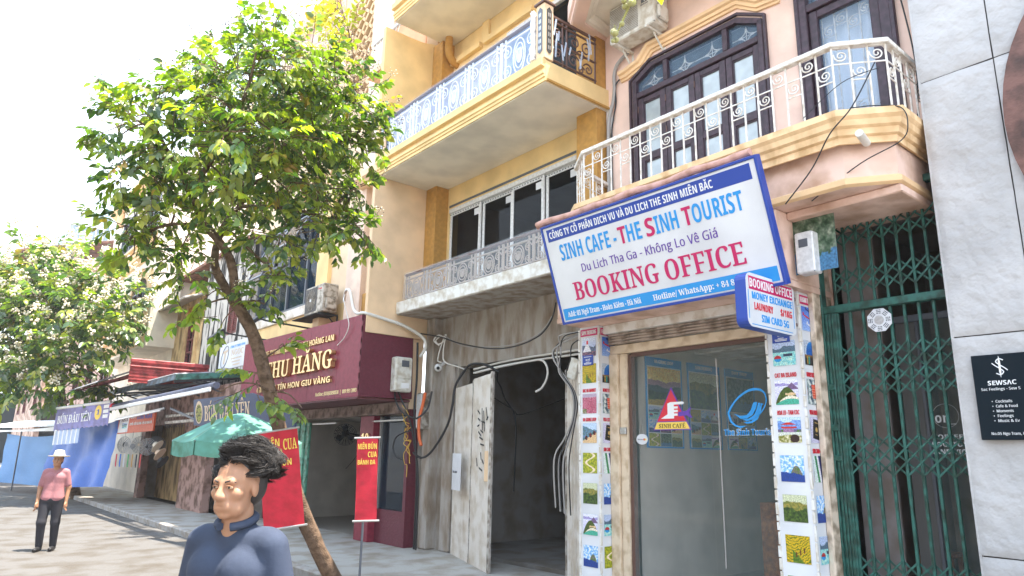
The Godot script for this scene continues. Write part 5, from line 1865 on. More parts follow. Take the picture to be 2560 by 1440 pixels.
# ---------------------------------------------------------------- gold shop house with maroon sign box
func build_gold_shop() -> void:
	var o := thing("gold_shop_house", "tall cream and orange house with blue glazing above the maroon gold shop sign", "house", Vector3(-14.8, 0, -0.8))
	var w := mb()
	wall(w, -19.0, -10.81, 2.35, 13.3, -0.8, 0.25, [[-18.95, -15.05, 4.95, 7.45], [-16.6, -14.6, 7.7, 8.4], [-14.55, -13.1, 9.4, 12.3], [-18.4, -16.9, 8.2, 10.4]])
	part("wall", w, mat(L(0.80, 0.60, 0.40), 0.9, T.mottle, 0.35, T.b_plaster, 0.2), o)
	room(o, -18.95, -10.9, 4.9, 7.4, -5.0, -1.06, M.interior)
	room(o, -18.95, -10.9, 7.6, 12.4, -3.0, -1.06, mat(L(0.55, 0.33, 0.2), 0.9))
	part("sill", box3(-18.98, -15.02, 4.72, 4.948, -0.9, -0.72, 0.01), mat(L(0.78, 0.72, 0.64), 0.85, T.stain, 0.6), o)
	part("band", box3(-18.99, -12.7, 4.05, 4.715, -0.82, -0.775, 0.006), M.yellow, o)
	part("pilaster", box3(-15.0, -14.4, 4.72, 7.5, -0.81, -0.70, 0.01), M.yellow, o)
	part("pilaster", box3(-13.42, -12.75, 3.9, 7.05, -0.81, -0.68, 0.01), mat(L(0.82, 0.63, 0.50), 0.9, T.mottle, 0.5), o)
	part("yellow_panel", box3(-12.75, -10.82, 3.9, 4.75, -0.81, -0.74, 0.01), M.ochre, o)
	part("pilaster", box3(-11.6, -10.82, 4.76, 7.05, -0.81, -0.6, 0.01), M.peach, o)
	w = mb()
	moulding(w, [Vector3(-12.95, 0, -0.8), Vector3(-11.72, 0, -0.8)], pv([0.0, 7.05, 0.3, 7.05, 0.34, 7.10, 0.40, 7.14, 0.40, 7.26, 0.0, 7.28]), [Vector3.BACK])
	part("ledge", w, M.peach, o)
	w = mb()
	prism(w, pv([0, 0, 0.16, 0.02, 0.2, 0.1, 0.05, 0.13]), -0.03, 0.03, Transform3D(Basis.IDENTITY, Vector3(-11.74, 7.1, -0.42)))
	part("broken_edge", w, M.concrete, o)
	part("corner_pier", box3(-13.0, -12.05, 7.3, 13.8, -0.85, -0.68, 0.012), mat(L(0.82, 0.68, 0.56), 0.9, T.mottle, 0.5, T.b_plaster, 0.2), o)
	part("wall_panel", box3(-12.04, -10.83, 7.3, 13.8, -0.84, -0.77), mat(L(0.80, 0.40, 0.22), 0.9, T.mottle, 0.5), o)
	part("wall_panel", box3(-18.2, -14.75, 10.5, 12.85, -0.82, -0.78), mat(L(0.62, 0.47, 0.41), 0.92, T.stain, 0.4), o)
	w = mb()
	moulding(w, [Vector3(-18.4, 0, -0.78), Vector3(-14.6, 0, -0.78)], pv([0.0, 12.86, 0.05, 12.88, 0.12, 12.98, 0.16, 13.0, 0.16, 13.28, 0.0, 13.3]), [Vector3.BACK])
	part("parapet_cornice", w, M.peach, o)
	# lattice of diamond shaped breeze blocks
	for f in [[-14.55, -13.1, 9.4, 12.3], [-16.6, -14.6, 7.7, 8.4]]:
		var cell := 0.36
		var x: float = f[0] + cell / 2
		while x < f[1]:
			var y: float = f[2] + cell / 2
			while y < f[3]:
				w = mb()
				for q in 4:
					var a := TAU * q / 4
					var c := Vector3(x, y, -0.88)
					bar(w, c + Vector3(cos(a), sin(a), 0) * cell * 0.42, c + Vector3(cos(a + PI / 2), sin(a + PI / 2), 0) * cell * 0.42, 0.075, 0.16, Vector3.UP, 0.006)
				part("breeze_block", w, M.peach, o)
				y += cell
			x += cell
	# window
	var win := thing("blue_window", "wide dark framed blue window with open casement above the maroon sign", "window", Vector3(-17, 4.95, -0.8))
	w = mb()
	for x in [-18.95, -17.95, -16.9, -15.78, -15.11]:
		bx(w, Vector3(x, 4.95, -0.86), Vector3(x + 0.07, 7.45, -0.77), 0.006)
	for y in [4.95, 6.25, 7.38]:
		bx(w, Vector3(-18.94, y + 0.002, -0.855), Vector3(-15.06, y + 0.07, -0.775), 0.006)
	part("frame", w, M.grey_frame, win)
	var xs := [-18.9, -17.9, -16.85, -15.73, -15.1]
	for i in 4:
		for y in [[5.02, 6.25], [6.32, 7.38]]:
			part("pane", box3(xs[i] - 0.02, xs[i + 1] - 0.03, y[0], y[1], -0.83, -0.822), M.glass_blue, win)
	# open casement, hinged at the top
	var cs := Basis(Vector3.RIGHT, -0.42)
	var ct := Transform3D(cs, Vector3(-17.4, 7.2, -0.74))
	w = mb()
	bx(w, Vector3(-0.5, -1.55, -0.02), Vector3(-0.43, 0, 0.02), 0.005, ct)
	bx(w, Vector3(0.43, -1.55, -0.02), Vector3(0.5, 0, 0.02), 0.005, ct)
	bx(w, Vector3(-0.43, -1.55, -0.019), Vector3(0.43, -1.48, 0.019), 0.005, ct)
	bx(w, Vector3(-0.43, -0.07, -0.019), Vector3(0.43, 0, 0.019), 0.005, ct)
	var cas := part("casement", w, M.grey_frame, win)
	w = mb()
	bx(w, Vector3(-0.43, -1.48, -0.004), Vector3(0.43, -0.07, 0.004), 0, ct)
	part("pane", w, M.glass_blue, cas)
	ct = Transform3D(Basis(Vector3.RIGHT, -0.5), Vector3(-16.2, 7.25, -0.74))
	w = mb()
	bx(w, Vector3(-0.5, -0.95, -0.02), Vector3(-0.43, 0, 0.02), 0.005, ct)
	bx(w, Vector3(0.55, -0.95, -0.02), Vector3(0.62, 0, 0.02), 0.005, ct)
	bx(w, Vector3(-0.43, -0.95, -0.019), Vector3(0.55, -0.88, 0.019), 0.005, ct)
	bx(w, Vector3(-0.43, -0.07, -0.019), Vector3(0.55, 0, 0.019), 0.005, ct)
	cas = part("casement", w, M.grey_frame, win)
	w = mb()
	bx(w, Vector3(-0.43, -0.88, -0.004), Vector3(0.55, -0.07, 0.004), 0, ct)
	part("pane", w, M.glass_dark, cas)
	curtain(o, -18.8, -17.9, 5.0, 7.4, -1.0, M.curtain if M.has("curtain") else M.cloth_white)
	# roof railing
	var r := thing("roof_railing", "pale metal roof railing with bowed wires on the tall cream house", "railing", Vector3(-16.5, 13.3, -0.7))
	w = mb()
	tube(w, [Vector3(-18.3, 13.95, -0.55), Vector3(-14.6, 13.95, -0.55)], 0.03, 0.03, 6)
	tube(w, [Vector3(-18.3, 13.95, -0.55), Vector3(-18.3, 13.95, -2.0)], 0.03, 0.03, 6)
	tube(w, [Vector3(-18.3, 13.78, -0.58), Vector3(-14.6, 13.78, -0.58)], 0.02, 0.02, 6)
	part("handrail", w, M.alu, r)
	for i in 26:
		var x := -18.3 + 0.145 * i
		w = mb()
		tube(w, curve([Vector3(x, 13.93, -0.58), Vector3(x, 13.75, -0.52), Vector3(x, 13.5, -0.38), Vector3(x, 13.32, -0.45), Vector3(x, 13.28, -0.62)], 3), 0.011, 0.011, 4)
		part("bowed_wire", w, M.alu, r)
	var br := thing("side_balcony_railing", "small white balcony railing left of the yellow partition wall", "railing", Vector3(-11.4, 9.2, -0.2))
	w = mb()
	tube(w, [Vector3(-11.95, 9.84, -0.2), Vector3(-10.82, 9.84, -0.2)], 0.04, 0.04, 8)
	part("handrail", w, M.alu, br)
	for i in 9:
		w = mb()
		tube(w, curve([Vector3(-11.9 + 0.13 * i, 9.84, -0.2), Vector3(-11.86 + 0.13 * i, 9.5, -0.12), Vector3(-11.9 + 0.13 * i, 9.2, -0.2)], 4), 0.012, 0.012, 4)
		part("baluster", w, M.white_iron, br)
	part("floor", box3(-12.0, -10.82, 9.05, 9.18, -0.76, -0.12, 0.01), M.peach, br)
	air_conditioner(Vector3(-14.55, 4.46, -0.3), 0.92, 0.62, 0.34, "grimy old air conditioner on bracket above the maroon sign", M.ac_old, true)
	var tray := thing("drip_tray", "black drip tray hung below the grimy old air conditioner", "tray", Vector3(-14.2, 4.3, -0.3))
	w = mb()
	bx(w, Vector3(-14.9, 4.395, -0.62), Vector3(-13.7, 4.412, -0.18), 0.003, Transform3D(Basis.IDENTITY, Vector3(0, 0, 0)))
	part("tray", w, M.dark, tray)
	part("support", box3(-14.3, -14.0, 4.2, 4.393, -0.7, -0.4, 0.01), M.peach, tray)
	maroon_sign()
	shop_ground()

func maroon_sign() -> void:
	var o := thing("maroon_sign_box", "large maroon box sign with raised gold letters THU HẰNG", "sign", Vector3(-13.6, 2.5, 0.25))
	var x0 := -16.45
	var x1 := -10.73
	var st := mb()
	quad(st, Vector3(x0, 2.50, 0.25), Vector3(x1, 2.50, 0.25), Vector3(x1, 3.90, 0.25), Vector3(x0, 3.98, 0.25))
	part("front_panel", st, M.maroon, o)
	st = mb()
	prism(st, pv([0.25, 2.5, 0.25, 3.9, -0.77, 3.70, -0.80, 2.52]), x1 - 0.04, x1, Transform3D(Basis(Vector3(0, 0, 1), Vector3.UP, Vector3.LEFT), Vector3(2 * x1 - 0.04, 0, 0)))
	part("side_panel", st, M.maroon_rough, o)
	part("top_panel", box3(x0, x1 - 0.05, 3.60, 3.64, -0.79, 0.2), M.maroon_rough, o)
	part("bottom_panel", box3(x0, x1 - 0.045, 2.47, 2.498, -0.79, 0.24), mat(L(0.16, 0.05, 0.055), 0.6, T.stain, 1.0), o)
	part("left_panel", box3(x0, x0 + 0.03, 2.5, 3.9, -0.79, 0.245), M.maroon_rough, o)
	# joints between the facing sheets
	st = mb()
	for x in [-15.2, -14.0, -12.8, -11.6]:
		bx(st, Vector3(x - 0.003, 2.5, 0.2505), Vector3(x + 0.003, 3.9, 0.2525))
	part("panel_joint", st, M.maroon_rough, o)
	var u := Vector3.RIGHT
	var v := Vector3.UP
	write(o, "CÔNG TY TNHH ĐẦU TƯ & DV HOÀNG LAN", f_bold, M.gold, Vector3(-15.35, 3.56, 0.27), u, v, 3.6, 0.11, 0.03)
	write(o, "THU HẰNG", f_serif, M.gold, Vector3(-14.78, 3.05, 0.30), u, v, 3.15, 0.34, 0.09)
	write(o, "GIỮ CHỮ TÍN HƠN GIỮ VÀNG", f_bold, M.gold, Vector3(-15.3, 2.80, 0.275), u, v, 3.55, 0.11, 0.045)
	write(o, "Hotline: (024)65898838  |  089 951 3993", f_bold, M.gold_print, Vector3(-12.40, 2.58, 0.252), u, v, 1.6, 0.065, 0.004)
	# floodlights on arms
	for q in [[-14.62, "upper black floodlight on a bracket arm above gold letters"], [-17.0, "lower black floodlight on a bracket arm by the tree trunk"]]:
		var f := thing("sign_floodlight", q[1], "floodlight", Vector3(q[0], 4.25, -0.3), "floodlights over the maroon sign")
		var x: float = q[0]
		st = mb()
		tube(st, [Vector3(x, 4.22, -0.76), Vector3(x - 0.12, 4.3, 0.45), Vector3(x - 0.15, 4.34, 0.62)], 0.022, 0.022, 6)
		part("arm", st, M.dark, f)
		part("wall_plate", box3(x - 0.06, x + 0.06, 4.14, 4.30, -0.775, -0.745, 0.006), M.alu, f)
		st = mb()
		bx(st, Vector3(-0.16, -0.04, -0.01), Vector3(0.16, 0.04, 0.36), 0.015, Transform3D(Basis(Vector3.RIGHT, 0.75), Vector3(x - 0.15, 4.36, 0.6)))
		part("head", st, M.rubber, f)

func shop_ground() -> void:
	var o := thing("gold_shop", "open tiled shop below the maroon sign with green folded shutter", "shop front", Vector3(-13, WALK_Y, -0.8))
	var w := mb()
	wall(w, -17.2, -10.81, WALK_Y, 2.35, -0.82, 0.2, [[-16.6, -12.35, WALK_Y, 2.3], [-11.8, -10.9, 0.6, 2.3]])
	part("wall", w, M.maroon_rough, o)
	part("beam", box3(-17.2, -10.82, 2.26, 2.46, -0.80, -0.55, 0.01), mat(L(0.30, 0.22, 0.19), 0.9, T.grime, 1.0), o)
	room(o, -16.9, -10.9, WALK_Y, 2.34, -5.5, -1.03, M.interior_light, M.floor_tile)
	# wall tiles inside
	for i in 12:
		for j in 4:
			part("wall_tile", box3(-16.7 + i * 0.42, -16.29 + i * 0.42, 0.9 + j * 0.3, 1.195 + j * 0.3, -5.5, -5.47 - 0.004 * ((i + j) % 2), 0.006), M.interior_light, o)
	for i in 5:
		part("shutter_leaf", box3(-15.55 + i * 0.16, -15.41 + i * 0.16, WALK_Y, 2.2, -0.80 + 0.03 * (i % 2), -0.74 + 0.03 * (i % 2), 0.01), mat(L(0.12, 0.38, 0.28), 0.5, T.grime, 1.4), o)
	part("white_post", box3(-16.2, -15.7, WALK_Y, 2.25, -0.84, -0.72, 0.01), M.white_paint, o)
	part("pier", box3(-12.34, -11.82, WALK_Y, 2.258, -0.84, -0.68, 0.008), M.maroon, o)
	write(o, "10", f_serif, M.gold, Vector3(-12.22, 1.72, -0.665), Vector3.RIGHT, Vector3.UP, 0.28, 0.22, 0.03)
	part("pane", box3(-11.8, -10.92, 0.6, 2.25, -0.86, -0.85), M.glass_blue, o)
	part("window_frame", box3(-11.81, -11.77, 0.6, 2.25, -0.88, -0.8, 0.004), M.alu, o)
	for x in [-14.5, -11.9]:
		part("light_tube", box3(x, x + 1.1, 2.14, 2.17, -0.72, -0.68, 0.004), M.pvc, o)
	# wall fan
	var f := thing("wall_fan", "black wall fan inside the tiled shop under the maroon sign", "fan", Vector3(-15.3, 2.0, -2.2))
	w = mb()
	var c := Vector3(-15.35, 1.98, -1.9)
	var b := Basis(Vector3(0.5, 0.2, 1.0).normalized(), 0.3) * Basis(Vector3.UP, 0.9) * Basis(Vector3.RIGHT, 0.5)
	var xf := Transform3D(b, c)
	for i in 7:
		var pts := []
		for q in 25:
			pts.append(xf * Vector3(cos(TAU * q / 24) * (0.05 + 0.035 * i), sin(TAU * q / 24) * (0.05 + 0.035 * i), 0.07 - 0.002 * i * i))
		tube(w, pts, 0.005, 0.005, 4, false)
	for q in 18:
		var a := TAU * q / 18
		tube(w, [xf * Vector3(cos(a) * 0.05, sin(a) * 0.05, 0.07), xf * Vector3(cos(a) * 0.26, sin(a) * 0.26, 0), xf * Vector3(cos(a) * 0.15, sin(a) * 0.15, -0.09)], 0.004, 0.004, 4)
	part("cage", w, M.rubber, f)
	for i in 3:
		w = mb()
		prism(w, pv([-0.02, 0.03, 0.02, 0.03, 0.12, 0.15, 0.08, 0.23, -0.03, 0.2]), -0.004, 0.004, xf * Transform3D(Basis(Vector3.BACK, TAU * i / 3) * Basis(Vector3.UP, 0.3), Vector3.ZERO))
		part("blade", w, M.dark, f)
	w = mb()
	ball(w, Vector3(0, 0, -0.12), Vector3(0.09, 0.09, 0.1), 10, 6, xf)
	tube(w, [xf * Vector3(0, 0, -0.15), Vector3(-15.1, 1.95, -2.3), Vector3(-15.1, 2.2, -2.3)], 0.02, 0.02, 6)
	part("motor", w, M.rubber, f)
	w = mb()
	tube(w, curve([Vector3(-15.1, 1.95, -2.3), Vector3(-15.3, 1.5, -2.2), Vector3(-15.6, 1.2, -2.1)], 5), 0.006, 0.006, 4)
	part("cord", w, M.rubber, f)
	# electricity meter cabinet on the side of the box
	var m := thing("meter_cabinet", "white electricity meter cabinet on right side of the maroon sign", "meter box", Vector3(-10.68, 2.6, -0.5))
	w = mb()
	bx(w, Vector3(-10.725, 2.62, -0.68), Vector3(-10.56, 3.22, -0.34), 0.02)
	part("cabinet", w, M.ac_white, m)
	w = mb()
	bx(w, Vector3(-10.559, 2.85, -0.66), Vector3(-10.545, 3.19, -0.36), 0.01)
	bx(w, Vector3(-10.559, 2.65, -0.66), Vector3(-10.545, 2.83, -0.36), 0.01)
	part("door", w, M.ac_white, m)
	part("window", box3(-10.546, -10.535, 3.05, 3.16, -0.6, -0.45, 0.004), M.grey_frame, m)
	part("label", box3(-10.546, -10.54, 2.68, 2.77, -0.62, -0.46), M.white_print, m)
	var g := thing("junction_box", "grey junction box by the cables next to the concrete column", "box", Vector3(-10.5, 2.2, -0.95))
	part("box", box3(-10.62, -10.45, 2.0, 2.62, -1.0, -0.84, 0.01), M.galv, g)
	part("lid", box3(-10.61, -10.46, 2.02, 2.60, -0.839, -0.825, 0.005), M.pvc, g)

# ---------------------------------------------------------------- older and farther houses down the street
func framed_window(parent: Node3D, x0: float, x1: float, y0: float, y1: float, z: float, fm: Material, gm: Material, n := 2) -> void:
	var st := mb()
	var t := 0.07
	bx(st, Vector3(x0, y0, z - 0.1), Vector3(x0 + t, y1, z + 0.02), 0.006)
	bx(st, Vector3(x1 - t, y0, z - 0.1), Vector3(x1, y1, z + 0.02), 0.006)
	bx(st, Vector3(x0 + t, y1 - t, z - 0.098), Vector3(x1 - t, y1, z + 0.018), 0.006)
	bx(st, Vector3(x0 + t, y0, z - 0.098), Vector3(x1 - t, y0 + t, z + 0.018), 0.006)
	for i in range(1, n):
		var x := lerpf(x0, x1, float(i) / n)
		bx(st, Vector3(x - 0.03, y0 + t, z - 0.096), Vector3(x + 0.03, y1 - t, z + 0.015), 0.004)
	var w := part("window", st, fm, parent)
	for i in n:
		var a := lerpf(x0, x1, float(i) / n) + 0.04
		var b := lerpf(x0, x1, float(i + 1) / n) - 0.04
		part("pane", box3(a, b, y0 + 0.05, y1 - 0.05, z - 0.06, z - 0.052), gm, w)

func shutter(parent: Node3D, x0: float, x1: float, y0: float, y1: float, z: float, m: Material) -> void:
	var st := mb()
	for x in [[x0, x0 + 0.06], [x1 - 0.06, x1]]:
		bx(st, Vector3(x[0], y0, z - 0.04), Vector3(x[1], y1, z), 0.005)
	for y in [[y0, y0 + 0.07], [y1 - 0.07, y1]]:
		bx(st, Vector3(x0 + 0.06, y[0], z - 0.039), Vector3(x1 - 0.06, y[1], z - 0.002), 0.005)
	var s := part("shutter", st, m, parent)
	var y := y0 + 0.1
	while y < y1 - 0.08:
		st = mb()
		bx(st, Vector3(x0 + 0.06, -0.022, -0.006), Vector3(x1 - 0.06, 0.022, 0.006), 0, Transform3D(Basis(Vector3.RIGHT, 0.6), Vector3(0, y, z - 0.02)))
		part("slat", st, m, s)
		y += 0.055

func build_far_houses() -> void:
	# weathered old house
	var o := thing("weathered_house", "old weathered house with black streaked yellow plaster and a red barred window", "house", Vector3(-22.6, 0, -0.6))
	var w := mb()
	wall(w, -26.3, -23.1, WALK_Y, 6.75, -0.6, 0.25, [[-24.78, -23.66, 4.2, 6.2]])
	part("wall", w, M.weathered, o)
	w = mb()
	wall(w, -23.09, -19.02, WALK_Y, 7.4, -0.62, 0.25, [[-20.72, -19.9, 4.8, 5.9]])
	part("stained_wall", w, M.weathered_dark, o)
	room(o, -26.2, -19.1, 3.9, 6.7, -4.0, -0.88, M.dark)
	w = mb()
	bx(w, Vector3(-24.78, 5.92, -0.72), Vector3(-23.66, 6.2, -0.58), 0.01)
	part("lintel_panel", w, mat(L(0.60, 0.27, 0.05), 0.85, T.grime, 1.0), o)
	w = mb()
	for x in [-24.78, -24.24, -23.73]:
		bx(w, Vector3(x, 4.2, -0.76), Vector3(x + 0.07, 5.92, -0.64), 0.006)
	for y in [4.2, 4.65, 5.08, 5.5, 5.86]:
		bx(w, Vector3(-24.77, y, -0.755), Vector3(-23.67, y + 0.06, -0.645), 0.006)
	part("window", w, M.red_wood, o)
	part("pane", box3(-24.75, -23.7, 4.25, 5.9, -0.72, -0.712), M.glass_dark, o)
	for x in [-24.95, -23.6]:
		part("pilaster", box3(x, x + 0.16, 3.6, 6.3, -0.62, -0.52, 0.01), M.weathered, o)
	w = mb()
	bx(w, Vector3(-26.6, -0.03, 0), Vector3(-23.0, 0.03, 0.7), 0.01, Transform3D(Basis(Vector3.RIGHT, 0.35), Vector3(0, 6.45, -0.6)))
	part("rain_hood", w, M.galv, o)
	shutter(o, -20.72, -20.32, 4.8, 5.9, -0.62, M.red_wood)
	shutter(o, -20.30, -19.9, 4.8, 5.9, -0.62, M.red_wood)
	part("roof", box3(-26.3, -19.02, 7.4, 7.5, -5.0, -0.5, 0.01), mat(L(0.28, 0.12, 0.08), 0.9, T.grime, 0.8), o)
	var s := thing("jewel_sign", "white square NGỌC shop sign under the tree beside the maroon box", "sign", Vector3(-17.75, 3.55, 0.1))
	part("board", box3(-18.75, -16.8, 3.55, 4.22, 0.06, 0.1, 0.01), M.sign_white, s)
	write(s, "CÔNG TY TNHH VÀNG", f_bold, M.sky_blue_print, Vector3(-17.95, 4.06, 0.101), Vector3.RIGHT, Vector3.UP, 1.05, 0.06)
	write(s, "NGỌC", f_serif, M.tan_print, Vector3(-17.85, 3.87, 0.101), Vector3.RIGHT, Vector3.UP, 0.85, 0.14)
	w = mb()
	for q in [[-17.8, 3.77, 0.75], [-17.75, 3.69, 0.6], [-17.65, 3.61, 0.5]]:
		for k in 7:
			bx(w, Vector3(q[0] + q[2] * k / 7.0, q[1], 0.1), Vector3(q[0] + q[2] * (k + 0.7) / 7.0, q[1] + 0.035, 0.103))
	part("small_print", w, M.tan_print, s)
	w = mb()
	var pts := []
	for i in 33:
		pts.append(Vector3(-18.3 + 0.3 * cos(TAU * i / 32) * 0.8 + 0.1 * sin(TAU * i / 32), 3.88 + 0.27 * sin(TAU * i / 32), 0.105))
	tube(w, pts, 0.008, 0.008, 4, false)
	part("emblem_ring", w, M.grey_frame, s)
	w = mb()
	prism(w, pv([-18.48, 4.02, -18.1, 4.06, -18.12, 4.0, -18.25, 3.98, -18.3, 3.7, -18.4, 3.7, -18.34, 3.98, -18.48, 3.97]), 0.1, 0.104)
	part("emblem", w, M.tan_print, s)
	# cream bay house
	var f := thing("bay_house", "cream house with an arched window and balustrades on its projecting bay", "house", Vector3(-29, 0, -0.6))
	part("wall", box3(-36.0, -26.31, WALK_Y, 12.5, -4.0, -0.6), M.cream_wall, f)
	w = mb()
	wall(w, -35.0, -26.15, 5.1, 11.8, 0.3, 0.25, [[-29.3, -26.75, 6.2, 7.2], [-33.0, -30.6, 6.2, 7.6], [-29.3, -26.75, 9.4, 11.0], [-33.0, -30.6, 9.4, 11.0]])
	part("bay_front", w, M.cream_wall, f)
	part("bay_side", box3(-26.4, -26.14, 5.1, 11.8, -0.6, 0.295), M.cream_wall, f)
	part("bay_floor", box3(-35.0, -26.13, 4.98, 5.1, -0.6, 0.31, 0.01), M.cream_wall, f)
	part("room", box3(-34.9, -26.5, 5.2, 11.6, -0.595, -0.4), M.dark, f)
	w = mb()
	var arch := PackedVector2Array()
	arch.append(Vector2(-29.31, 7.2))
	for i in 17:
		var a := PI - PI * i / 16
		arch.append(Vector2(-28.025 + 1.275 * cos(a), 7.2 + 0.55 * sin(a)))
	arch.append(Vector2(-26.74, 7.2))
	arch.append(Vector2(-26.74, 7.2))
	# arched head: glazing and surround
	w = mb()
	var last := arch.size() - 2
	for i in range(1, last):
		var a := arch[i]
		var b := arch[i + 1] if i + 1 <= last else arch[i]
		if a.distance_to(b) > 0.001:
			bar(w, Vector3(a.x, a.y, 0.33), Vector3(b.x, b.y, 0.33), 0.22, 0.10, Vector3(a.x + 28.0, a.y - 7.0, 0).normalized(), 0.01)
	bx(w, Vector3(-29.52, 5.7, 0.29), Vector3(-29.31, 7.3, 0.39), 0.01)
	bx(w, Vector3(-26.74, 5.7, 0.29), Vector3(-26.45, 7.75, 0.39), 0.01)
	bx(w, Vector3(-28.2, 7.75, 0.29), Vector3(-27.8, 8.02, 0.42), 0.02)
	part("window_surround", w, M.cream_mould, f)
	w = mb()
	var half := PackedVector2Array()
	for i in 17:
		var a := PI * i / 16
		half.append(Vector2(-28.025 + 1.2 * cos(a), 7.2 + 0.5 * sin(a)))
	prism(w, half, 0.30, 0.308)
	part("pane", w, M.glass_dark, f)
	framed_window(f, -29.3, -26.75, 6.2, 7.2, 0.3, M.grey_frame, M.glass_dark, 3)
	framed_window(f, -33.0, -30.6, 6.2, 7.6, 0.3, M.grey_frame, M.glass_dark, 3)
	framed_window(f, -29.3, -26.75, 9.4, 11.0, 0.3, M.grey_frame, M.glass_dark, 3)
	framed_window(f, -33.0, -30.6, 9.4, 11.0, 0.3, M.grey_frame, M.glass_dark, 3)
	var bal := mb()
	lathe(bal, pv([0.03, 0, 0.05, 0.02, 0.035, 0.06, 0.055, 0.14, 0.03, 0.26, 0.045, 0.30, 0.045, 0.33]), Vector3.ZERO, 8)
	var bm := bal.commit()
	for i in 22:
		again("baluster", bm, M.cream_mould, f, Transform3D(Basis.IDENTITY, Vector3(-29.5 + 0.125 * i, 5.72, 0.4)))
		again("baluster", bm, M.cream_mould, f, Transform3D(Basis.IDENTITY, Vector3(-29.5 + 0.125 * i, 8.75, 0.4)))
	w = mb()
	for y in [5.62, 6.05, 8.65, 9.08]:
		bx(w, Vector3(-35.0, y, 0.29), Vector3(-26.6, y + 0.1, 0.5), 0.015)
	part("balustrade_rail", w, M.cream_mould, f)
	w = mb()
	moulding(w, [Vector3(-35.0, 0, 0.3), Vector3(-26.5, 0, 0.3)], pv([0.0, 5.08, 0.06, 5.1, 0.06, 5.18, 0.1, 5.2, 0.1, 5.35, 0.16, 5.38, 0.16, 5.45, 0.0, 5.47]), [Vector3.BACK])
	moulding(w, [Vector3(-35.0, 0, 0.3), Vector3(-26.14, 0, 0.3)], pv([0.0, 8.3, 0.08, 8.33, 0.08, 8.42, 0.2, 8.48, 0.2, 8.6, 0.0, 8.62]), [Vector3.BACK])
	moulding(w, [Vector3(-35.0, 0, 0.3), Vector3(-26.14, 0, 0.3)], pv([0.0, 11.6, 0.1, 11.65, 0.3, 11.8, 0.3, 11.95, 0.0, 12.0]), [Vector3.BACK])
	part("cornice", w, M.cream_mould, f)
	for x in [-26.35, -30.0, -33.4]:
		part("scroll_bracket", box3(x - 0.15, x + 0.15, 10.9, 11.6, 0.29, 0.55, 0.08), M.cream_mould, f)
	# low house with a rusty roof behind the second tree
	var h := thing("shed_roof_house", "low pink house with a rusty metal roof terrace behind the flowering tree", "house", Vector3(-43, 0, -0.8))
	w = mb()
	wall(w, -52.0, -36.05, WALK_Y, 9.0, -0.8, 0.3, [[-40, -38, 4.5, 6.6], [-44, -42, 4.5, 6.6], [-48, -46, 4.5, 6.6], [-39.5, -37, 0.2, 3], [-45, -41, 0.2, 3]])
	part("wall", w, mat(L(0.62, 0.42, 0.36), 0.95, T.grime, 0.3), h)
	for x in [-40.0, -44.0, -48.0]:
		framed_window(h, x, x + 2.0, 4.5, 6.6, -0.8, M.red_wood, M.glass_dark, 2)
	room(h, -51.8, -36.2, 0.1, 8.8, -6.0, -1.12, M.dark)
	w = mb()
	bx(w, Vector3(-52.0, -0.05, -0.6), Vector3(-37.0, 0.05, 3.5), 0.01, Transform3D(Basis(Vector3.RIGHT, 0.31), Vector3(0, 11.15, 0.2)))
	part("roof", w, mat(L(0.24, 0.12, 0.09), 0.8, T.grime, 0.5), h)
	for x in [-51.5, -46.0, -41.0, -36.5]:
		part("post", box3(x, x + 0.12, 9.0, 10.6, 1.4, 1.52), M.galv, h)
	part("terrace_wall", box3(-52.0, -36.05, 9.0, 9.9, -0.8, 1.6, 0.02), mat(L(0.50, 0.36, 0.30), 0.95, T.grime, 0.4), h)
	w = mb()
	for i in 26:
		var p := Vector3(rng.randf_range(-42, -36.5), 9.9 + rng.randf_range(0, 0.5), rng.randf_range(1.2, 1.7))
		bx(w, p, p + Vector3(rng.randf_range(0.2, 0.6), rng.randf_range(0.2, 0.7), 0.3), 0.03)
	part("clutter", w, M.grey_sheet, h)
	# pale blue tower
	var g := thing("pale_blue_block", "tall pale blue apartment block with a glazed balcony, farthest up the street", "building", Vector3(-74, 0, -3.5))
	w = mb()
	var fx := Transform3D(Basis(Vector3(0, 0, -1), Vector3.UP, Vector3.RIGHT), Vector3(-70, 0, 0))
	part("body", box3(-80, -70.3, WALK_Y, 21.9, -4.72, -1.5), M.pale_blue_wall, g)
	part("stair_tower", box3(-80, -69.8, WALK_Y, 23.6, -9.0, -4.73), M.pale_blue_wall, g)
	part("window_recess", box3(-70.35, -70.28, 19.4, 21.0, -4.55, -1.75), mat(L(0.35, 0.38, 0.4), 0.6), g)
	for i in 4:
		var z := -2.3 - i * 0.58
		part("pane", box3(-70.27, -70.25, 19.5, 20.7, z - 0.26, z + 0.26), M.glass_sky if M.has("glass_sky") else M.glass, g)
	w = mb()
	for i in 6:
		var z := -2.02 - i * 0.58 if i > 0 else -1.75
		bx(w, Vector3(-70.26, 19.4, z - 0.035), Vector3(-70.15, 21.0, z + 0.035))
	bx(w, Vector3(-70.26, 20.7, -4.55), Vector3(-70.16, 20.78, -1.76))
	part("window_frame", w, M.pvc, g)
	part("balcony_wall", box3(-70.3, -69.7, 18.3, 19.4, -4.7, -1.4, 0.02), mat(L(0.5, 0.5, 0.48), 0.9, T.stain, 0.3), g)
	for y in [15.5, 12.5, 9.5]:
		part("window_recess", box3(-70.3, -70.2, y, y + 1.4, -4.2, -2.0), M.glass_dark, g)
	part("slit_window", box3(-69.81, -69.7, 19.0, 20.4, -5.6, -5.3), M.glass_blue, g)
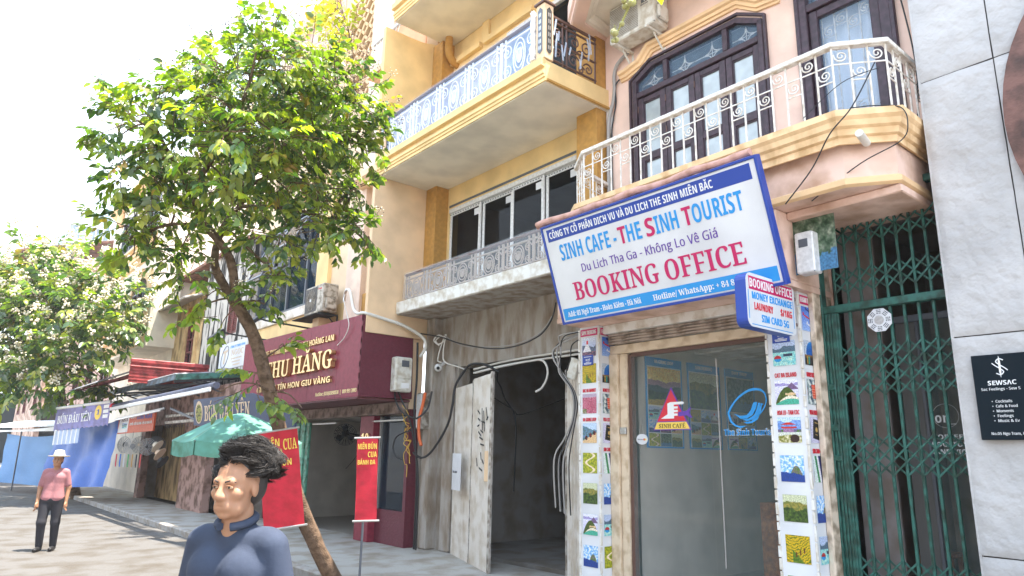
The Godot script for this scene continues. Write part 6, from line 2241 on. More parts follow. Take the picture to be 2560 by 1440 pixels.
	# street end: pale houses partly hidden by the flowering tree
	for q in [[-66.0, -53.0, 7.0, 0.2, "pinkish two storey house with a wide eave near the street end"], [-90.0, -81.0, 6.5, 2.0, "low cream house at the far street end left of blue block"]]:
		var e := thing("street_end_house", q[4], "house", Vector3((q[0] + q[1]) / 2, 0, q[3]))
		w = mb()
		wall(w, q[0], q[1], WALK_Y, q[2], q[3], 0.3, [[q[0] + 1.5, q[0] + 3.0, 3.8, 5.4], [q[0] + 5.0, q[0] + 6.5, 3.8, 5.4], [q[1] - 2.5, q[1] - 1.0, 3.8, 5.4]])
		part("wall", w, mat(L(0.60, 0.42, 0.34), 0.95, T.grime, 0.3) if q[0] > -70 else M.cream_wall, e)
		for x in [q[0] + 1.5, q[0] + 5.0, q[1] - 2.5]:
			framed_window(e, x, x + 1.5, 3.8, 5.4, q[3], M.red_wood, M.glass_dark, 2)
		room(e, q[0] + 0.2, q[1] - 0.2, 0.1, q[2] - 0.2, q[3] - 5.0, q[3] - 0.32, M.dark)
		w = mb()
		bx(w, Vector3(q[0] - 0.3, -0.08, -4.0), Vector3(q[1] + 0.3, 0.08, 1.2), 0.02, Transform3D(Basis(Vector3.RIGHT, 0.25), Vector3(0, q[2] + 0.2, q[3])))
		part("roof", w, mat(L(0.30, 0.15, 0.11), 0.9, T.grime, 0.4), e)

# ---------------------------------------------------------------- awnings, stalls and hanging things
# a hanging cloth between two top corners with folds
func drape(st: SurfaceTool, a: Vector3, b: Vector3, drop: float, folds: float, amp: float, lower_shift := Vector3.ZERO, nx := 40, ny := 14) -> void:
	var d := (b - a)
	var n := d.cross(Vector3.UP).normalized()
	var nz := FastNoiseLite.new()
	nz.seed = int(absf(a.x) * 10)
	nz.frequency = 0.9
	var p := func(i: int, j: int) -> Vector3:
		var s := float(i) / nx
		var t := float(j) / ny
		var q := a.lerp(b, s) + Vector3.DOWN * drop * t + lower_shift * t
		q += Vector3.DOWN * 0.10 * sin(PI * s) * (1.0 - t)
		return q + n * amp * (sin(s * folds + 2.0 * t) * (0.35 + 0.65 * t) + 1.2 * nz.get_noise_2d(s * 3.0, t * 2.5))
	st.set_smooth_group(0)
	for i in nx:
		for j in ny:
			for e in [[0, 0], [1, 1], [1, 0], [0, 0], [0, 1], [1, 1]]:
				st.set_uv(Vector2.ZERO)
				st.add_vertex(p.call(i + e[0], j + e[1]))
	st.index()
	st.generate_normals()

func build_stalls() -> void:
	# red sheet shed roof
	var o := thing("red_sheet_awning", "red corrugated sheet awning with grey underside above the stalls", "awning", Vector3(-23, 3.3, 0.8))
	var st := mb()
	ribbed(st, Vector3(-21.0, 3.30, 1.69), Vector3(0, 0.53, 0), Vector3(0, 0, -2.0), 0.09, 0.02)
	part("end_sheet", st, M.red_sheet, o)
	st = mb()
	bx(st, Vector3(-21.03, 3.83, -0.35), Vector3(-20.97, 3.95, 1.7), 0.02)
	bx(st, Vector3(-21.03, 3.72, -0.35), Vector3(-20.96, 3.76, 1.7), 0.01)
	part("capping", st, M.red_sheet, o)
	st = mb()
	ribbed(st, Vector3(-25.5, 3.90, 1.0), Vector3(4.48, 0, 0), Vector3(0, -0.62, 1.4), 0.12, 0.025)
	part("roof_sheet", st, M.grey_sheet, o)
	for x in [-25.0, -23.2, -21.2]:
		st = mb()
		bar(st, Vector3(x, 3.82, 0.7), Vector3(x, 3.22, 2.35), 0.05, 0.04)
		part("rafter", st, M.red_wood, o)
	st = mb()
	bar(st, Vector3(-25.4, 3.52, 1.6), Vector3(-21.05, 3.52, 1.6), 0.05, 0.04)
	part("rafter", st, M.red_wood, o)
	# blue green canopy
	var c := thing("blue_canopy", "blue green sheet canopy on steel brackets between red awning and navy sign", "canopy", Vector3(-20, 3.3, 0.6))
	st = mb()
	ribbed(st, Vector3(-26.0, 3.36, 1.22), Vector3(7.7, 0, 0), Vector3(0, 0.22, -1.8), 0.1, 0.022)
	part("roof_sheet", st, M.grey_sheet, c)
	part("front_fascia", box3(-26.0, -18.3, 3.22, 3.35, 1.17, 1.21, 0.006), M.steel_blue, c)
	st = mb()
	bar(st, Vector3(-18.28, 3.28, 1.21), Vector3(-18.28, 3.50, -0.55), 0.14, 0.03, Vector3.UP, 0.005)
	part("end_fascia", st, mat(L(0.06, 0.20, 0.17), 0.5, T.grime, 1.0), c)
	for x in [-18.6, -20.4, -22.2, -24.0, -25.7]:
		st = mb()
		bar(st, Vector3(x, 3.2, 1.15), Vector3(x, 3.42, -0.55), 0.06, 0.04)
		bar(st, Vector3(x, 2.85, -0.5), Vector3(x, 3.24, 0.7), 0.04, 0.03)
		part("bracket", st, M.grey_frame, c)
	st = mb()
	bar(st, Vector3(-25.9, 3.24, 0.5), Vector3(-18.4, 3.24, 0.5), 0.06, 0.05)
	part("purlin", st, M.grey_frame, c)
	# shop walls behind the stalls
	var sw := thing("stall_shop", "dim pinkish shop front with metal beams behind the stalls", "shop front", Vector3(-21, WALK_Y, 0.2))
	st = mb()
	wall(st, -26.3, -17.2, WALK_Y, 3.2, 0.0, 0.2, [[-25.8, -21.4, WALK_Y, 2.3], [-19.2, -17.4, WALK_Y, 2.2]])
	part("wall", st, mat(L(0.40, 0.25, 0.21), 0.95, T.grime, 0.6, T.b_plaster, 0.4), sw)
	room(sw, -26.2, -17.3, WALK_Y, 2.9, -5.0, -0.22, M.interior)
	st = mb()
	for y in [2.25, 2.42]:
		bx(st, Vector3(-21.4, y, 0.5), Vector3(-17.0, y + 0.08, 0.56), 0.01)
	part("beam", st, M.galv, sw)
	for i in 16:
		st = mb()
		tube(st, curve([Vector3(-21.3 + i * 0.26, 2.26, 0.53), Vector3(-21.28 + i * 0.26, 2.18, 0.55), Vector3(-21.24 + i * 0.26, 2.15, 0.53)], 3), 0.006, 0.006, 4)
		part("hook", st, M.grey_frame, sw)
	# roller awning
	var a := thing("roller_awning", "rolled dark awning with white front bar and folding arms above the stalls", "awning", Vector3(-19, 2.75, 1.3))
	st = mb()
	tube(st, [Vector3(-23.0, 2.74, 1.55), Vector3(-14.8, 2.86, 1.3)], 0.075, 0.075, 8)
	part("roll", st, mat(L(0.07, 0.08, 0.13), 0.7, T.stain, 1.5), a)
	st = mb()
	bar(st, Vector3(-22.9, 2.66, 1.66), Vector3(-14.8, 2.77, 1.42), 0.09, 0.05, Vector3.UP, 0.01)
	part("front_bar", st, M.pvc, a)
	st = mb()
	bar(st, Vector3(-22.6, 2.38, 1.5), Vector3(-20.2, 2.62, 0.9), 0.06, 0.05, Vector3.UP, 0.01)
	bar(st, Vector3(-22.4, 2.34, 1.6), Vector3(-20.1, 2.56, 1.0), 0.05, 0.04, Vector3.UP, 0.01)
	part("folding_arm", st, M.alu, a)
	st = mb()
	bar(st, Vector3(-19.6, 2.6, 0.9), Vector3(-17.6, 2.05, 0.3), 0.05, 0.04)
	part("stay", st, M.grey_frame, a)
	st = mb()
	ball(st, Vector3(-23.05, 2.74, 1.58), Vector3(0.09, 0.11, 0.09), 10, 6)
	part("end_cap", st, M.red_print, a)
	# lilac banner
	var b := thing("noodle_banner", "faded lilac BÚN ĐẬU YẾN awning banner with zigzag hem", "banner", Vector3(-24.4, 2.2, 2.1))
	var A := Vector3(-25.68, 2.71, 2.60)
	var B := Vector3(-23.21, 2.866, 1.61)
	var u := (B - A).normalized()
	var v := Vector3.UP
	var n := u.cross(v).normalized()
	var lil := both(mat(L(0.27, 0.26, 0.52), 0.8, T.stain, 1.0))
	st = mb()
	var L2 := (B - A).length()
	var p2 := PackedVector2Array([Vector2(0, 0), Vector2(L2, 0)])
	for i in range(24, -1, -1):
		p2.append(Vector2(L2 * i / 24.0, -0.62 - (0.05 if i % 2 == 0 else 0.0)))
	prism(st, p2, -0.004, 0.004, Transform3D(Basis(u, v, n), A))
	part("banner", st, lil, b)
	st = mb()
	tube(st, [A + v * 0.02, B + v * 0.02], 0.045, 0.045, 8)
	part("top_roll", st, M.cloth_white, b)
	var at := func(x: float, y: float) -> Vector3: return A + u * x + v * y + n * 0.006
	write(b, "BÚN ĐẬU YẾN", f_serif, M.white_print, at.call(0.12, -0.46), u, v, 1.68, 0.24)
	st = mb()
	var disc := PackedVector2Array()
	for i in 24:
		disc.append(Vector2(2.12 + 0.16 * cos(TAU * i / 24), -0.25 + 0.21 * sin(TAU * i / 24)))
	prism(st, disc, 0.005, 0.008, Transform3D(Basis(u, v, n), A))
	part("yellow_disc", st, M.yellow_print, b)
	write(b, "1", f_serif, M.sign_blue, at.call(2.05, -0.31) + n * 0.004, u, v, 0.15, 0.15)
	st = mb()
	for i in 3:
		prism(st, pv([2.36, -0.15 - i * 0.14, 2.6, -0.15 - i * 0.14, 2.6, -0.05 - i * 0.14, 2.36, -0.05 - i * 0.14]), 0.005, 0.007, Transform3D(Basis(u, v, n), A))
	part("printed_box", st, M.white_print, b)
	var ps := thing("strip_curtain", "grey white plastic strip curtain hanging under the lilac banner", "curtain", Vector3(-25.2, 1.84, 2.2))
	for i in 18:
		st = mb()
		var q := A + u * (0.05 + i * 0.072) + v * -0.66 - n * 0.02
		bar(st, q + v * -0.42, q, 0.062, 0.003, u)
		part("strip", st, M.film if i % 3 else M.cloth_white, ps)
	# blue tarpaulins
	var t := thing("blue_tarpaulin", "deep blue tarpaulin hanging in folds under the lilac banner", "tarpaulin", Vector3(-25.5, 0.3, 1.7))
	st = mb()
	drape(st, Vector3(-27.6, 2.21, 2.2), Vector3(-23.47, 2.40, 1.2), 1.9, 21.0, 0.06, Vector3(0.1, 0, 0.3))
	part("sheet", st, M.blue_tarp, t)
	t = thing("light_blue_tarpaulin", "pale sun faded blue tarpaulin hung flat at the left stall", "tarpaulin", Vector3(-31.5, 0.3, 2.5))
	st = mb()
	drape(st, Vector3(-33.6, 2.04, 3.09), Vector3(-29.4, 2.02, 1.75), 1.8, 9.0, 0.03)
	part("sheet", st, M.blue_tarp2, t)
	var wr := thing("white_stall_roof", "white sheet stall roof with drooping edge above the pale blue tarpaulin", "roof", Vector3(-31.5, 2.1, 3.0))
	st = mb()
	drape(st, Vector3(-36.0, 2.24, 4.2), Vector3(-29.2, 2.28, 2.0), 0.16, 30.0, 0.02, Vector3.ZERO, 50, 3)
	part("edge", st, M.cloth_white, wr)
	st = mb()
	quad(st, Vector3(-36.0, 2.24, 4.2), Vector3(-29.2, 2.28, 2.0), Vector3(-29.9, 2.62, 0.4), Vector3(-36.8, 2.62, 2.4))
	part("sheet", st, M.cloth_white, wr)
	for q in [Vector3(-35.5, 0, 3.9), Vector3(-29.6, 0, 2.0), Vector3(-32.0, 0, 2.8)]:
		st = mb()
		tube(st, [q, q + Vector3(0, 2.2, 0)], 0.025, 0.025, 6)
		part("pole", st, M.grey_frame, wr)
	# ticket board at the frame edge
	var tb := thing("price_board", "tall red white and blue price board beside the pale blue tarpaulin", "board", Vector3(-35, 0.3, 3.6))
	st = mb()
	sheet(tb, "board", Vector3(-34.4, 1.55, 3.55), u, v, 0.9, 1.1, M.white_print, 0.02)
	for i in 6:
		sheet(tb, "printed_row", Vector3(-34.4, 1.98 - i * 0.17, 3.55) + n * 0.004, u, v, 0.8, 0.1, [M.red_print, M.sky_blue_print, M.red_print, M.sign_blue, M.magenta_print, M.yellow_print][i])
	# orange sign
	var os := thing("orange_sign", "orange and white ĐẠI LÝ LONG NGÂN dealer sign above hanging fans", "sign", Vector3(-22.4, 2.0, 1.1))
	var oA := Vector3(-23.48, 1.98, 1.29)
	var oB := Vector3(-21.40, 2.06, 0.83)
	var ou := (oB - oA).normalized()
	var ov := Vector3.UP
	var on := ou.cross(ov).normalized()
	var W := (oB - oA).length()
	var ox := Transform3D(Basis(ou, ov, on), oA)
	st = mb()
	prism(st, pv([0, 0, W, 0, W, 0.58, 0, 0.48]), -0.05, 0.0, ox)
	part("board", st, mat(L(0.62, 0.10, 0.03), 0.5, T.grain, 1.0), os)
	st = mb()
	prism(st, pv([0.02, 0.03, 0.62, 0.03, 0.66, 0.50, 0.1, 0.475]), 0.0, 0.004, ox)
	part("white_panel", st, M.white_print, os)
	write(os, "ASIA", f_serif, M.maroon_rough, ox * Vector3(0.2, 0.34, 0.006), ou, ov, 0.4, 0.11)
	sheet(os, "picture", ox * Vector3(0.42, 0.22, 0.006), ou, ov, 0.3, 0.16, picture("boats", 40, 24, 9))
	write(os, "ĐẠI LÝ", f_bold, M.white_print, ox * Vector3(0.74, 0.40, 0.004), ou, ov, 0.34, 0.09)
	write(os, "LONG NGÂN", f_bold, M.sign_blue, ox * Vector3(1.14, 0.36, 0.004), ou, ov, 0.85, 0.15)
	write(os, "CHUYÊN - ĐIỆN GIA DỤNG - ĐÈN LED TRANG TRÍ", f_bold, M.white_print, ox * Vector3(0.72, 0.21, 0.004), ou, ov, 1.3, 0.07)
	# hanging goods
	var kinds := ["round black wire fan hanging first from the left under orange sign", "grey wire fan hanging second under orange sign", "pale wire fan with beige hub hanging third under orange sign", "large dark wire fan hanging fourth under orange sign", "small wire fan hanging fifth in the goods row under orange sign"]
	for i in 5:
		var g := thing("hanging_fan", kinds[i], "fan", Vector3(-22.9 + i * 0.42, 1.75, 1.15 - i * 0.1), "fans hung for sale")
		st = mb()
		var ctr := Vector3(-22.9 + i * 0.42, 1.68 - 0.05 * (i % 2), 1.18 - i * 0.11)
		var xf := Transform3D(Basis(Vector3.UP, 0.6 + 0.15 * i), ctr)
		for k in 6:
			var pts := []
			for q in 21:
				pts.append(xf * (Vector3(cos(TAU * q / 20), sin(TAU * q / 20), 0.0) * (0.05 + 0.035 * k)) + xf.basis.z * (0.05 - 0.0017 * k * k))
			tube(st, pts, 0.006, 0.006, 4, false)
		for q in 14:
			var an := TAU * q / 14
			tube(st, [xf * Vector3(cos(an) * 0.05, sin(an) * 0.05, 0.05), xf * Vector3(cos(an) * 0.235, sin(an) * 0.235, 0)], 0.004, 0.004, 4)
		part("cage", st, M.alu if i % 2 else M.grey_frame, g)
		st = mb()
		ball(st, Vector3(0, 0, -0.04), Vector3(0.08, 0.08, 0.07), 8, 5, xf)
		part("motor", st, [M.dark, M.grey_sheet, M.tan_print, M.dark, M.red_sheet][i], g)
		st = mb()
		tube(st, [ctr + Vector3(0, 0.23, 0), ctr + Vector3(0, 0.42, 0)], 0.005, 0.005, 4)
		part("cord", st, M.rubber, g)
	var cl := [L(0.6, 0.05, 0.08), L(0.08, 0.2, 0.6), L(0.7, 0.7, 0.72), L(0.1, 0.4, 0.15), L(0.5, 0.3, 0.1), L(0.05, 0.05, 0.06), L(0.65, 0.1, 0.1)]
	var cn := ["red", "blue", "white", "green", "tan", "black", "scarlet"]
	for i in 7:
		var g := thing("hanging_strap", "%s straps dangling below the hanging fans" % cn[i], "goods", Vector3(-23.0 + i * 0.22, 1.2, 1.3), "straps hung for sale")
		st = mb()
		for k in 4:
			var q := Vector3(-23.0 + i * 0.22 + k * 0.03, 1.42, 1.32 - i * 0.055)
			tube(st, [q, q + Vector3(0.01, -0.3 - 0.05 * (k % 2), 0)], 0.011, 0.011, 4)
		part("strap", st, mat(cl[i], 0.6), g)
	var hn := ["pale straw sun hat hung at the right end of goods row", "beige sun hat hung below the straw one", "dark felt hat hung beside the green umbrella"]
	for i in 3:
		var g := thing("hanging_hat", hn[i], "hat", Vector3(-20.9 + i * 0.35, 1.6 - 0.2 * i, 0.75), "hats hung for sale")
		st = mb()
		var xf := Transform3D(Basis(Vector3(0.5, 0.2, 0.6).normalized(), 1.0), Vector3(-20.9 + i * 0.35, 1.65 - 0.2 * i, 0.78))
		lathe(st, pv([0.0, 0.12, 0.07, 0.11, 0.09, 0.02, 0.19, 0.0, 0.19, -0.012, 0.0, -0.01]), Vector3.ZERO, 16, xf)
		part("hat", st, [M.straw, M.tan_print, M.dark][i], g)
	# navy sign
	var ns := thing("navy_sign", "navy BÚN ĐẬU YẾN signboard with bowl picture behind the green umbrella", "sign", Vector3(-13.3, 2.0, 1.4))
	var nA := Vector3(-14.98, 2.06, 1.60)
	var nB := Vector3(-11.42, 2.12, 1.03)
	var nu := (nB - nA).normalized()
	var nv := Vector3(0, 1, 0.12).normalized()
	var nn := nu.cross(nv).normalized()
	var nW := (nB - nA).length()
	var nx := Transform3D(Basis(nu, nv, nn), nA)
	st = mb()
	prism(st, pv([0, 0, nW, -0.32, nW, 0.16, nW * 0.62, 0.50, 0, 0.50]), -0.04, 0.0, nx)
	part("board", st, M.navy, ns)
	var bowl := mb()
	var bd := PackedVector2Array()
	for i in 24:
		bd.append(Vector2(0.23 + 0.15 * cos(TAU * i / 24), 0.24 + 0.22 * sin(TAU * i / 24)))
	prism(bowl, bd, 0.0, 0.004, nx)
	part("bowl_rim", bowl, M.tan_print, ns)
	bowl = mb()
	var bd2 := PackedVector2Array()
	for q in bd:
		bd2.append(Vector2(0.23, 0.22) + (q - Vector2(0.23, 0.24)) * 0.8)
	prism(bowl, bd2, 0.004, 0.007, nx)
	part("bowl_picture", bowl, mat(L(0.30, 0.30, 0.06), 0.6, T.black, 6.0), ns)
	write(ns, "BÚN ĐẬU YẾN", f_serif, M.tan_print, nx * Vector3(0.46, 0.06, 0.004), nu, nv, 1.72, 0.30)
	write(ns, "301 374", f_bold, M.yellow_print, nx * Vector3(2.7, -0.12, 0.004), nu, nv, 0.4, 0.07)
	# green umbrella
	var um := thing("green_umbrella", "green market umbrella dappled by leaf shadow in front of the shops", "umbrella", Vector3(-9.24, ROAD_Y, 2.65))
	var uc := Vector3(-9.24, 2.06, 2.65)
	st = mb()
	tube(st, [Vector3(-9.24, ROAD_Y, 2.65), uc + Vector3(0, -0.04, 0)], 0.022, 0.018, 8)
	part("pole", st, M.alu, um)
	for i in 8:
		st = mb()
		var a0 := TAU * (i + 0.3) / 8
		var a1 := TAU * (i + 1.3) / 8
		var N := 8
		var f := func(s: float, t: float) -> Vector3:
			var e0 := Vector3(cos(a0), 0, sin(a0)) * 0.78
			var e1 := Vector3(cos(a1), 0, sin(a1)) * 0.78
			var e := e0.lerp(e1, s) * t
			return uc + e + Vector3(0, -0.36 * pow(t, 1.35) - 0.03 * sin(PI * s) * t, 0)
		st.set_smooth_group(0)
		for k in N:
			for j in N:
				var q := [f.call(float(k) / N, float(j) / N), f.call(float(k + 1) / N, float(j) / N), f.call(float(k + 1) / N, float(j + 1) / N), f.call(float(k) / N, float(j + 1) / N)]
				for e in [0, 1, 2, 0, 2, 3]:
					st.set_uv(Vector2.ZERO)
					st.add_vertex(q[e])
		st.index()
		st.generate_normals()
		part("panel", st, M.umbrella, um)
		st = mb()
		for k in N:
			var q0: Vector3 = f.call(float(k) / N, 1.0)
			var q1: Vector3 = f.call(float(k + 1) / N, 1.0)
			var d0 := Vector3.DOWN * 0.17 + Vector3(cos(a0), 0, sin(a0)) * 0.012 * sin(k * 1.3)
			var d1 := Vector3.DOWN * 0.17 + Vector3(cos(a0), 0, sin(a0)) * 0.012 * sin((k + 1) * 1.3)
			if k == N - 1:
				q1 = q0.lerp(q1, 0.8)
				d1 = d1 * 0.95
			quad(st, q0 + d0, q1 + d1, q1, q0)
		part("flap", st, M.umbrella, um)
		st = mb()
		tube(st, [uc + Vector3(0, -0.03, 0), f.call(0.0, 0.5) + Vector3(0, -0.02, 0), f.call(0.0, 1.0) + Vector3(0, -0.012, 0)], 0.007, 0.005, 5)
		part("rib", st, M.alu, um)
	st = mb()
	lathe(st, pv([0.28, 0.1, 0.28, 0.0, 0.0, 0.0]), Vector3(-9.24, ROAD_Y, 2.65), 20)
	lathe(st, pv([0.0, 0.1, 0.28, 0.1]), Vector3(-9.24, ROAD_Y, 2.65), 20)
	part("base", st, M.concrete, um)
	# red food banners
	for k in 2:
		var rb := thing("food_banner", ["large red hanging banner MIẾN CUA BÁNH ĐA tied at the tree trunk", "small red banner MIẾN BÚN CUA before the tiled gold shop"][k], "banner", [Vector3(-7.88, ROAD_Y, 2.7), Vector3(-7.34, ROAD_Y, 1.87)][k])
		var r0: Vector3 = [Vector3(-8.028, 1.774, 2.872), Vector3(-7.414, 1.745, 1.955)][k]
		var r1: Vector3 = [Vector3(-7.732, 1.848, 2.544), Vector3(-7.256, 1.755, 1.775)][k]
		var ru := (r1 - r0).normalized()
		var rn := ru.cross(Vector3.UP).normalized()
		var rw := (r1 - r0).length()
		var rv := rn.cross(ru)
		var hh: float = [1.05, 0.9][k]
		var rx := Transform3D(Basis(ru, rv, rn), r0)
		st = mb()
		var nxx := 6
		for i in nxx:
			for j in 10:
				var g := func(a2: int, b2: int) -> Vector3: return rx * Vector3(rw * a2 / nxx, -hh * b2 / 10.0, 0.006 * sin(b2 * 0.9 + a2 * 0.5))
				quad(st, g.call(i, j + 1), g.call(i + 1, j + 1), g.call(i + 1, j), g.call(i, j))
		part("cloth", st, M.banner_red, rb)
		st = mb()
		tube(st, [rx * Vector3(-0.03, 0.005, 0), rx * Vector3(rw + 0.03, 0.005, 0)], 0.012, 0.012, 6)
		tube(st, [rx * Vector3(-0.03, -hh, 0), rx * Vector3(rw + 0.03, -hh, 0)], 0.012, 0.012, 6)
		part("rod", st, M.alu, rb)
		st = mb()
		tube(st, [rx * Vector3(rw / 2, 0.0, -0.03), Vector3((rx * Vector3(rw / 2, 0, -0.03)).x, ROAD_Y, (rx * Vector3(rw / 2, 0, -0.03)).z)], 0.015, 0.015, 6)
		part("stand", st, M.grey_frame, rb)
		if k == 0:
			write(rb, "MIẾN", f_bold, M.yellow_print, rx * Vector3(0.04, -0.17, 0.009), ru, rv, 0.2, 0.085)
			write(rb, "BÁNH ĐA", f_bold, M.yellow_print, rx * Vector3(0.03, -0.285, 0.009), ru, rv, 0.24, 0.08)
			write(rb, "CUA", f_serif, M.yellow_print, rx * Vector3(0.28, -0.22, 0.009), ru, rv, 0.155, 0.12)
			write(rb, "TRỘN", f_bold, M.yellow_print, rx * Vector3(0.16, -0.39, 0.009), ru, rv, 0.2, 0.07)
		else:
			write(rb, "MIẾN", f_bold, M.yellow_print, rx * Vector3(0.015, -0.12, 0.009), ru, rv, 0.1, 0.06)
			write(rb, "BÚN", f_bold, M.yellow_print, rx * Vector3(0.13, -0.12, 0.009), ru, rv, 0.1, 0.06)
			write(rb, "CUA", f_bold, M.yellow_print, rx * Vector3(0.13, -0.21, 0.009), ru, rv, 0.1, 0.06)
			write(rb, "BÁNH ĐA", f_bold, M.yellow_print, rx * Vector3(0.015, -0.29, 0.009), ru, rv, 0.2, 0.05)

# ---------------------------------------------------------------- trees
func leaf_mesh(w: float, droop: float) -> ArrayMesh:
	# a blade one unit long along +y, folded on its midrib
	var st := mb()
	var prof := [[0.0, 0.0], [0.18, 0.62], [0.42, 1.0], [0.7, 0.78], [0.9, 0.3], [1.0, 0.0]]
	st.set_smooth_group(0)
	for i in prof.size() - 1:
		var y0: float = prof[i][0]
		var y1: float = prof[i + 1][0]
		var m0 := Vector3(0, y0, -droop * y0 * y0)
		var m1 := Vector3(0, y1, -droop * y1 * y1)
		for s in [-1.0, 1.0]:
			var e0 := m0 + Vector3(s * w * prof[i][1], 0, w * 0.35 * prof[i][1])
			var e1 := m1 + Vector3(s * w * prof[i + 1][1], 0, w * 0.35 * prof[i + 1][1])
			var q := [m0, e0, e1, m1] if s > 0 else [e0, m0, m1, e1]
			if prof[i][1] > 0.0:
				for k in [0, 2, 1]:
					st.set_uv(Vector2.ZERO)
					st.add_vertex(q[k])
			if prof[i + 1][1] > 0.0 or prof[i][1] > 0.0:
				var t := [0, 3, 2] if prof[i][1] > 0.0 else ([0, 2, 1] if s > 0 else [1, 3, 2])
				for k in t:
					st.set_uv(Vector2.ZERO)
					st.add_vertex(q[k])
	st.index()
	st.generate_normals()
	return st.commit()

func leaf_mat(c: Color, back: Color, vc := false) -> StandardMaterial3D:
	var m := StandardMaterial3D.new()
	m.albedo_color = c
	m.roughness = 0.32
	m.metallic_specular = 0.75
	m.cull_mode = BaseMaterial3D.CULL_DISABLED
	m.backlight_enabled = true
	m.backlight = back
	m.vertex_color_use_as_albedo = vc
	return m

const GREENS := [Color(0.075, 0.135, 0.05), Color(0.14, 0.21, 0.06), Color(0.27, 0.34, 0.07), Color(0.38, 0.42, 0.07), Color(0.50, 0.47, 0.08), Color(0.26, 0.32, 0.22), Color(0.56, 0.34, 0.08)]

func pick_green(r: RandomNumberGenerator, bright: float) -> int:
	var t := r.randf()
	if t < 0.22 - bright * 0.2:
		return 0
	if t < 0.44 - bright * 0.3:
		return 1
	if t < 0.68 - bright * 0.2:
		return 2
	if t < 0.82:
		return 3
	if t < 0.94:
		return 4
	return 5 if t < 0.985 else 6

func vec3(a: Array) -> Vector3:
	return Vector3(a[0], a[1], a[2])

func vpath(a: Array) -> Array:
	var r := []
	for p in a:
		r.append(vec3(p))
	return r

# leaves along a twig from a to b: appended to out as [transform, colour index]
func spray(out: Array, r: RandomNumberGenerator, a: Vector3, b: Vector3, n: int, len: float, bright: float) -> void:
	var d := (b - a).normalized()
	var side := d.cross(Vector3.UP)
	if side.length() < 0.1:
		side = Vector3.RIGHT
	side = side.normalized()
	var up := side.cross(d).normalized()
	var base := pick_green(r, bright)
	for i in n:
		var t := (i + 0.6) / n
		var p := a.lerp(b, t) + Vector3.DOWN * 0.03 * t * t
		var s := 1.0 if i % 2 == 0 else -1.0
		var dir := (d * r.randf_range(0.25, 0.9) + side * s * r.randf_range(0.6, 1.0) + Vector3.DOWN * r.randf_range(0.1, 0.75)).normalized()
		if i == n - 1:
			dir = (d + Vector3.DOWN * 0.4).normalized()
		var nrm := (up + side * s * r.randf_range(-0.5, 0.5) + d * r.randf_range(-0.5, 0.5)).normalized()
		var x := dir.cross(nrm).normalized()
		var z := x.cross(dir).normalized()
		var l := len * r.randf_range(0.65, 1.15) * (0.75 + 0.4 * sin(PI * t))
		var c := base if r.randf() < 0.6 else pick_green(r, bright)
		out.append([Transform3D(Basis(x * l, dir * l, z * l), p), c])

func multimesh(called: String, mesh: Mesh, m: Material, list: Array, parent: Node3D) -> void:
	var mm := MultiMesh.new()
	mm.transform_format = MultiMesh.TRANSFORM_3D
	mm.use_colors = true
	mm.mesh = mesh
	mm.instance_count = list.size()
	for i in list.size():
		mm.set_instance_transform(i, list[i][0])
		mm.set_instance_color(i, list[i][1])
	var o := MultiMeshInstance3D.new()
	o.name = called
	o.multimesh = mm
	o.material_override = m
	parent.add_child(o, true)
	o.position = -where(parent)
	o.set_meta("kind", "stuff")

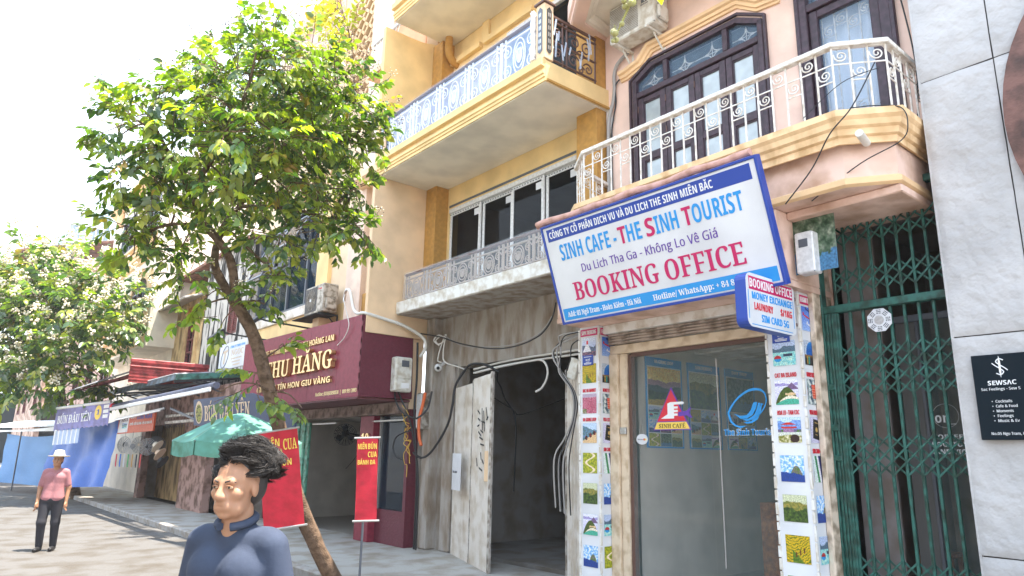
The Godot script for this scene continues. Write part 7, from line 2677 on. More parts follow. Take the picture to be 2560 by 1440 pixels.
func grow(o: Node3D, limbs: Array, blobs: Array, sprigs: Array, sd: int, dens: float, leaf_len: float, leaves_n: int, singles: int, berry: float, bright: float) -> void:
	var r := RandomNumberGenerator.new()
	r.seed = sd
	# limb points to which twigs attach
	var nodes := []
	for l in limbs:
		var c := curve(vpath(l[0]), 5)
		var st := mb()
		tube(st, c, l[1], l[2], 9, true, 0.05)
		part(l[3], st, M.bark, o)
		for i in c.size():
			nodes.append(c[i])
	var leaves := []
	var twigs := mb()
	var berries := []
	for b in blobs:
		var ctr := Vector3(b[0], b[1], b[2])
		var best: Vector3 = nodes[0]
		for q in nodes:
			if q.distance_to(ctr) < best.distance_to(ctr):
				best = q
		tube(twigs, curve([best, best.lerp(ctr, 0.5) + Vector3(r.randf_range(-0.06, 0.06), 0.05, r.randf_range(-0.06, 0.06)), ctr], 3), 0.014, 0.007, 5, false)
		var n := int(dens * pow(b[3], 2.2)) + 3
		for i in n:
			var dir := Vector3(r.randfn(), r.randfn() * 0.8, r.randfn()).normalized()
			var p: Vector3 = ctr + dir * b[3] * pow(r.randf(), 0.45)
			var out := (dir + Vector3(0, 0.05, 0) + Vector3(r.randf_range(-0.5, 0.5), r.randf_range(-0.45, 0.25), r.randf_range(-0.5, 0.5))).normalized()
			var l := r.randf_range(0.18, 0.36) * leaf_len / 0.15
			var tip: Vector3 = p + out * l
			if r.randf() < 0.7:
				tube(twigs, [ctr.lerp(p, 0.35 + 0.3 * r.randf()), p, tip], 0.006, 0.003, 4, false)
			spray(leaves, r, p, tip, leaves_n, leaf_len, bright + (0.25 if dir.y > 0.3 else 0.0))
			if dir.y > (0.1 if berry < 1.0 else -0.25) and r.randf() < berry:
				var stem: Vector3 = tip + Vector3(r.randf_range(-0.06, 0.06), r.randf_range(0.05, 0.16), r.randf_range(-0.06, 0.06)) * leaf_len / 0.15
				tube(twigs, [tip, stem], 0.003, 0.002, 3, false)
				for k in 12:
					berries.append(stem + Vector3(r.randfn(), r.randfn(), r.randfn()) * 0.035 * leaf_len / 0.15)
	for s in sprigs:
		var a := Vector3(s[0], s[1], s[2])
		var b := Vector3(s[3], s[4], s[5])
		var best: Vector3 = nodes[0]
		for q in nodes:
			if q.distance_to(a) < best.distance_to(a):
				best = q
		tube(twigs, curve([best, best.lerp(a, 0.5) + Vector3(0, 0.04, 0), a, b], 4), 0.010, 0.003, 5, false)
		spray(leaves, r, a, b, 11, leaf_len * 1.35, bright)
		for k in 2:
			var m := a.lerp(b, 0.25 + 0.3 * k)
			spray(leaves, r, m, m + (b - a).length() * 0.7 * ((b - a).normalized() + Vector3(r.randf_range(-0.7, 0.7), r.randf_range(-0.5, 0.3), r.randf_range(-0.7, 0.7))).normalized(), 6, leaf_len, bright)
	var tw := part("twig", twigs, M.bark, o)
	tw.set_meta("kind", "stuff")
	var eye := Vector3(0, 1.6, 5.85)
	leaves.sort_custom(func(p, q): return p[0].origin.distance_squared_to(eye) < q[0].origin.distance_squared_to(eye))
	var lm := [leaf_mesh(0.26, 0.18), leaf_mesh(0.22, 0.32), leaf_mesh(0.29, 0.08)]
	if not M.has("leaf_0"):
		for i in GREENS.size():
			var g: Color = GREENS[i]
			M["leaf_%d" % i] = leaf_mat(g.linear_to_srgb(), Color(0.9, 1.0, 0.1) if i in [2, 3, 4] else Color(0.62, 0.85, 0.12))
		M.leaf_many = leaf_mat(Color.WHITE, Color(0.85, 1.0, 0.4), true)
	for i in mini(singles, leaves.size()):
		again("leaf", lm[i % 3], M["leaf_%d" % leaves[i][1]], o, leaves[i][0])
	var rest := [[], [], []]
	for i in range(mini(singles, leaves.size()), leaves.size()):
		var c: Color = GREENS[leaves[i][1]]
		var k := r.randf_range(0.8, 1.25)
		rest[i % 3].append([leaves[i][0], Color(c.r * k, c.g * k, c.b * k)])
	for i in 3:
		if rest[i].size():
			multimesh("foliage", lm[i], M.leaf_many, rest[i], o)
	if berries.size():
		var bs := mb()
		ball(bs, Vector3.ZERO, Vector3.ONE, 6, 4)
		var list := []
		for p in berries:
			var sz := r.randf_range(0.007, 0.012) * leaf_len / 0.15 * (1.7 if berry > 1.0 else 1.0)
			var t := r.randf()
			list.append([Transform3D(Basis.from_scale(Vector3(sz, sz, sz)), p), Color(0.66, 0.56, 0.38) if t < 0.45 or (berry > 1.0 and t < 0.6) else (Color(0.78, 0.72, 0.60) if t < 0.62 or berry > 1.0 else Color(0.10, 0.06, 0.05))])
		var bm := mat(Color.WHITE, 0.7)
		bm.vertex_color_use_as_albedo = true
		multimesh("seed_cluster", bs.commit(), bm, list, o)

func build_trees() -> void:
	var t := thing("street_tree", "leaning street tree with large glossy leaves in front of the gold shop", "tree", Vector3(-8.3, WALK_Y, 1.55), "street trees")
	var limbs := [
		[[[-8.30, -0.1, 1.55], [-8.29, 0.6, 2.0], [-8.28, 1.35, 2.37], [-8.26, 1.83, 2.53], [-8.27, 2.36, 2.73], [-8.27, 2.68, 2.85], [-8.28, 2.96, 2.97], [-8.34, 3.29, 3.17]], 0.10, 0.068, "trunk"],
		[[[-8.34, 3.29, 3.17], [-8.25, 3.72, 3.30], [-8.24, 3.94, 3.45], [-8.23, 4.16, 3.68], [-8.15, 4.40, 3.84], [-8.18, 4.50, 3.91]], 0.056, 0.036, "limb"],
		[[[-8.18, 4.50, 3.91], [-8.09, 4.62, 4.01], [-8.05, 4.81, 4.18], [-8.00, 5.11, 4.40]], 0.035, 0.015, "limb"],
		[[[-8.18, 4.50, 3.91], [-7.92, 4.66, 3.81], [-7.58, 5.04, 3.71], [-7.36, 5.52, 3.62], [-7.23, 5.91, 3.61]], 0.038, 0.012, "limb"],
		[[[-8.20, 4.10, 3.63], [-8.36, 4.09, 3.98], [-8.65, 3.95, 4.27], [-8.81, 3.86, 4.43]], 0.022, 0.01, "limb"],
		[[[-8.34, 3.22, 3.14], [-8.52, 3.62, 3.35], [-8.61, 3.88, 3.40], [-8.58, 4.27, 3.34], [-8.51, 4.54, 3.20], [-8.42, 4.79, 3.18], [-8.13, 5.30, 3.02], [-7.76, 5.79, 2.91], [-7.47, 6.17, 2.87]], 0.058, 0.012, "limb"],
		[[[-8.42, 4.79, 3.18], [-8.05, 5.01, 2.82], [-7.69, 5.26, 2.48], [-7.32, 5.42, 2.25]], 0.03, 0.01, "limb"],
		[[[-8.51, 4.54, 3.20], [-8.10, 4.50, 2.85], [-7.62, 4.34, 2.54], [-7.20, 4.10, 2.26], [-7.11, 3.83, 2.05]], 0.028, 0.008, "limb"],
		[[[-8.58, 4.27, 3.34], [-8.10, 3.84, 3.08], [-7.89, 3.58, 2.90], [-8.03, 3.26, 2.95]], 0.02, 0.008, "limb"],
		[[[-8.24, 2.27, 2.70], [-8.05, 2.33, 2.94], [-7.99, 2.31, 3.19], [-8.05, 2.19, 3.37]], 0.012, 0.005, "limb"],
		[[[-8.24, 2.27, 2.70], [-7.83, 2.23, 2.65], [-7.66, 2.07, 2.54]], 0.012, 0.005, "limb"],
		[[[-8.24, 2.63, 2.84], [-7.90, 2.75, 2.76], [-7.67, 2.83, 2.67]], 0.012, 0.005, "limb"],
		[[[-8.51, 4.54, 3.20], [-8.85, 5.1, 3.2], [-9.0, 5.8, 3.2], [-8.9, 6.5, 3.1]], 0.03, 0.012, "limb"]]
	var blobs := [[-7.49, 5.70, 3.68, 0.54], [-7.19, 5.88, 3.40, 0.50], [-7.33, 6.01, 2.97, 0.52], [-7.25, 5.79, 2.63, 0.53], [-7.18, 5.66, 2.33, 0.34], [-7.66, 5.42, 4.11, 0.44], [-7.79, 5.36, 4.40, 0.30], [-8.00, 5.10, 4.56, 0.30], [-8.15, 4.89, 4.66, 0.24], [-7.41, 4.95, 3.80, 0.56], [-7.26, 5.05, 3.33, 0.62], [-7.57, 5.37, 2.70, 0.58], [-7.33, 5.18, 2.33, 0.39], [-7.90, 4.86, 4.19, 0.48], [-8.17, 4.59, 4.41, 0.35], [-8.44, 4.50, 4.54, 0.22], [-7.61, 4.40, 3.67, 0.36], [-7.61, 4.64, 3.11, 0.46], [-7.66, 4.71, 2.55, 0.44], [-7.29, 4.68, 2.26, 0.24],
		[-8.26, 4.24, 4.06, 0.36], [-8.52, 4.06, 4.31, 0.30], [-8.69, 3.88, 4.45, 0.24], [-8.24, 3.80, 3.88, 0.25], [-8.45, 3.80, 4.13, 0.25], [-8.34, 3.52, 3.74, 0.22], [-7.78, 4.04, 2.94, 0.40], [-8.22, 4.05, 3.15, 0.24], [-7.55, 4.22, 2.56, 0.33], [-7.25, 4.15, 2.34, 0.23], [-7.03, 3.98, 2.17, 0.19], [-7.82, 3.56, 2.97, 0.22], [-7.96, 3.29, 3.03, 0.18], [-8.52, 3.09, 3.64, 0.13], [-8.99, 6.17, 3.42, 0.72], [-8.81, 6.22, 2.73, 0.8], [-9.11, 5.28, 3.07, 0.7], [-8.74, 5.37, 2.34, 0.6], [-9.15, 5.11, 3.70, 0.5]]
	var sprigs := [[-8.07, 5.33, 4.73, -8.19, 5.54, 4.95], [-8.25, 4.93, 4.79, -8.39, 4.86, 4.95], [-8.52, 4.02, 4.47, -8.75, 4.19, 4.80], [-8.50, 3.68, 4.31, -8.72, 3.63, 4.55], [-7.12, 5.47, 2.35, -6.83, 5.67, 2.07], [-7.23, 5.19, 2.38, -6.92, 5.34, 2.05], [-7.10, 4.16, 2.32, -6.95, 3.81, 2.01], [-8.05, 2.33, 2.94, -8.08, 2.10, 3.38], [-8.03, 2.46, 2.97, -8.05, 2.48, 3.32], [-7.92, 2.20, 2.75, -7.57, 2.00, 2.56], [-7.95, 2.15, 2.92, -7.62, 2.05, 2.81], [-7.80, 2.74, 2.80, -7.61, 2.83, 2.60], [-8.34, 3.32, 3.50, -8.53, 3.05, 3.63], [-8.37, 3.07, 3.28, -8.40, 2.78, 3.37], [-8.15, 3.26, 3.09, -7.87, 3.11, 2.86]]
	grow(t, limbs, blobs, sprigs, 11, 205.0, 0.118, 9, 300, 0.9, 0.3)
	var t2 := thing("street_tree", "rounder street tree covered in pale flower clusters behind the lilac banner", "tree", Vector3(-28.0, WALK_Y, 1.35), "street trees")
	limbs = [
		[[[-28.02, -0.10, 1.35], [-27.93, 1.81, 1.92], [-27.81, 2.98, 2.20], [-27.71, 4.41, 2.61], [-27.72, 5.15, 2.90], [-27.76, 5.69, 3.16], [-27.73, 6.48, 3.42]], 0.17, 0.05, "trunk"],
		[[[-27.81, 2.98, 2.20], [-26.61, 3.27, 1.80], [-25.38, 3.55, 1.38]], 0.07, 0.02, "limb"],
		[[[-27.71, 4.41, 2.61], [-27.03, 5.33, 2.14], [-26.54, 6.26, 1.88]], 0.08, 0.03, "limb"],
		[[[-27.76, 5.69, 3.16], [-28.19, 6.08, 3.80], [-29.13, 5.81, 4.62]], 0.06, 0.02, "limb"],
		[[[-27.72, 5.15, 2.90], [-27.09, 5.98, 2.46], [-26.72, 7.15, 2.45]], 0.06, 0.02, "limb"]]
	blobs = [[-27.58, 7.13, 3.46, 1.11], [-26.72, 7.15, 2.45, 1.11], [-26.11, 6.65, 1.53, 0.94], [-28.20, 6.47, 3.98, 1.29], [-25.90, 5.75, 2.82, 1.35], [-24.89, 5.53, 1.51, 0.70], [-26.89, 4.75, 3.63, 1.29], [-25.26, 4.44, 2.50, 0.99], [-25.32, 4.91, 1.80, 0.82], [-26.04, 3.59, 3.12, 0.94], [-25.11, 3.50, 1.97, 0.70], [-27.51, 3.50, 3.91, 0.82], [-24.62, 3.14, 1.25, 0.47], [-25.75, 6.53, 1.05, 0.40], [-27.04, 7.79, 3.07, 0.70], [-29.19, 5.66, 4.87, 1.52], [-29.48, 3.98, 4.59, 1.29], [-29.86, 6.28, 3.08, 1.64], [-28.93, 6.30, 1.98, 1.29], [-27.81, 7.77, 3.99, 0.54]]
	grow(t2, limbs, blobs, [], 23, 46.0, 0.28, 8, 0, 1.6, -0.2)
	# yellow sapling on the ledge
	var s := thing("yellow_sapling", "thin bright yellow leaved sapling sprouting before the breeze block panel", "sapling", Vector3(-13.6, 9.3, -0.55))
	var r := RandomNumberGenerator.new()
	r.seed = 5
	var st := mb()
	var stem := curve([Vector3(-13.4, 9.2, -0.6), Vector3(-13.45, 10.0, -0.5), Vector3(-13.5, 10.8, -0.4), Vector3(-13.7, 11.7, -0.2)], 4)
	tube(st, stem, 0.03, 0.01, 6)
	part("stem", st, M.bark, s)
	st = mb()
	var lv := []
	for i in 46:
		var q: Vector3 = stem[r.randi_range(6, stem.size() - 1)]
		var e: Vector3 = q + Vector3(r.randf_range(-1.6, 0.7), r.randf_range(-0.4, 1.1), r.randf_range(-0.05, 0.9)) * r.randf_range(0.4, 1.0)
		tube(st, curve([q, q.lerp(e, 0.5) + Vector3(0, 0.08, 0), e], 3), 0.008, 0.003, 4, false)
		spray(lv, r, q.lerp(e, 0.4), e + (e - q).normalized() * 0.2, 9, 0.17, 1.0)
	part("branch", st, M.bark, s).set_meta("kind", "stuff")
	var ym := leaf_mat(L(0.52, 0.50, 0.05), Color(0.8, 0.75, 0.1))
	var ymesh := leaf_mesh(0.24, 0.2)
	for i in mini(300, lv.size()):
		again("leaf", ymesh, ym, s, lv[i][0])
	if lv.size() > 300:
		var rest := []
		for i in range(300, lv.size()):
			rest.append([lv[i][0], Color(0.52, 0.50, 0.05)])
		multimesh("foliage", ymesh, M.leaf_many, rest, s)
	# twig with green fruit hanging close to the camera, from a limb above the frame
	var h := thing("fruiting_branch", "twig with round pale green fruits and two leaves hanging before the air conditioner", "branch", Vector3(-1.06, 3.1, 4.55))
	st = mb()
	tube(st, curve([Vector3(1.2, 3.9, 5.6), Vector3(0.2, 3.7, 5.1), Vector3(-0.7, 3.35, 4.7), Vector3(-1.02, 3.02, 4.55), Vector3(-1.06, 2.87, 4.54), Vector3(-1.09, 2.79, 4.55), Vector3(-1.11, 2.74, 4.56), Vector3(-1.125, 2.70, 4.57)], 5), 0.012, 0.0012, 6)
	part("twig", st, mat(L(0.30, 0.28, 0.08), 0.7), h)
	var fm := mat(L(0.42, 0.40, 0.16), 0.5, T.grain, 8.0)
	for q in [[-1.07, 2.815, 4.548, 0.010], [-1.085, 2.80, 4.54, 0.010], [-1.10, 2.79, 4.555, 0.009], [-1.075, 2.785, 4.56, 0.010], [-1.095, 2.80, 4.565, 0.008], [-1.05, 2.83, 4.55, 0.007], [-1.11, 2.74, 4.558, 0.0075], [-1.125, 2.715, 4.575, 0.0095], [-1.13, 2.70, 4.56, 0.0085], [-1.115, 2.705, 4.58, 0.0095], [-1.128, 2.69, 4.575, 0.006]]:
		st = mb()
		var c := Vector3(q[0], q[1], q[2])
		ball(st, c, Vector3.ONE * q[3], 12, 8)
		tube(st, [c + Vector3(0, q[3] * 0.8, 0), c + Vector3(0.004, q[3] + 0.012, 0)], 0.0015, 0.001, 4)
		part("fruit", st, fm, h)
	for q in [[Vector3(-1.03, 2.89, 4.52), Vector3(-0.35, -0.25, -0.75)], [Vector3(-1.04, 2.87, 4.55), Vector3(0.3, -0.6, 0.25)], [Vector3(-1.02, 2.93, 4.55), Vector3(-0.5, 0.1, 0.6)]]:
		var d: Vector3 = q[1].normalized()
		var x := d.cross(Vector3.UP).normalized()
		again("leaf", ymesh, M.leaf_2, h, Transform3D(Basis(x * 0.11, d * 0.11, x.cross(d) * 0.11), q[0]))

# ---------------------------------------------------------------- people: one continuous surface from joints
# prims: [a, b, ra, rb] tapered capsules or [centre, radii] ellipsoids; a negative fifth entry carves
func surface(prims: Array, k: float, cell: float) -> SurfaceTool:
	var lo := Vector3(1e9, 1e9, 1e9)
	var hi := -lo
	for p in prims:
		if p.size() <= 3:
			lo = lo.min(p[0] - p[1])
			hi = hi.max(p[0] + p[1])
		else:
			var r: float = maxf(p[2], p[3])
			lo = lo.min(p[0].min(p[1]) - Vector3.ONE * r)
			hi = hi.max(p[0].max(p[1]) + Vector3.ONE * r)
	lo -= Vector3.ONE * cell * 3
	hi += Vector3.ONE * cell * 3
	var n := Vector3i(((hi - lo) / cell).ceil()) + Vector3i.ONE
	var f := PackedFloat32Array()
	f.resize(n.x * n.y * n.z)
	f.fill(1.0)
	for p in prims:
		var carve: bool = p.size() == 3
		var ell: bool = p.size() <= 3
		var a: Vector3 = p[0]
		var b: Vector3 = p[0] if ell else p[1]
		var m: Vector3 = p[1] if ell else Vector3.ONE * maxf(p[2], p[3])
		var pad := Vector3.ONE * (k + cell * 2.5)
		var i0 := Vector3i(((a.min(b) - m - pad - lo) / cell).floor()).clamp(Vector3i.ZERO, n - Vector3i.ONE)
		var i1 := Vector3i(((a.max(b) + m + pad - lo) / cell).ceil()).clamp(Vector3i.ZERO, n - Vector3i.ONE)
		var ab := b - a
		var l2 := maxf(ab.length_squared(), 1e-9)
		var mr := minf(m.x, minf(m.y, m.z))
		for z in range(i0.z, i1.z + 1):
			for y in range(i0.y, i1.y + 1):
				var row := (z * n.y + y) * n.x
				for x in range(i0.x, i1.x + 1):
					var q := lo + Vector3(x, y, z) * cell
					var d: float
					if ell:
						var s := (q - a) / m
						var sl := s.length()
						var gl := (s / m).length()
						d = sl * (sl - 1.0) / gl if gl > 1e-6 else -mr
					else:
						var t := clampf((q - a).dot(ab) / l2, 0, 1)
						d = (q - a - ab * t).length() - lerpf(p[2], p[3], t)
					var o := f[row + x]
					if carve:
						var kk: float = p[2]
						var h := maxf(kk - absf(o + d), 0.0) / kk
						f[row + x] = maxf(o, -d) + h * h * kk * 0.25
					else:
						var h := maxf(k - absf(o - d), 0.0) / k
						f[row + x] = minf(o, d) - h * h * k * 0.25
	var idx := {}
	var verts := []
	for z in n.z - 1:
		for y in n.y - 1:
			for x in n.x - 1:
				var b0 := (z * n.y + y) * n.x + x
				var neg := 0
				var c := [f[b0], f[b0 + 1], f[b0 + n.x], f[b0 + n.x + 1], f[b0 + n.x * n.y], f[b0 + n.x * n.y + 1], f[b0 + n.x * n.y + n.x], f[b0 + n.x * n.y + n.x + 1]]
				for v in c:
					if v < 0:
						neg += 1
				if neg == 0 or neg == 8:
					continue
				var sum := Vector3.ZERO
				var cnt := 0
				for e in [[0, 1], [2, 3], [4, 5], [6, 7], [0, 2], [1, 3], [4, 6], [5, 7], [0, 4], [1, 5], [2, 6], [3, 7]]:
					var u: float = c[e[0]]
					var w: float = c[e[1]]
					if (u < 0) != (w < 0):
						var t := u / (u - w)
						var p0 := Vector3(e[0] & 1, (e[0] >> 1) & 1, e[0] >> 2)
						var p1 := Vector3(e[1] & 1, (e[1] >> 1) & 1, e[1] >> 2)
						sum += p0.lerp(p1, t)
						cnt += 1
				idx[b0] = verts.size()
				verts.append(lo + (Vector3(x, y, z) + sum / cnt) * cell)
	var st := mb()
	st.set_smooth_group(0)
	var step := [1, n.x, n.x * n.y]
	for z in range(1, n.z - 1):
		for y in range(1, n.y - 1):
			for x in range(1, n.x - 1):
				var b0 := (z * n.y + y) * n.x + x
				for ax in 3:
					var u := f[b0]
					var w := f[b0 + step[ax]]
					if (u < 0) == (w < 0):
						continue
					var s1: int = step[(ax + 1) % 3]
					var s2: int = step[(ax + 2) % 3]
					var q := [b0, b0 - s1, b0 - s1 - s2, b0 - s2]
					if not (idx.has(q[0]) and idx.has(q[1]) and idx.has(q[2]) and idx.has(q[3])):
						continue
					var order := [0, 2, 1, 0, 3, 2] if u < 0 else [0, 1, 2, 0, 2, 3]
					for e in order:
						st.set_uv(Vector2.ZERO)
						st.add_vertex(verts[idx[q[e]]])
	st.index()
	st.generate_normals()
	return st

func hand_prims(w: Vector3, s: float, down: Vector3, fwd: Vector3) -> Array:
	var side := down.cross(fwd).normalized()
	var r := []
	r.append([w, w + down * 0.09, 0.026, 0.034])
	r.append([w + down * 0.05 + fwd * 0.02, w + down * 0.085 + fwd * 0.028, 0.018, 0.017])
	r.append([w + down * 0.05 - fwd * 0.02, w + down * 0.085 - fwd * 0.028, 0.018, 0.016])
	var ls := [0.072, 0.080, 0.074, 0.058]
	for i in 4:
		var b := w + down * 0.09 + fwd * (0.032 - 0.021 * i)
		var m: Vector3 = b + (down + side * s * 0.18).normalized() * ls[i] * 0.55
		var e: Vector3 = m + (down + side * s * 0.7).normalized() * ls[i] * 0.5
		r.append([b, m, 0.0092, 0.0085])
		r.append([m, e, 0.0085, 0.007])
	var t := w + down * 0.03 + fwd * 0.028
	var tm := t + (down * 0.6 + fwd * 0.7).normalized() * 0.042
	r.append([t, tm, 0.014, 0.011])
	r.append([tm, tm + (down + fwd * 0.15).normalized() * 0.034, 0.0105, 0.0085])
	return r

func person(label: String, at: Vector3, yaw: float, sc: float, shirt: Material, hair: bool, hat: bool, group := "") -> Node3D:
	var o := thing("person", label, "person", at, group)
	var hd := Vector3(0, 1.585, 0.02)
	if not T.has("body_mesh"):
		var skin := [
			[Vector3(0, 1.36, -0.01), Vector3(0, 1.50, 0.0), 0.062, 0.055],
			[Vector3(-0.13, 1.385, -0.01), Vector3(0.13, 1.385, -0.01), 0.05, 0.05],
			[Vector3(-0.065, 1.28, 0), Vector3(-0.045, 1.10, 0), 0.092, 0.088], [Vector3(0.065, 1.28, 0), Vector3(0.045, 1.10, 0), 0.092, 0.088],
			[Vector3(-0.05, 1.12, 0), Vector3(-0.055, 0.94, 0), 0.085, 0.1], [Vector3(0.05, 1.12, 0), Vector3(0.055, 0.94, 0), 0.085, 0.1],
			[Vector3(-0.165, 1.375, -0.01), Vector3(-0.225, 1.11, -0.03), 0.052, 0.042], [Vector3(-0.225, 1.11, -0.03), Vector3(-0.215, 0.86, 0.06), 0.040, 0.028],
			[Vector3(0.165, 1.375, -0.01), Vector3(0.225, 1.11, -0.05), 0.052, 0.042], [Vector3(0.225, 1.11, -0.05), Vector3(0.225, 0.86, 0.0), 0.040, 0.028],
			[Vector3(-0.09, 0.93, 0), Vector3(-0.10, 0.50, 0.06), 0.088, 0.056], [Vector3(-0.10, 0.50, 0.06), Vector3(-0.10, 0.10, -0.02), 0.056, 0.036],
			[Vector3(0.09, 0.93, 0), Vector3(0.10, 0.50, -0.02), 0.088, 0.056], [Vector3(0.10, 0.50, -0.02), Vector3(0.10, 0.10, -0.10), 0.056, 0.036],
			[Vector3(-0.10, 0.05, -0.04), Vector3(-0.11, 0.035, 0.15), 0.042, 0.03], [Vector3(0.10, 0.05, -0.12), Vector3(0.11, 0.035, 0.07), 0.042, 0.03]]
		var st := surface(skin, 0.03, 0.013)
		var hands := surface(hand_prims(Vector3(-0.215, 0.86, 0.06), 1.0, Vector3(0, -1, 0.15).normalized(), Vector3(0, 0.15, 1).normalized()), 0.012, 0.0045)
		st.append_from(hands.commit(), 0, Transform3D.IDENTITY)
		hands = surface(hand_prims(Vector3(0.225, 0.86, 0.0), -1.0, Vector3(0, -1, 0.05).normalized(), Vector3(0, 0.05, 1).normalized()), 0.012, 0.0045)
		st.append_from(hands.commit(), 0, Transform3D.IDENTITY)
		var head := [
			[hd + Vector3(0, 0.035, -0.012), Vector3(0.076, 0.088, 0.094)],
			[hd + Vector3(0, -0.035, 0.022), Vector3(0.060, 0.075, 0.066)],
			[hd + Vector3(-0.028, -0.075, 0.035), hd + Vector3(0.028, -0.075, 0.035), 0.033, 0.033],
			[hd + Vector3(0, -0.098, 0.062), Vector3(0.022, 0.016, 0.018)],
			[hd + Vector3(-0.035, 0.022, 0.074), hd + Vector3(0.035, 0.022, 0.074), 0.014, 0.014],
			[hd + Vector3(0, 0.012, 0.084), hd + Vector3(0, -0.030, 0.102), 0.009, 0.013],
			[hd + Vector3(-0.013, -0.034, 0.090), hd + Vector3(0.013, -0.034, 0.090), 0.009, 0.009],
			[hd + Vector3(-0.02, -0.062, 0.078), hd + Vector3(0.02, -0.062, 0.078), 0.009, 0.009],
			[hd + Vector3(-0.02, -0.074, 0.076), hd + Vector3(0.02, -0.074, 0.076), 0.009, 0.009],
			[hd + Vector3(-0.046, -0.02, 0.055), Vector3(0.022, 0.022, 0.022)], [hd + Vector3(0.046, -0.02, 0.055), Vector3(0.022, 0.022, 0.022)],
			[hd + Vector3(-0.079, -0.005, -0.005), Vector3(0.009, 0.030, 0.018)], [hd + Vector3(0.079, -0.005, -0.005), Vector3(0.009, 0.030, 0.018)],
			[hd + Vector3(0, -0.08, -0.01), hd + Vector3(0, -0.17, -0.02), 0.052, 0.056],
			[hd + Vector3(-0.033, 0.002, 0.092), Vector3(0.019, 0.011, 0.013), 0.012], [hd + Vector3(0.033, 0.002, 0.092), Vector3(0.019, 0.011, 0.013), 0.012],
			[hd + Vector3(0, -0.068, 0.096), Vector3(0.026, 0.0025, 0.012), 0.004]]
		st.append_from(surface(head, 0.016, 0.0042).commit(), 0, Transform3D.IDENTITY)
		T.body_mesh = st.commit()
		T.shirt_mesh = surface([
			[Vector3(-0.13, 1.385, -0.012), Vector3(0.13, 1.385, -0.012), 0.06, 0.06], [Vector3(0, 1.40, -0.015), Vector3(0, 1.445, -0.01), 0.07, 0.06],
			[Vector3(-0.07, 1.28, 0.005), Vector3(-0.05, 1.10, 0), 0.105, 0.1], [Vector3(0.07, 1.28, 0.005), Vector3(0.05, 1.10, 0), 0.105, 0.1],
			[Vector3(-0.06, 1.12, 0), Vector3(-0.065, 0.93, 0), 0.10, 0.125], [Vector3(0.06, 1.12, 0), Vector3(0.065, 0.93, 0), 0.10, 0.125],
			[Vector3(-0.165, 1.375, -0.01), Vector3(-0.205, 1.16, -0.025), 0.056, 0.060], [Vector3(0.165, 1.375, -0.01), Vector3(0.205, 1.16, -0.04), 0.056, 0.060],
			[Vector3(0, 1.53, 0.03), Vector3(0.058, 0.05, 0.06), 0.01]], 0.025, 0.011).commit()
		T.trouser_mesh = surface([
			[Vector3(-0.05, 0.90, 0), Vector3(0.05, 0.90, 0), 0.115, 0.115],
			[Vector3(-0.09, 0.92, 0), Vector3(-0.10, 0.50, 0.06), 0.102, 0.075], [Vector3(-0.10, 0.50, 0.06), Vector3(-0.10, 0.10, -0.02), 0.075, 0.058],
			[Vector3(0.09, 0.92, 0), Vector3(0.10, 0.50, -0.02), 0.102, 0.075], [Vector3(0.10, 0.50, -0.02), Vector3(0.10, 0.10, -0.10), 0.075, 0.058]], 0.03, 0.014).commit()
		T.shoe_mesh = surface([[Vector3(-0.10, 0.045, -0.06), Vector3(-0.11, 0.036, 0.17), 0.046, 0.036], [Vector3(0.10, 0.045, -0.14), Vector3(0.11, 0.036, 0.09), 0.046, 0.036]], 0.02, 0.009).commit()
	var xf := Transform3D(Basis(Vector3.UP, yaw) * Basis.from_scale(Vector3.ONE * sc), at)
	var body := again("body", T.body_mesh, M.skin, o, xf)
	again("shirt", T.shirt_mesh, shirt, o, xf)
	again("trousers", T.trouser_mesh, M.trousers, o, xf)
	again("shoes", T.shoe_mesh, M.rubber, o, xf)
	# eyes and brows
	for s in [-1.0, 1.0]:
		var st := mb()
		ball(st, hd + Vector3(s * 0.033, 0.002, 0.080), Vector3(0.0115, 0.0050, 0.0080), 10, 6)
		again("eye", st.commit(), M.tan_print, o, xf)
		st = mb()
		ball(st, hd + Vector3(s * 0.033, 0.002, 0.0868), Vector3(0.0052, 0.0048, 0.0025), 8, 4)
		again("iris", st.commit(), M.hair, o, xf)
		st = mb()
		tube(st, [hd + Vector3(s * 0.018, 0.0065, 0.0885), hd + Vector3(s * 0.033, 0.0085, 0.0895), hd + Vector3(s * 0.047, 0.005, 0.0825)], 0.0024, 0.0018, 5)
		again("eyelid", st.commit(), M.skin, o, xf)
		st = mb()
		tube(st, [hd + Vector3(s * 0.016, 0.021, 0.0905), hd + Vector3(s * 0.034, 0.027, 0.086), hd + Vector3(s * 0.052, 0.021, 0.073)], 0.0035, 0.002, 5)
		again("eyebrow", st.commit(), M.hair, o, xf)
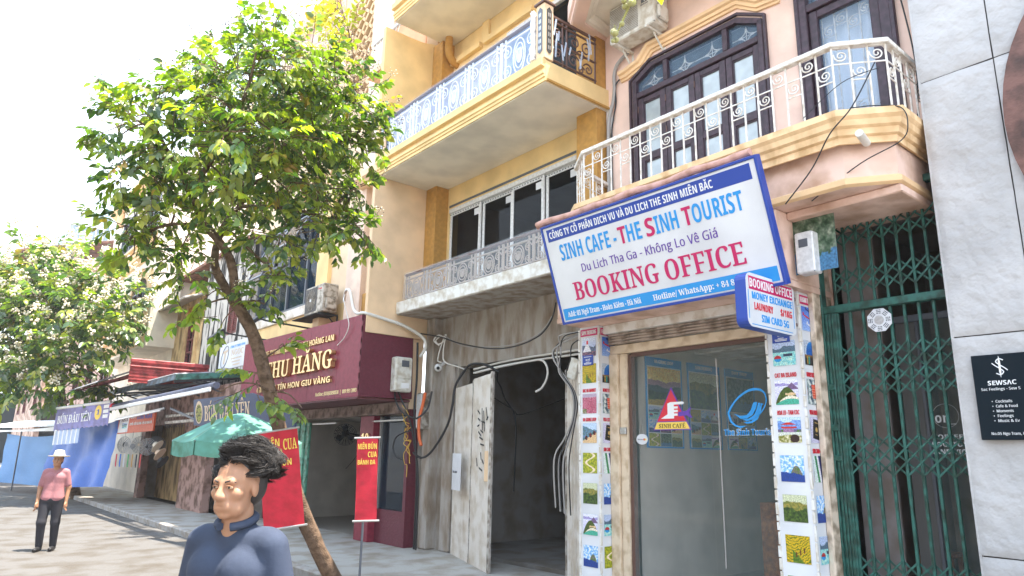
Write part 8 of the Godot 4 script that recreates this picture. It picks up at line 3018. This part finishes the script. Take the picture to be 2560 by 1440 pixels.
	if hair:
		var r := RandomNumberGenerator.new()
		r.seed = 3
		var hp := [[hd + Vector3(0, 0.07, -0.035), Vector3(0.084, 0.068, 0.092)], [hd + Vector3(0, 0.01, -0.06), Vector3(0.080, 0.088, 0.058)]]
		again("hair", surface(hp, 0.02, 0.005).commit(), M.hair, o, xf)
		var st := mb()
		for lk in 420:
			var a := r.randf() * TAU
			var e := r.randf_range(-0.35, 1.55)
			var d := Vector3(cos(a) * cos(e), sin(e), sin(a) * cos(e))
			if d.z > 0.7 and d.y < 0.34:
				continue
			var p0 := hd + Vector3(0, 0.062, -0.032) + d * Vector3(0.09, 0.082, 0.10)
			var flow := Vector3(0.9 + 0.5 * sin(a * 1.7 + e * 2.0), 0.2 * cos(e * 3.0 + a), -0.35 + 0.5 * cos(a * 2.0 + e)).normalized()
			flow = (flow - d * flow.dot(d) * 0.8).normalized()
			var l := r.randf_range(0.045, 0.085)
			var lift := r.randf_range(0.008, 0.026) + (0.02 if d.y > 0.5 else 0.0)
			var bend := Vector3(r.randf_range(-0.012, 0.012), r.randf_range(-0.012, 0.004), r.randf_range(-0.012, 0.012))
			for k in 16:
				var off := Vector3(r.randfn(), r.randfn(), r.randfn()) * 0.0045
				var p := p0 + off
				var q1 := p + flow * l * 0.35 + d * lift + off * 0.4
				var q2 := p + flow * l * 0.75 + d * (lift * 0.9) + bend * 0.5
				var q3 := p0 + flow * l * r.randf_range(0.9, 1.15) + d * lift * r.randf_range(0.2, 0.9) + bend + off * 0.5
				tube(st, [p - d * 0.006, q1, q2, q3], 0.0014, 0.0006, 3, false)
		again("hair_strand", st.commit(), M.hair, o, xf).set_meta("kind", "stuff")
		st = mb()
		var ringp := []
		for k in 17:
			var a := lerpf(0.35, TAU - 0.35, k / 16.0) + PI / 2
			ringp.append(Vector3(0.068 * cos(a), 1.462 - 0.02 * sin(a), 0.004 + 0.066 * sin(a)))
		tube(st, ringp, 0.016, 0.016, 7)
		again("collar", st.commit(), shirt, o, xf)
	else:
		again("hair", surface([[hd + Vector3(0, 0.05, -0.03), Vector3(0.081, 0.075, 0.092)], [hd + Vector3(0, 0.0, -0.05), Vector3(0.077, 0.09, 0.062)]], 0.02, 0.007).commit(), M.hair, o, xf)
	return o

func hat_on(label: String, at: Vector3, yaw: float, sc: float) -> void:
	var h := thing("sun_hat", label, "hat", at + Vector3(0, 1.66 * sc, 0), "sun hats on passers by")
	var st := mb()
	var xf := Transform3D(Basis(Vector3.UP, yaw) * Basis.from_scale(Vector3.ONE * sc), at + Vector3(0, 1.665, 0.0) * sc)
	lathe(st, pv([0.0, 0.105, 0.03, 0.110, 0.062, 0.105, 0.078, 0.09, 0.092, 0.02, 0.097, 0.0, 0.14, -0.008, 0.17, -0.002, 0.178, 0.004, 0.17, -0.008, 0.14, -0.014, 0.09, -0.008]), Vector3.ZERO, 24, xf)
	part("hat", st, M.straw, h)
	st = mb()
	lathe(st, pv([0.0985, 0.002, 0.0955, 0.024]), Vector3.ZERO, 24, xf)
	part("ribbon", st, M.tan_print, h)

func build_people() -> void:
	var man := person("dark haired man with tousled hair in dark shirt walking nearest the camera", Vector3(-2.79, ROAD_Y, 4.86), 0.55, 0.985, M.shirt, true, false)
	man.set_meta("label", "dark haired man with tousled hair in dark shirt walking nearest the camera")
	person("passer by in reddish shirt and white hat before the deep blue tarpaulin", Vector3(-14.43, ROAD_Y, 3.88), 1.2, 0.925, M.shirt2, false, true, "passers by with hats")
	hat_on("white brimmed sun hat with tan ribbon before the deep blue tarpaulin", Vector3(-14.43, ROAD_Y, 3.88), 1.2, 0.925)
	person("passer by in pale shirt under a white hat before the pale blue tarpaulin", Vector3(-16.1, ROAD_Y, 4.85), 0.4, 0.90, M.sign_white, false, true, "passers by with hats")
	hat_on("white brimmed sun hat before the pale blue tarpaulin", Vector3(-16.1, ROAD_Y, 4.85), 0.4, 0.90)

# ---------------------------------------------------------------- cables and small fittings
func cable(label: String, pts: Array, r: float, m: Material, called := "cable", group := "") -> void:
	var o := thing(called, label, called.replace("_", " "), pts[0], group)
	var st := mb()
	tube(st, curve(pts, 6), r, r, 6)
	part("run", st, m, o)

func build_cables() -> void:
	var z := -0.75
	cable("thick black cable looping from the doorway top down past the concrete pilaster", [Vector3(-8.48, 2.84, -0.95), Vector3(-8.69, 2.96, -0.85), Vector3(-8.91, 2.98, z), Vector3(-9.10, 2.89, z), Vector3(-9.34, 2.66, z), Vector3(-9.40, 2.37, z), Vector3(-9.50, 2.08, z), Vector3(-9.74, 1.80, z), Vector3(-10.03, 1.58, z), Vector3(-10.28, 1.52, z), Vector3(-10.51, 1.60, z)], 0.02, M.rubber)
	cable("black cable hanging into the dark unfinished doorway", [Vector3(-8.9, 2.98, -1.3), Vector3(-9.45, 2.85, -1.7), Vector3(-9.59, 2.74, -1.9), Vector3(-9.46, 2.52, -1.9), Vector3(-9.27, 2.34, -1.9), Vector3(-9.22, 2.27, -1.9), Vector3(-9.16, 1.95, -1.9), Vector3(-9.20, 1.0, -1.9)], 0.012, M.rubber)
	cable("thin black cable strung across inside the unfinished doorway", [Vector3(-9.9, 2.62, -1.9), Vector3(-9.25, 2.34, -1.9), Vector3(-8.98, 2.26, -1.9), Vector3(-7.6, 2.55, -1.9)], 0.008, M.rubber)
	cable("long dark cable sagging across the concrete beam", [Vector3(-10.9, 3.74, -0.9), Vector3(-10.13, 3.58, -0.93), Vector3(-9.53, 3.40, -0.95), Vector3(-8.71, 3.23, -0.95), Vector3(-8.03, 3.19, -0.9), Vector3(-7.39, 3.26, -0.8), Vector3(-6.92, 3.39, -0.6), Vector3(-6.4, 3.5, -0.2)], 0.011, M.rubber)
	cable("long pale cable sagging just above the dark one on the concrete beam", [Vector3(-10.05, 3.60, -0.98), Vector3(-9.5, 3.36, -0.98), Vector3(-8.71, 3.26, -0.97), Vector3(-8.03, 3.23, -0.93), Vector3(-7.39, 3.31, -0.83), Vector3(-6.9, 3.45, -0.6)], 0.008, M.cable_grey)
	cable("white cable tail hanging from the coil on the concrete column", [Vector3(-10.05, 3.62, -1.0), Vector3(-10.17, 3.43, -1.0), Vector3(-10.24, 3.27, -1.0), Vector3(-10.25, 3.17, -1.0), Vector3(-10.15, 3.14, -1.0)], 0.012, M.cable_white)
	cable("white cable running from the coil to the door head", [Vector3(-10.03, 3.62, -1.0), Vector3(-10.10, 3.30, -1.0), Vector3(-10.02, 3.13, -1.0), Vector3(-9.77, 3.04, -1.1), Vector3(-9.59, 2.97, -1.15)], 0.012, M.cable_white)
	cable("white cable coil tied up on the concrete column", [Vector3(-10.05, 3.58, -1.0), Vector3(-10.21, 3.60, -1.0), Vector3(-10.31, 3.54, -0.98), Vector3(-10.20, 3.46, -0.97), Vector3(-10.03, 3.53, -0.99), Vector3(-10.2, 3.62, -0.96), Vector3(-10.33, 3.54, -0.95), Vector3(-10.19, 3.44, -0.97)], 0.013, M.cable_white)
	for q in [[0.0, "upper pale conduit along the head of the unfinished doorway"], [-0.06, "lower pale conduit along the head of the unfinished doorway"]]:
		var y: float = q[0]
		cable(q[1], [Vector3(-9.4, 2.97 + y, -1.16), Vector3(-8.61, 3.03 + y, -1.16), Vector3(-7.68, 3.05 + y, -1.16), Vector3(-6.5, 3.05 + y, -1.16)], 0.018, M.cable_white, "conduit")
	cable("bent pale conduit end with bare wires hanging from the doorway head", [Vector3(-9.31, 2.9, -1.12), Vector3(-8.50, 2.95, -1.1), Vector3(-7.85, 2.97, -1.08), Vector3(-7.59, 2.95, -1.05), Vector3(-7.48, 2.84, -1.05), Vector3(-7.48, 2.69, -1.05), Vector3(-7.59, 2.55, -1.05), Vector3(-7.72, 2.50, -1.05)], 0.017, M.cable_white, "conduit")
	var r := RandomNumberGenerator.new()
	r.seed = 4
	var names := ["outermost", "widest looping", "grey", "black", "thin", "low"]
	for i in 6:
		var d := Vector3(r.randf_range(-0.04, 0.04), r.randf_range(-0.03, 0.03), r.randf_range(-0.04, 0.06))
		var s := 1.0 - 0.12 * i
		cable("%s cable of the bundle hanging left of the left poster column" % names[i], [Vector3(-6.42, 3.17, -0.72) + d, Vector3(-6.68, 3.12, -0.7) + d * 2, Vector3(-6.5 - 0.46 * s, 3.02, -0.7) + d, Vector3(-6.5 - 0.44 * s, 2.87, -0.68) + d, Vector3(-6.78, 2.67, -0.7) + d, Vector3(-6.60, 2.44, -0.7) + d * 0.5, Vector3(-6.54, 2.25, -0.7) + d * 0.5, Vector3(-6.58, 2.03, -0.7) + d * 0.4, Vector3(-6.68, 1.78, -0.7) + d, Vector3(-6.78, 1.5, -0.7) + d * 2, Vector3(-6.8, 0.9, -0.75) + d * 2], 0.008 if i % 2 else 0.011, M.cable_grey if i % 2 == 0 else M.rubber, "cable", "cables bundled by the left poster column")
	var jb := thing("cable_box", "tilted white junction box among the cables by the left poster column", "box", Vector3(-6.65, 2.7, -0.72))
	var st := mb()
	bx(st, Vector3(-0.08, -0.14, -0.03), Vector3(0.08, 0.14, 0.03), 0.01, Transform3D(Basis(Vector3.BACK, -0.35), Vector3(-6.62, 2.72, -0.74)))
	part("box", st, M.ac_white, jb)
	# by the gold shop
	cable("white lagged pipe from the old air conditioner over the maroon box edge", [Vector3(-12.95, 4.6, -0.45), Vector3(-12.6, 4.72, -0.3), Vector3(-12.2, 4.62, -0.2), Vector3(-11.8, 4.2, -0.1), Vector3(-11.2, 4.0, 0.1), Vector3(-10.75, 3.93, 0.22), Vector3(-10.68, 3.86, -0.15), Vector3(-10.62, 3.78, -0.5), Vector3(-10.48, 3.6, -0.8), Vector3(-10.43, 3.42, -0.85), Vector3(-10.52, 3.25, -0.8)], 0.03, M.cable_white, "pipe")
	cable("thin white wire drooping across the maroon sign front", [Vector3(-12.2, 4.55, -0.1), Vector3(-11.42, 4.25, 0.30), Vector3(-11.23, 3.93, 0.30), Vector3(-11.15, 3.74, 0.30), Vector3(-11.31, 3.56, 0.29), Vector3(-11.59, 3.45, 0.28)], 0.008, M.cable_white)
	cable("black cable loop under the white meter cabinet", [Vector3(-10.74, 2.63, -0.45), Vector3(-10.66, 2.44, -0.45), Vector3(-10.44, 2.26, -0.45), Vector3(-10.19, 2.17, -0.5), Vector3(-10.09, 2.17, -0.55), Vector3(-10.05, 2.33, -0.7), Vector3(-10.25, 2.63, -0.9)], 0.016, M.rubber)
	cable("black cable falling straight from the white meter cabinet", [Vector3(-10.70, 2.63, -0.5), Vector3(-10.45, 2.34, -0.5), Vector3(-10.32, 2.07, -0.55), Vector3(-10.28, 1.80, -0.6), Vector3(-10.25, 1.2, -0.7), Vector3(-10.3, 0.05, -0.75)], 0.016, M.rubber)
	cable("black cable running down beside the meter cabinet to the pavement", [Vector3(-10.53, 3.5, -0.74), Vector3(-10.50, 2.83, -0.74), Vector3(-10.50, 2.40, -0.72), Vector3(-10.45, 1.97, -0.72), Vector3(-10.35, 1.2, -0.74), Vector3(-10.4, 0.05, -0.78)], 0.02, M.rubber)
	cable("orange corrugated conduit beside the grey concrete column", [Vector3(-10.39, 2.62, -0.86), Vector3(-10.43, 2.40, -0.84), Vector3(-10.46, 2.15, -0.8), Vector3(-10.40, 1.87, -0.78), Vector3(-10.32, 1.72, -0.78)], 0.028, M.orange_pipe, "conduit")
	cable("wide black cable loop near the maroon pier", [Vector3(-10.23, 1.96, -0.5), Vector3(-10.56, 1.87, -0.45), Vector3(-10.68, 1.70, -0.45), Vector3(-10.59, 1.54, -0.45), Vector3(-10.40, 1.48, -0.48)], 0.013, M.rubber)
	var yn := ["upper", "middle", "lower"]
	var ym := mat(L(0.60, 0.36, 0.04), 0.5)
	for i in 3:
		var pts := []
		for k in 9:
			pts.append(Vector3(-10.48 + 0.03 * k + r.randf_range(-0.13, 0.13), 2.35 - 0.1 * k - 0.15 * i + r.randf_range(-0.06, 0.06), -0.52 + r.randf_range(-0.05, 0.05)))
		cable("%s tangle of yellow wire under the meter cabinet" % yn[i], pts, 0.006, ym, "wire", "yellow wires under the meter cabinet")
	var c := thing("security_camera", "small white round security camera on the concrete column", "camera", Vector3(-10.2, 3.05, -1.0))
	st = mb()
	ball(st, Vector3(-10.2, 3.05, -0.98), Vector3(0.07, 0.07, 0.07), 14, 9)
	tube(st, [Vector3(-10.2, 3.08, -1.0), Vector3(-10.2, 3.14, -1.1)], 0.03, 0.03, 8)
	part("housing", st, M.pvc, c)
	st = mb()
	var look := Vector3(0.8, -0.25, 0.6).normalized()
	ball(st, Vector3(-10.2, 3.05, -0.98) + look * 0.045, Vector3(0.035, 0.035, 0.035), 10, 7)
	part("lens", st, M.rubber, c)
	# pink house wires
	cable("grey lagged pipe down the bare plaster edge of the pink house", [Vector3(-5.78, 7.16, -1.02), Vector3(-6.00, 7.07, -1.03), Vector3(-6.08, 6.93, -1.04), Vector3(-6.08, 6.72, -1.04), Vector3(-6.11, 6.52, -1.04), Vector3(-6.18, 6.33, -1.04), Vector3(-6.21, 6.11, -1.04), Vector3(-6.22, 5.3, -1.04), Vector3(-6.2, 4.6, -1.03)], 0.026, M.cable_grey, "pipe")
	cable("dark cable beside the grey pipe on the pink house", [Vector3(-5.96, 6.84, -1.05), Vector3(-6.06, 6.75, -1.04), Vector3(-6.07, 6.48, -1.05), Vector3(-6.12, 6.26, -1.05), Vector3(-6.16, 5.91, -1.05), Vector3(-6.15, 4.6, -1.05)], 0.011, M.rubber)
	cable("thin black wire slanting from the balcony railing past its cornice", [Vector3(-2.21, 4.98, -0.05), Vector3(-2.36, 4.55, 0.14), Vector3(-2.57, 4.37, 0.14), Vector3(-2.80, 4.14, 0.05), Vector3(-3.1, 3.9, 0.0)], 0.006, M.rubber, "wire")
	cable("thin black wire tied across the balcony railing scrolls", [Vector3(-2.23, 5.0, -0.2), Vector3(-2.49, 4.88, -0.0), Vector3(-2.85, 4.66, 0.03)], 0.004, M.rubber, "wire")
	cable("black wire drooping round the right end of the pink balcony", [Vector3(-2.45, 4.63, -0.03), Vector3(-2.28, 4.63, -0.15), Vector3(-2.1, 4.56, -0.2), Vector3(-2.06, 4.40, -0.2), Vector3(-2.13, 4.26, -0.2), Vector3(-2.44, 4.12, -0.1), Vector3(-2.9, 3.9, -0.1)], 0.005, M.rubber, "wire")
	cable("loose black wire running down the right edge of pink house", [Vector3(-2.35, 6.8, -1.0), Vector3(-2.25, 6.0, -1.0), Vector3(-2.2, 5.3, -1.0), Vector3(-2.22, 4.65, -0.9)], 0.008, M.rubber, "wire")

# ---------------------------------------------------------------- the other side of the street, seen only in the glass
func build_opposite() -> void:
	var cols := [L(0.42, 0.40, 0.36), L(0.46, 0.36, 0.26), L(0.34, 0.37, 0.36)]
	var says := ["grey white classical house across the street with framed windows", "cream house across the street with framed windows", "pale green house across the street with framed windows"]
	for i in 3:
		var x0 := -24.0 + 9.0 * i
		var x1 := x0 + 8.9
		var h: float = [8.0, 7.0, 7.5][i]
		var o := thing("opposite_house", says[i], "house", Vector3((x0 + x1) / 2, 0, 11.0))
		var m := mat(cols[i], 0.9, T.mottle, 0.4)
		part("body", box3(x0, x1, WALK_Y, h, 10.6, 16.0), m, o)
		for k in 3:
			for y in [4.2]:
				var a := x0 + 0.9 + 2.7 * k
				part("window", box3(a, a + 1.5, y, y + 1.9, 10.52, 10.61), M.glass_blue, o)
				var st := mb()
				bx(st, Vector3(a - 0.15, y - 0.15, 10.42), Vector3(a + 1.65, y, 10.6), 0.02)
				bx(st, Vector3(a - 0.2, y + 1.9, 10.40), Vector3(a + 1.7, y + 2.15, 10.6), 0.03)
				bx(st, Vector3(a - 0.15, y, 10.5), Vector3(a, y + 1.9, 10.6), 0.01)
				bx(st, Vector3(a + 1.5, y, 10.5), Vector3(a + 1.65, y + 1.9, 10.6), 0.01)
				part("window_surround", st, M.white_paint, o)
			part("pilaster", box3(x0 + 0.1 + 2.75 * k, x0 + 0.5 + 2.75 * k, WALK_Y, h - 0.3, 10.45, 10.6, 0.02), M.white_paint, o)
			part("shop_door", box3(x0 + 0.9 + 2.7 * k, x0 + 2.6 + 2.7 * k, WALK_Y, 2.7, 10.55, 10.61), M.grey_frame, o)
		part("cornice", box3(x0 - 0.02, x1, h - 0.35, h + 0.1, 10.2, 10.6, 0.05), M.white_paint, o)
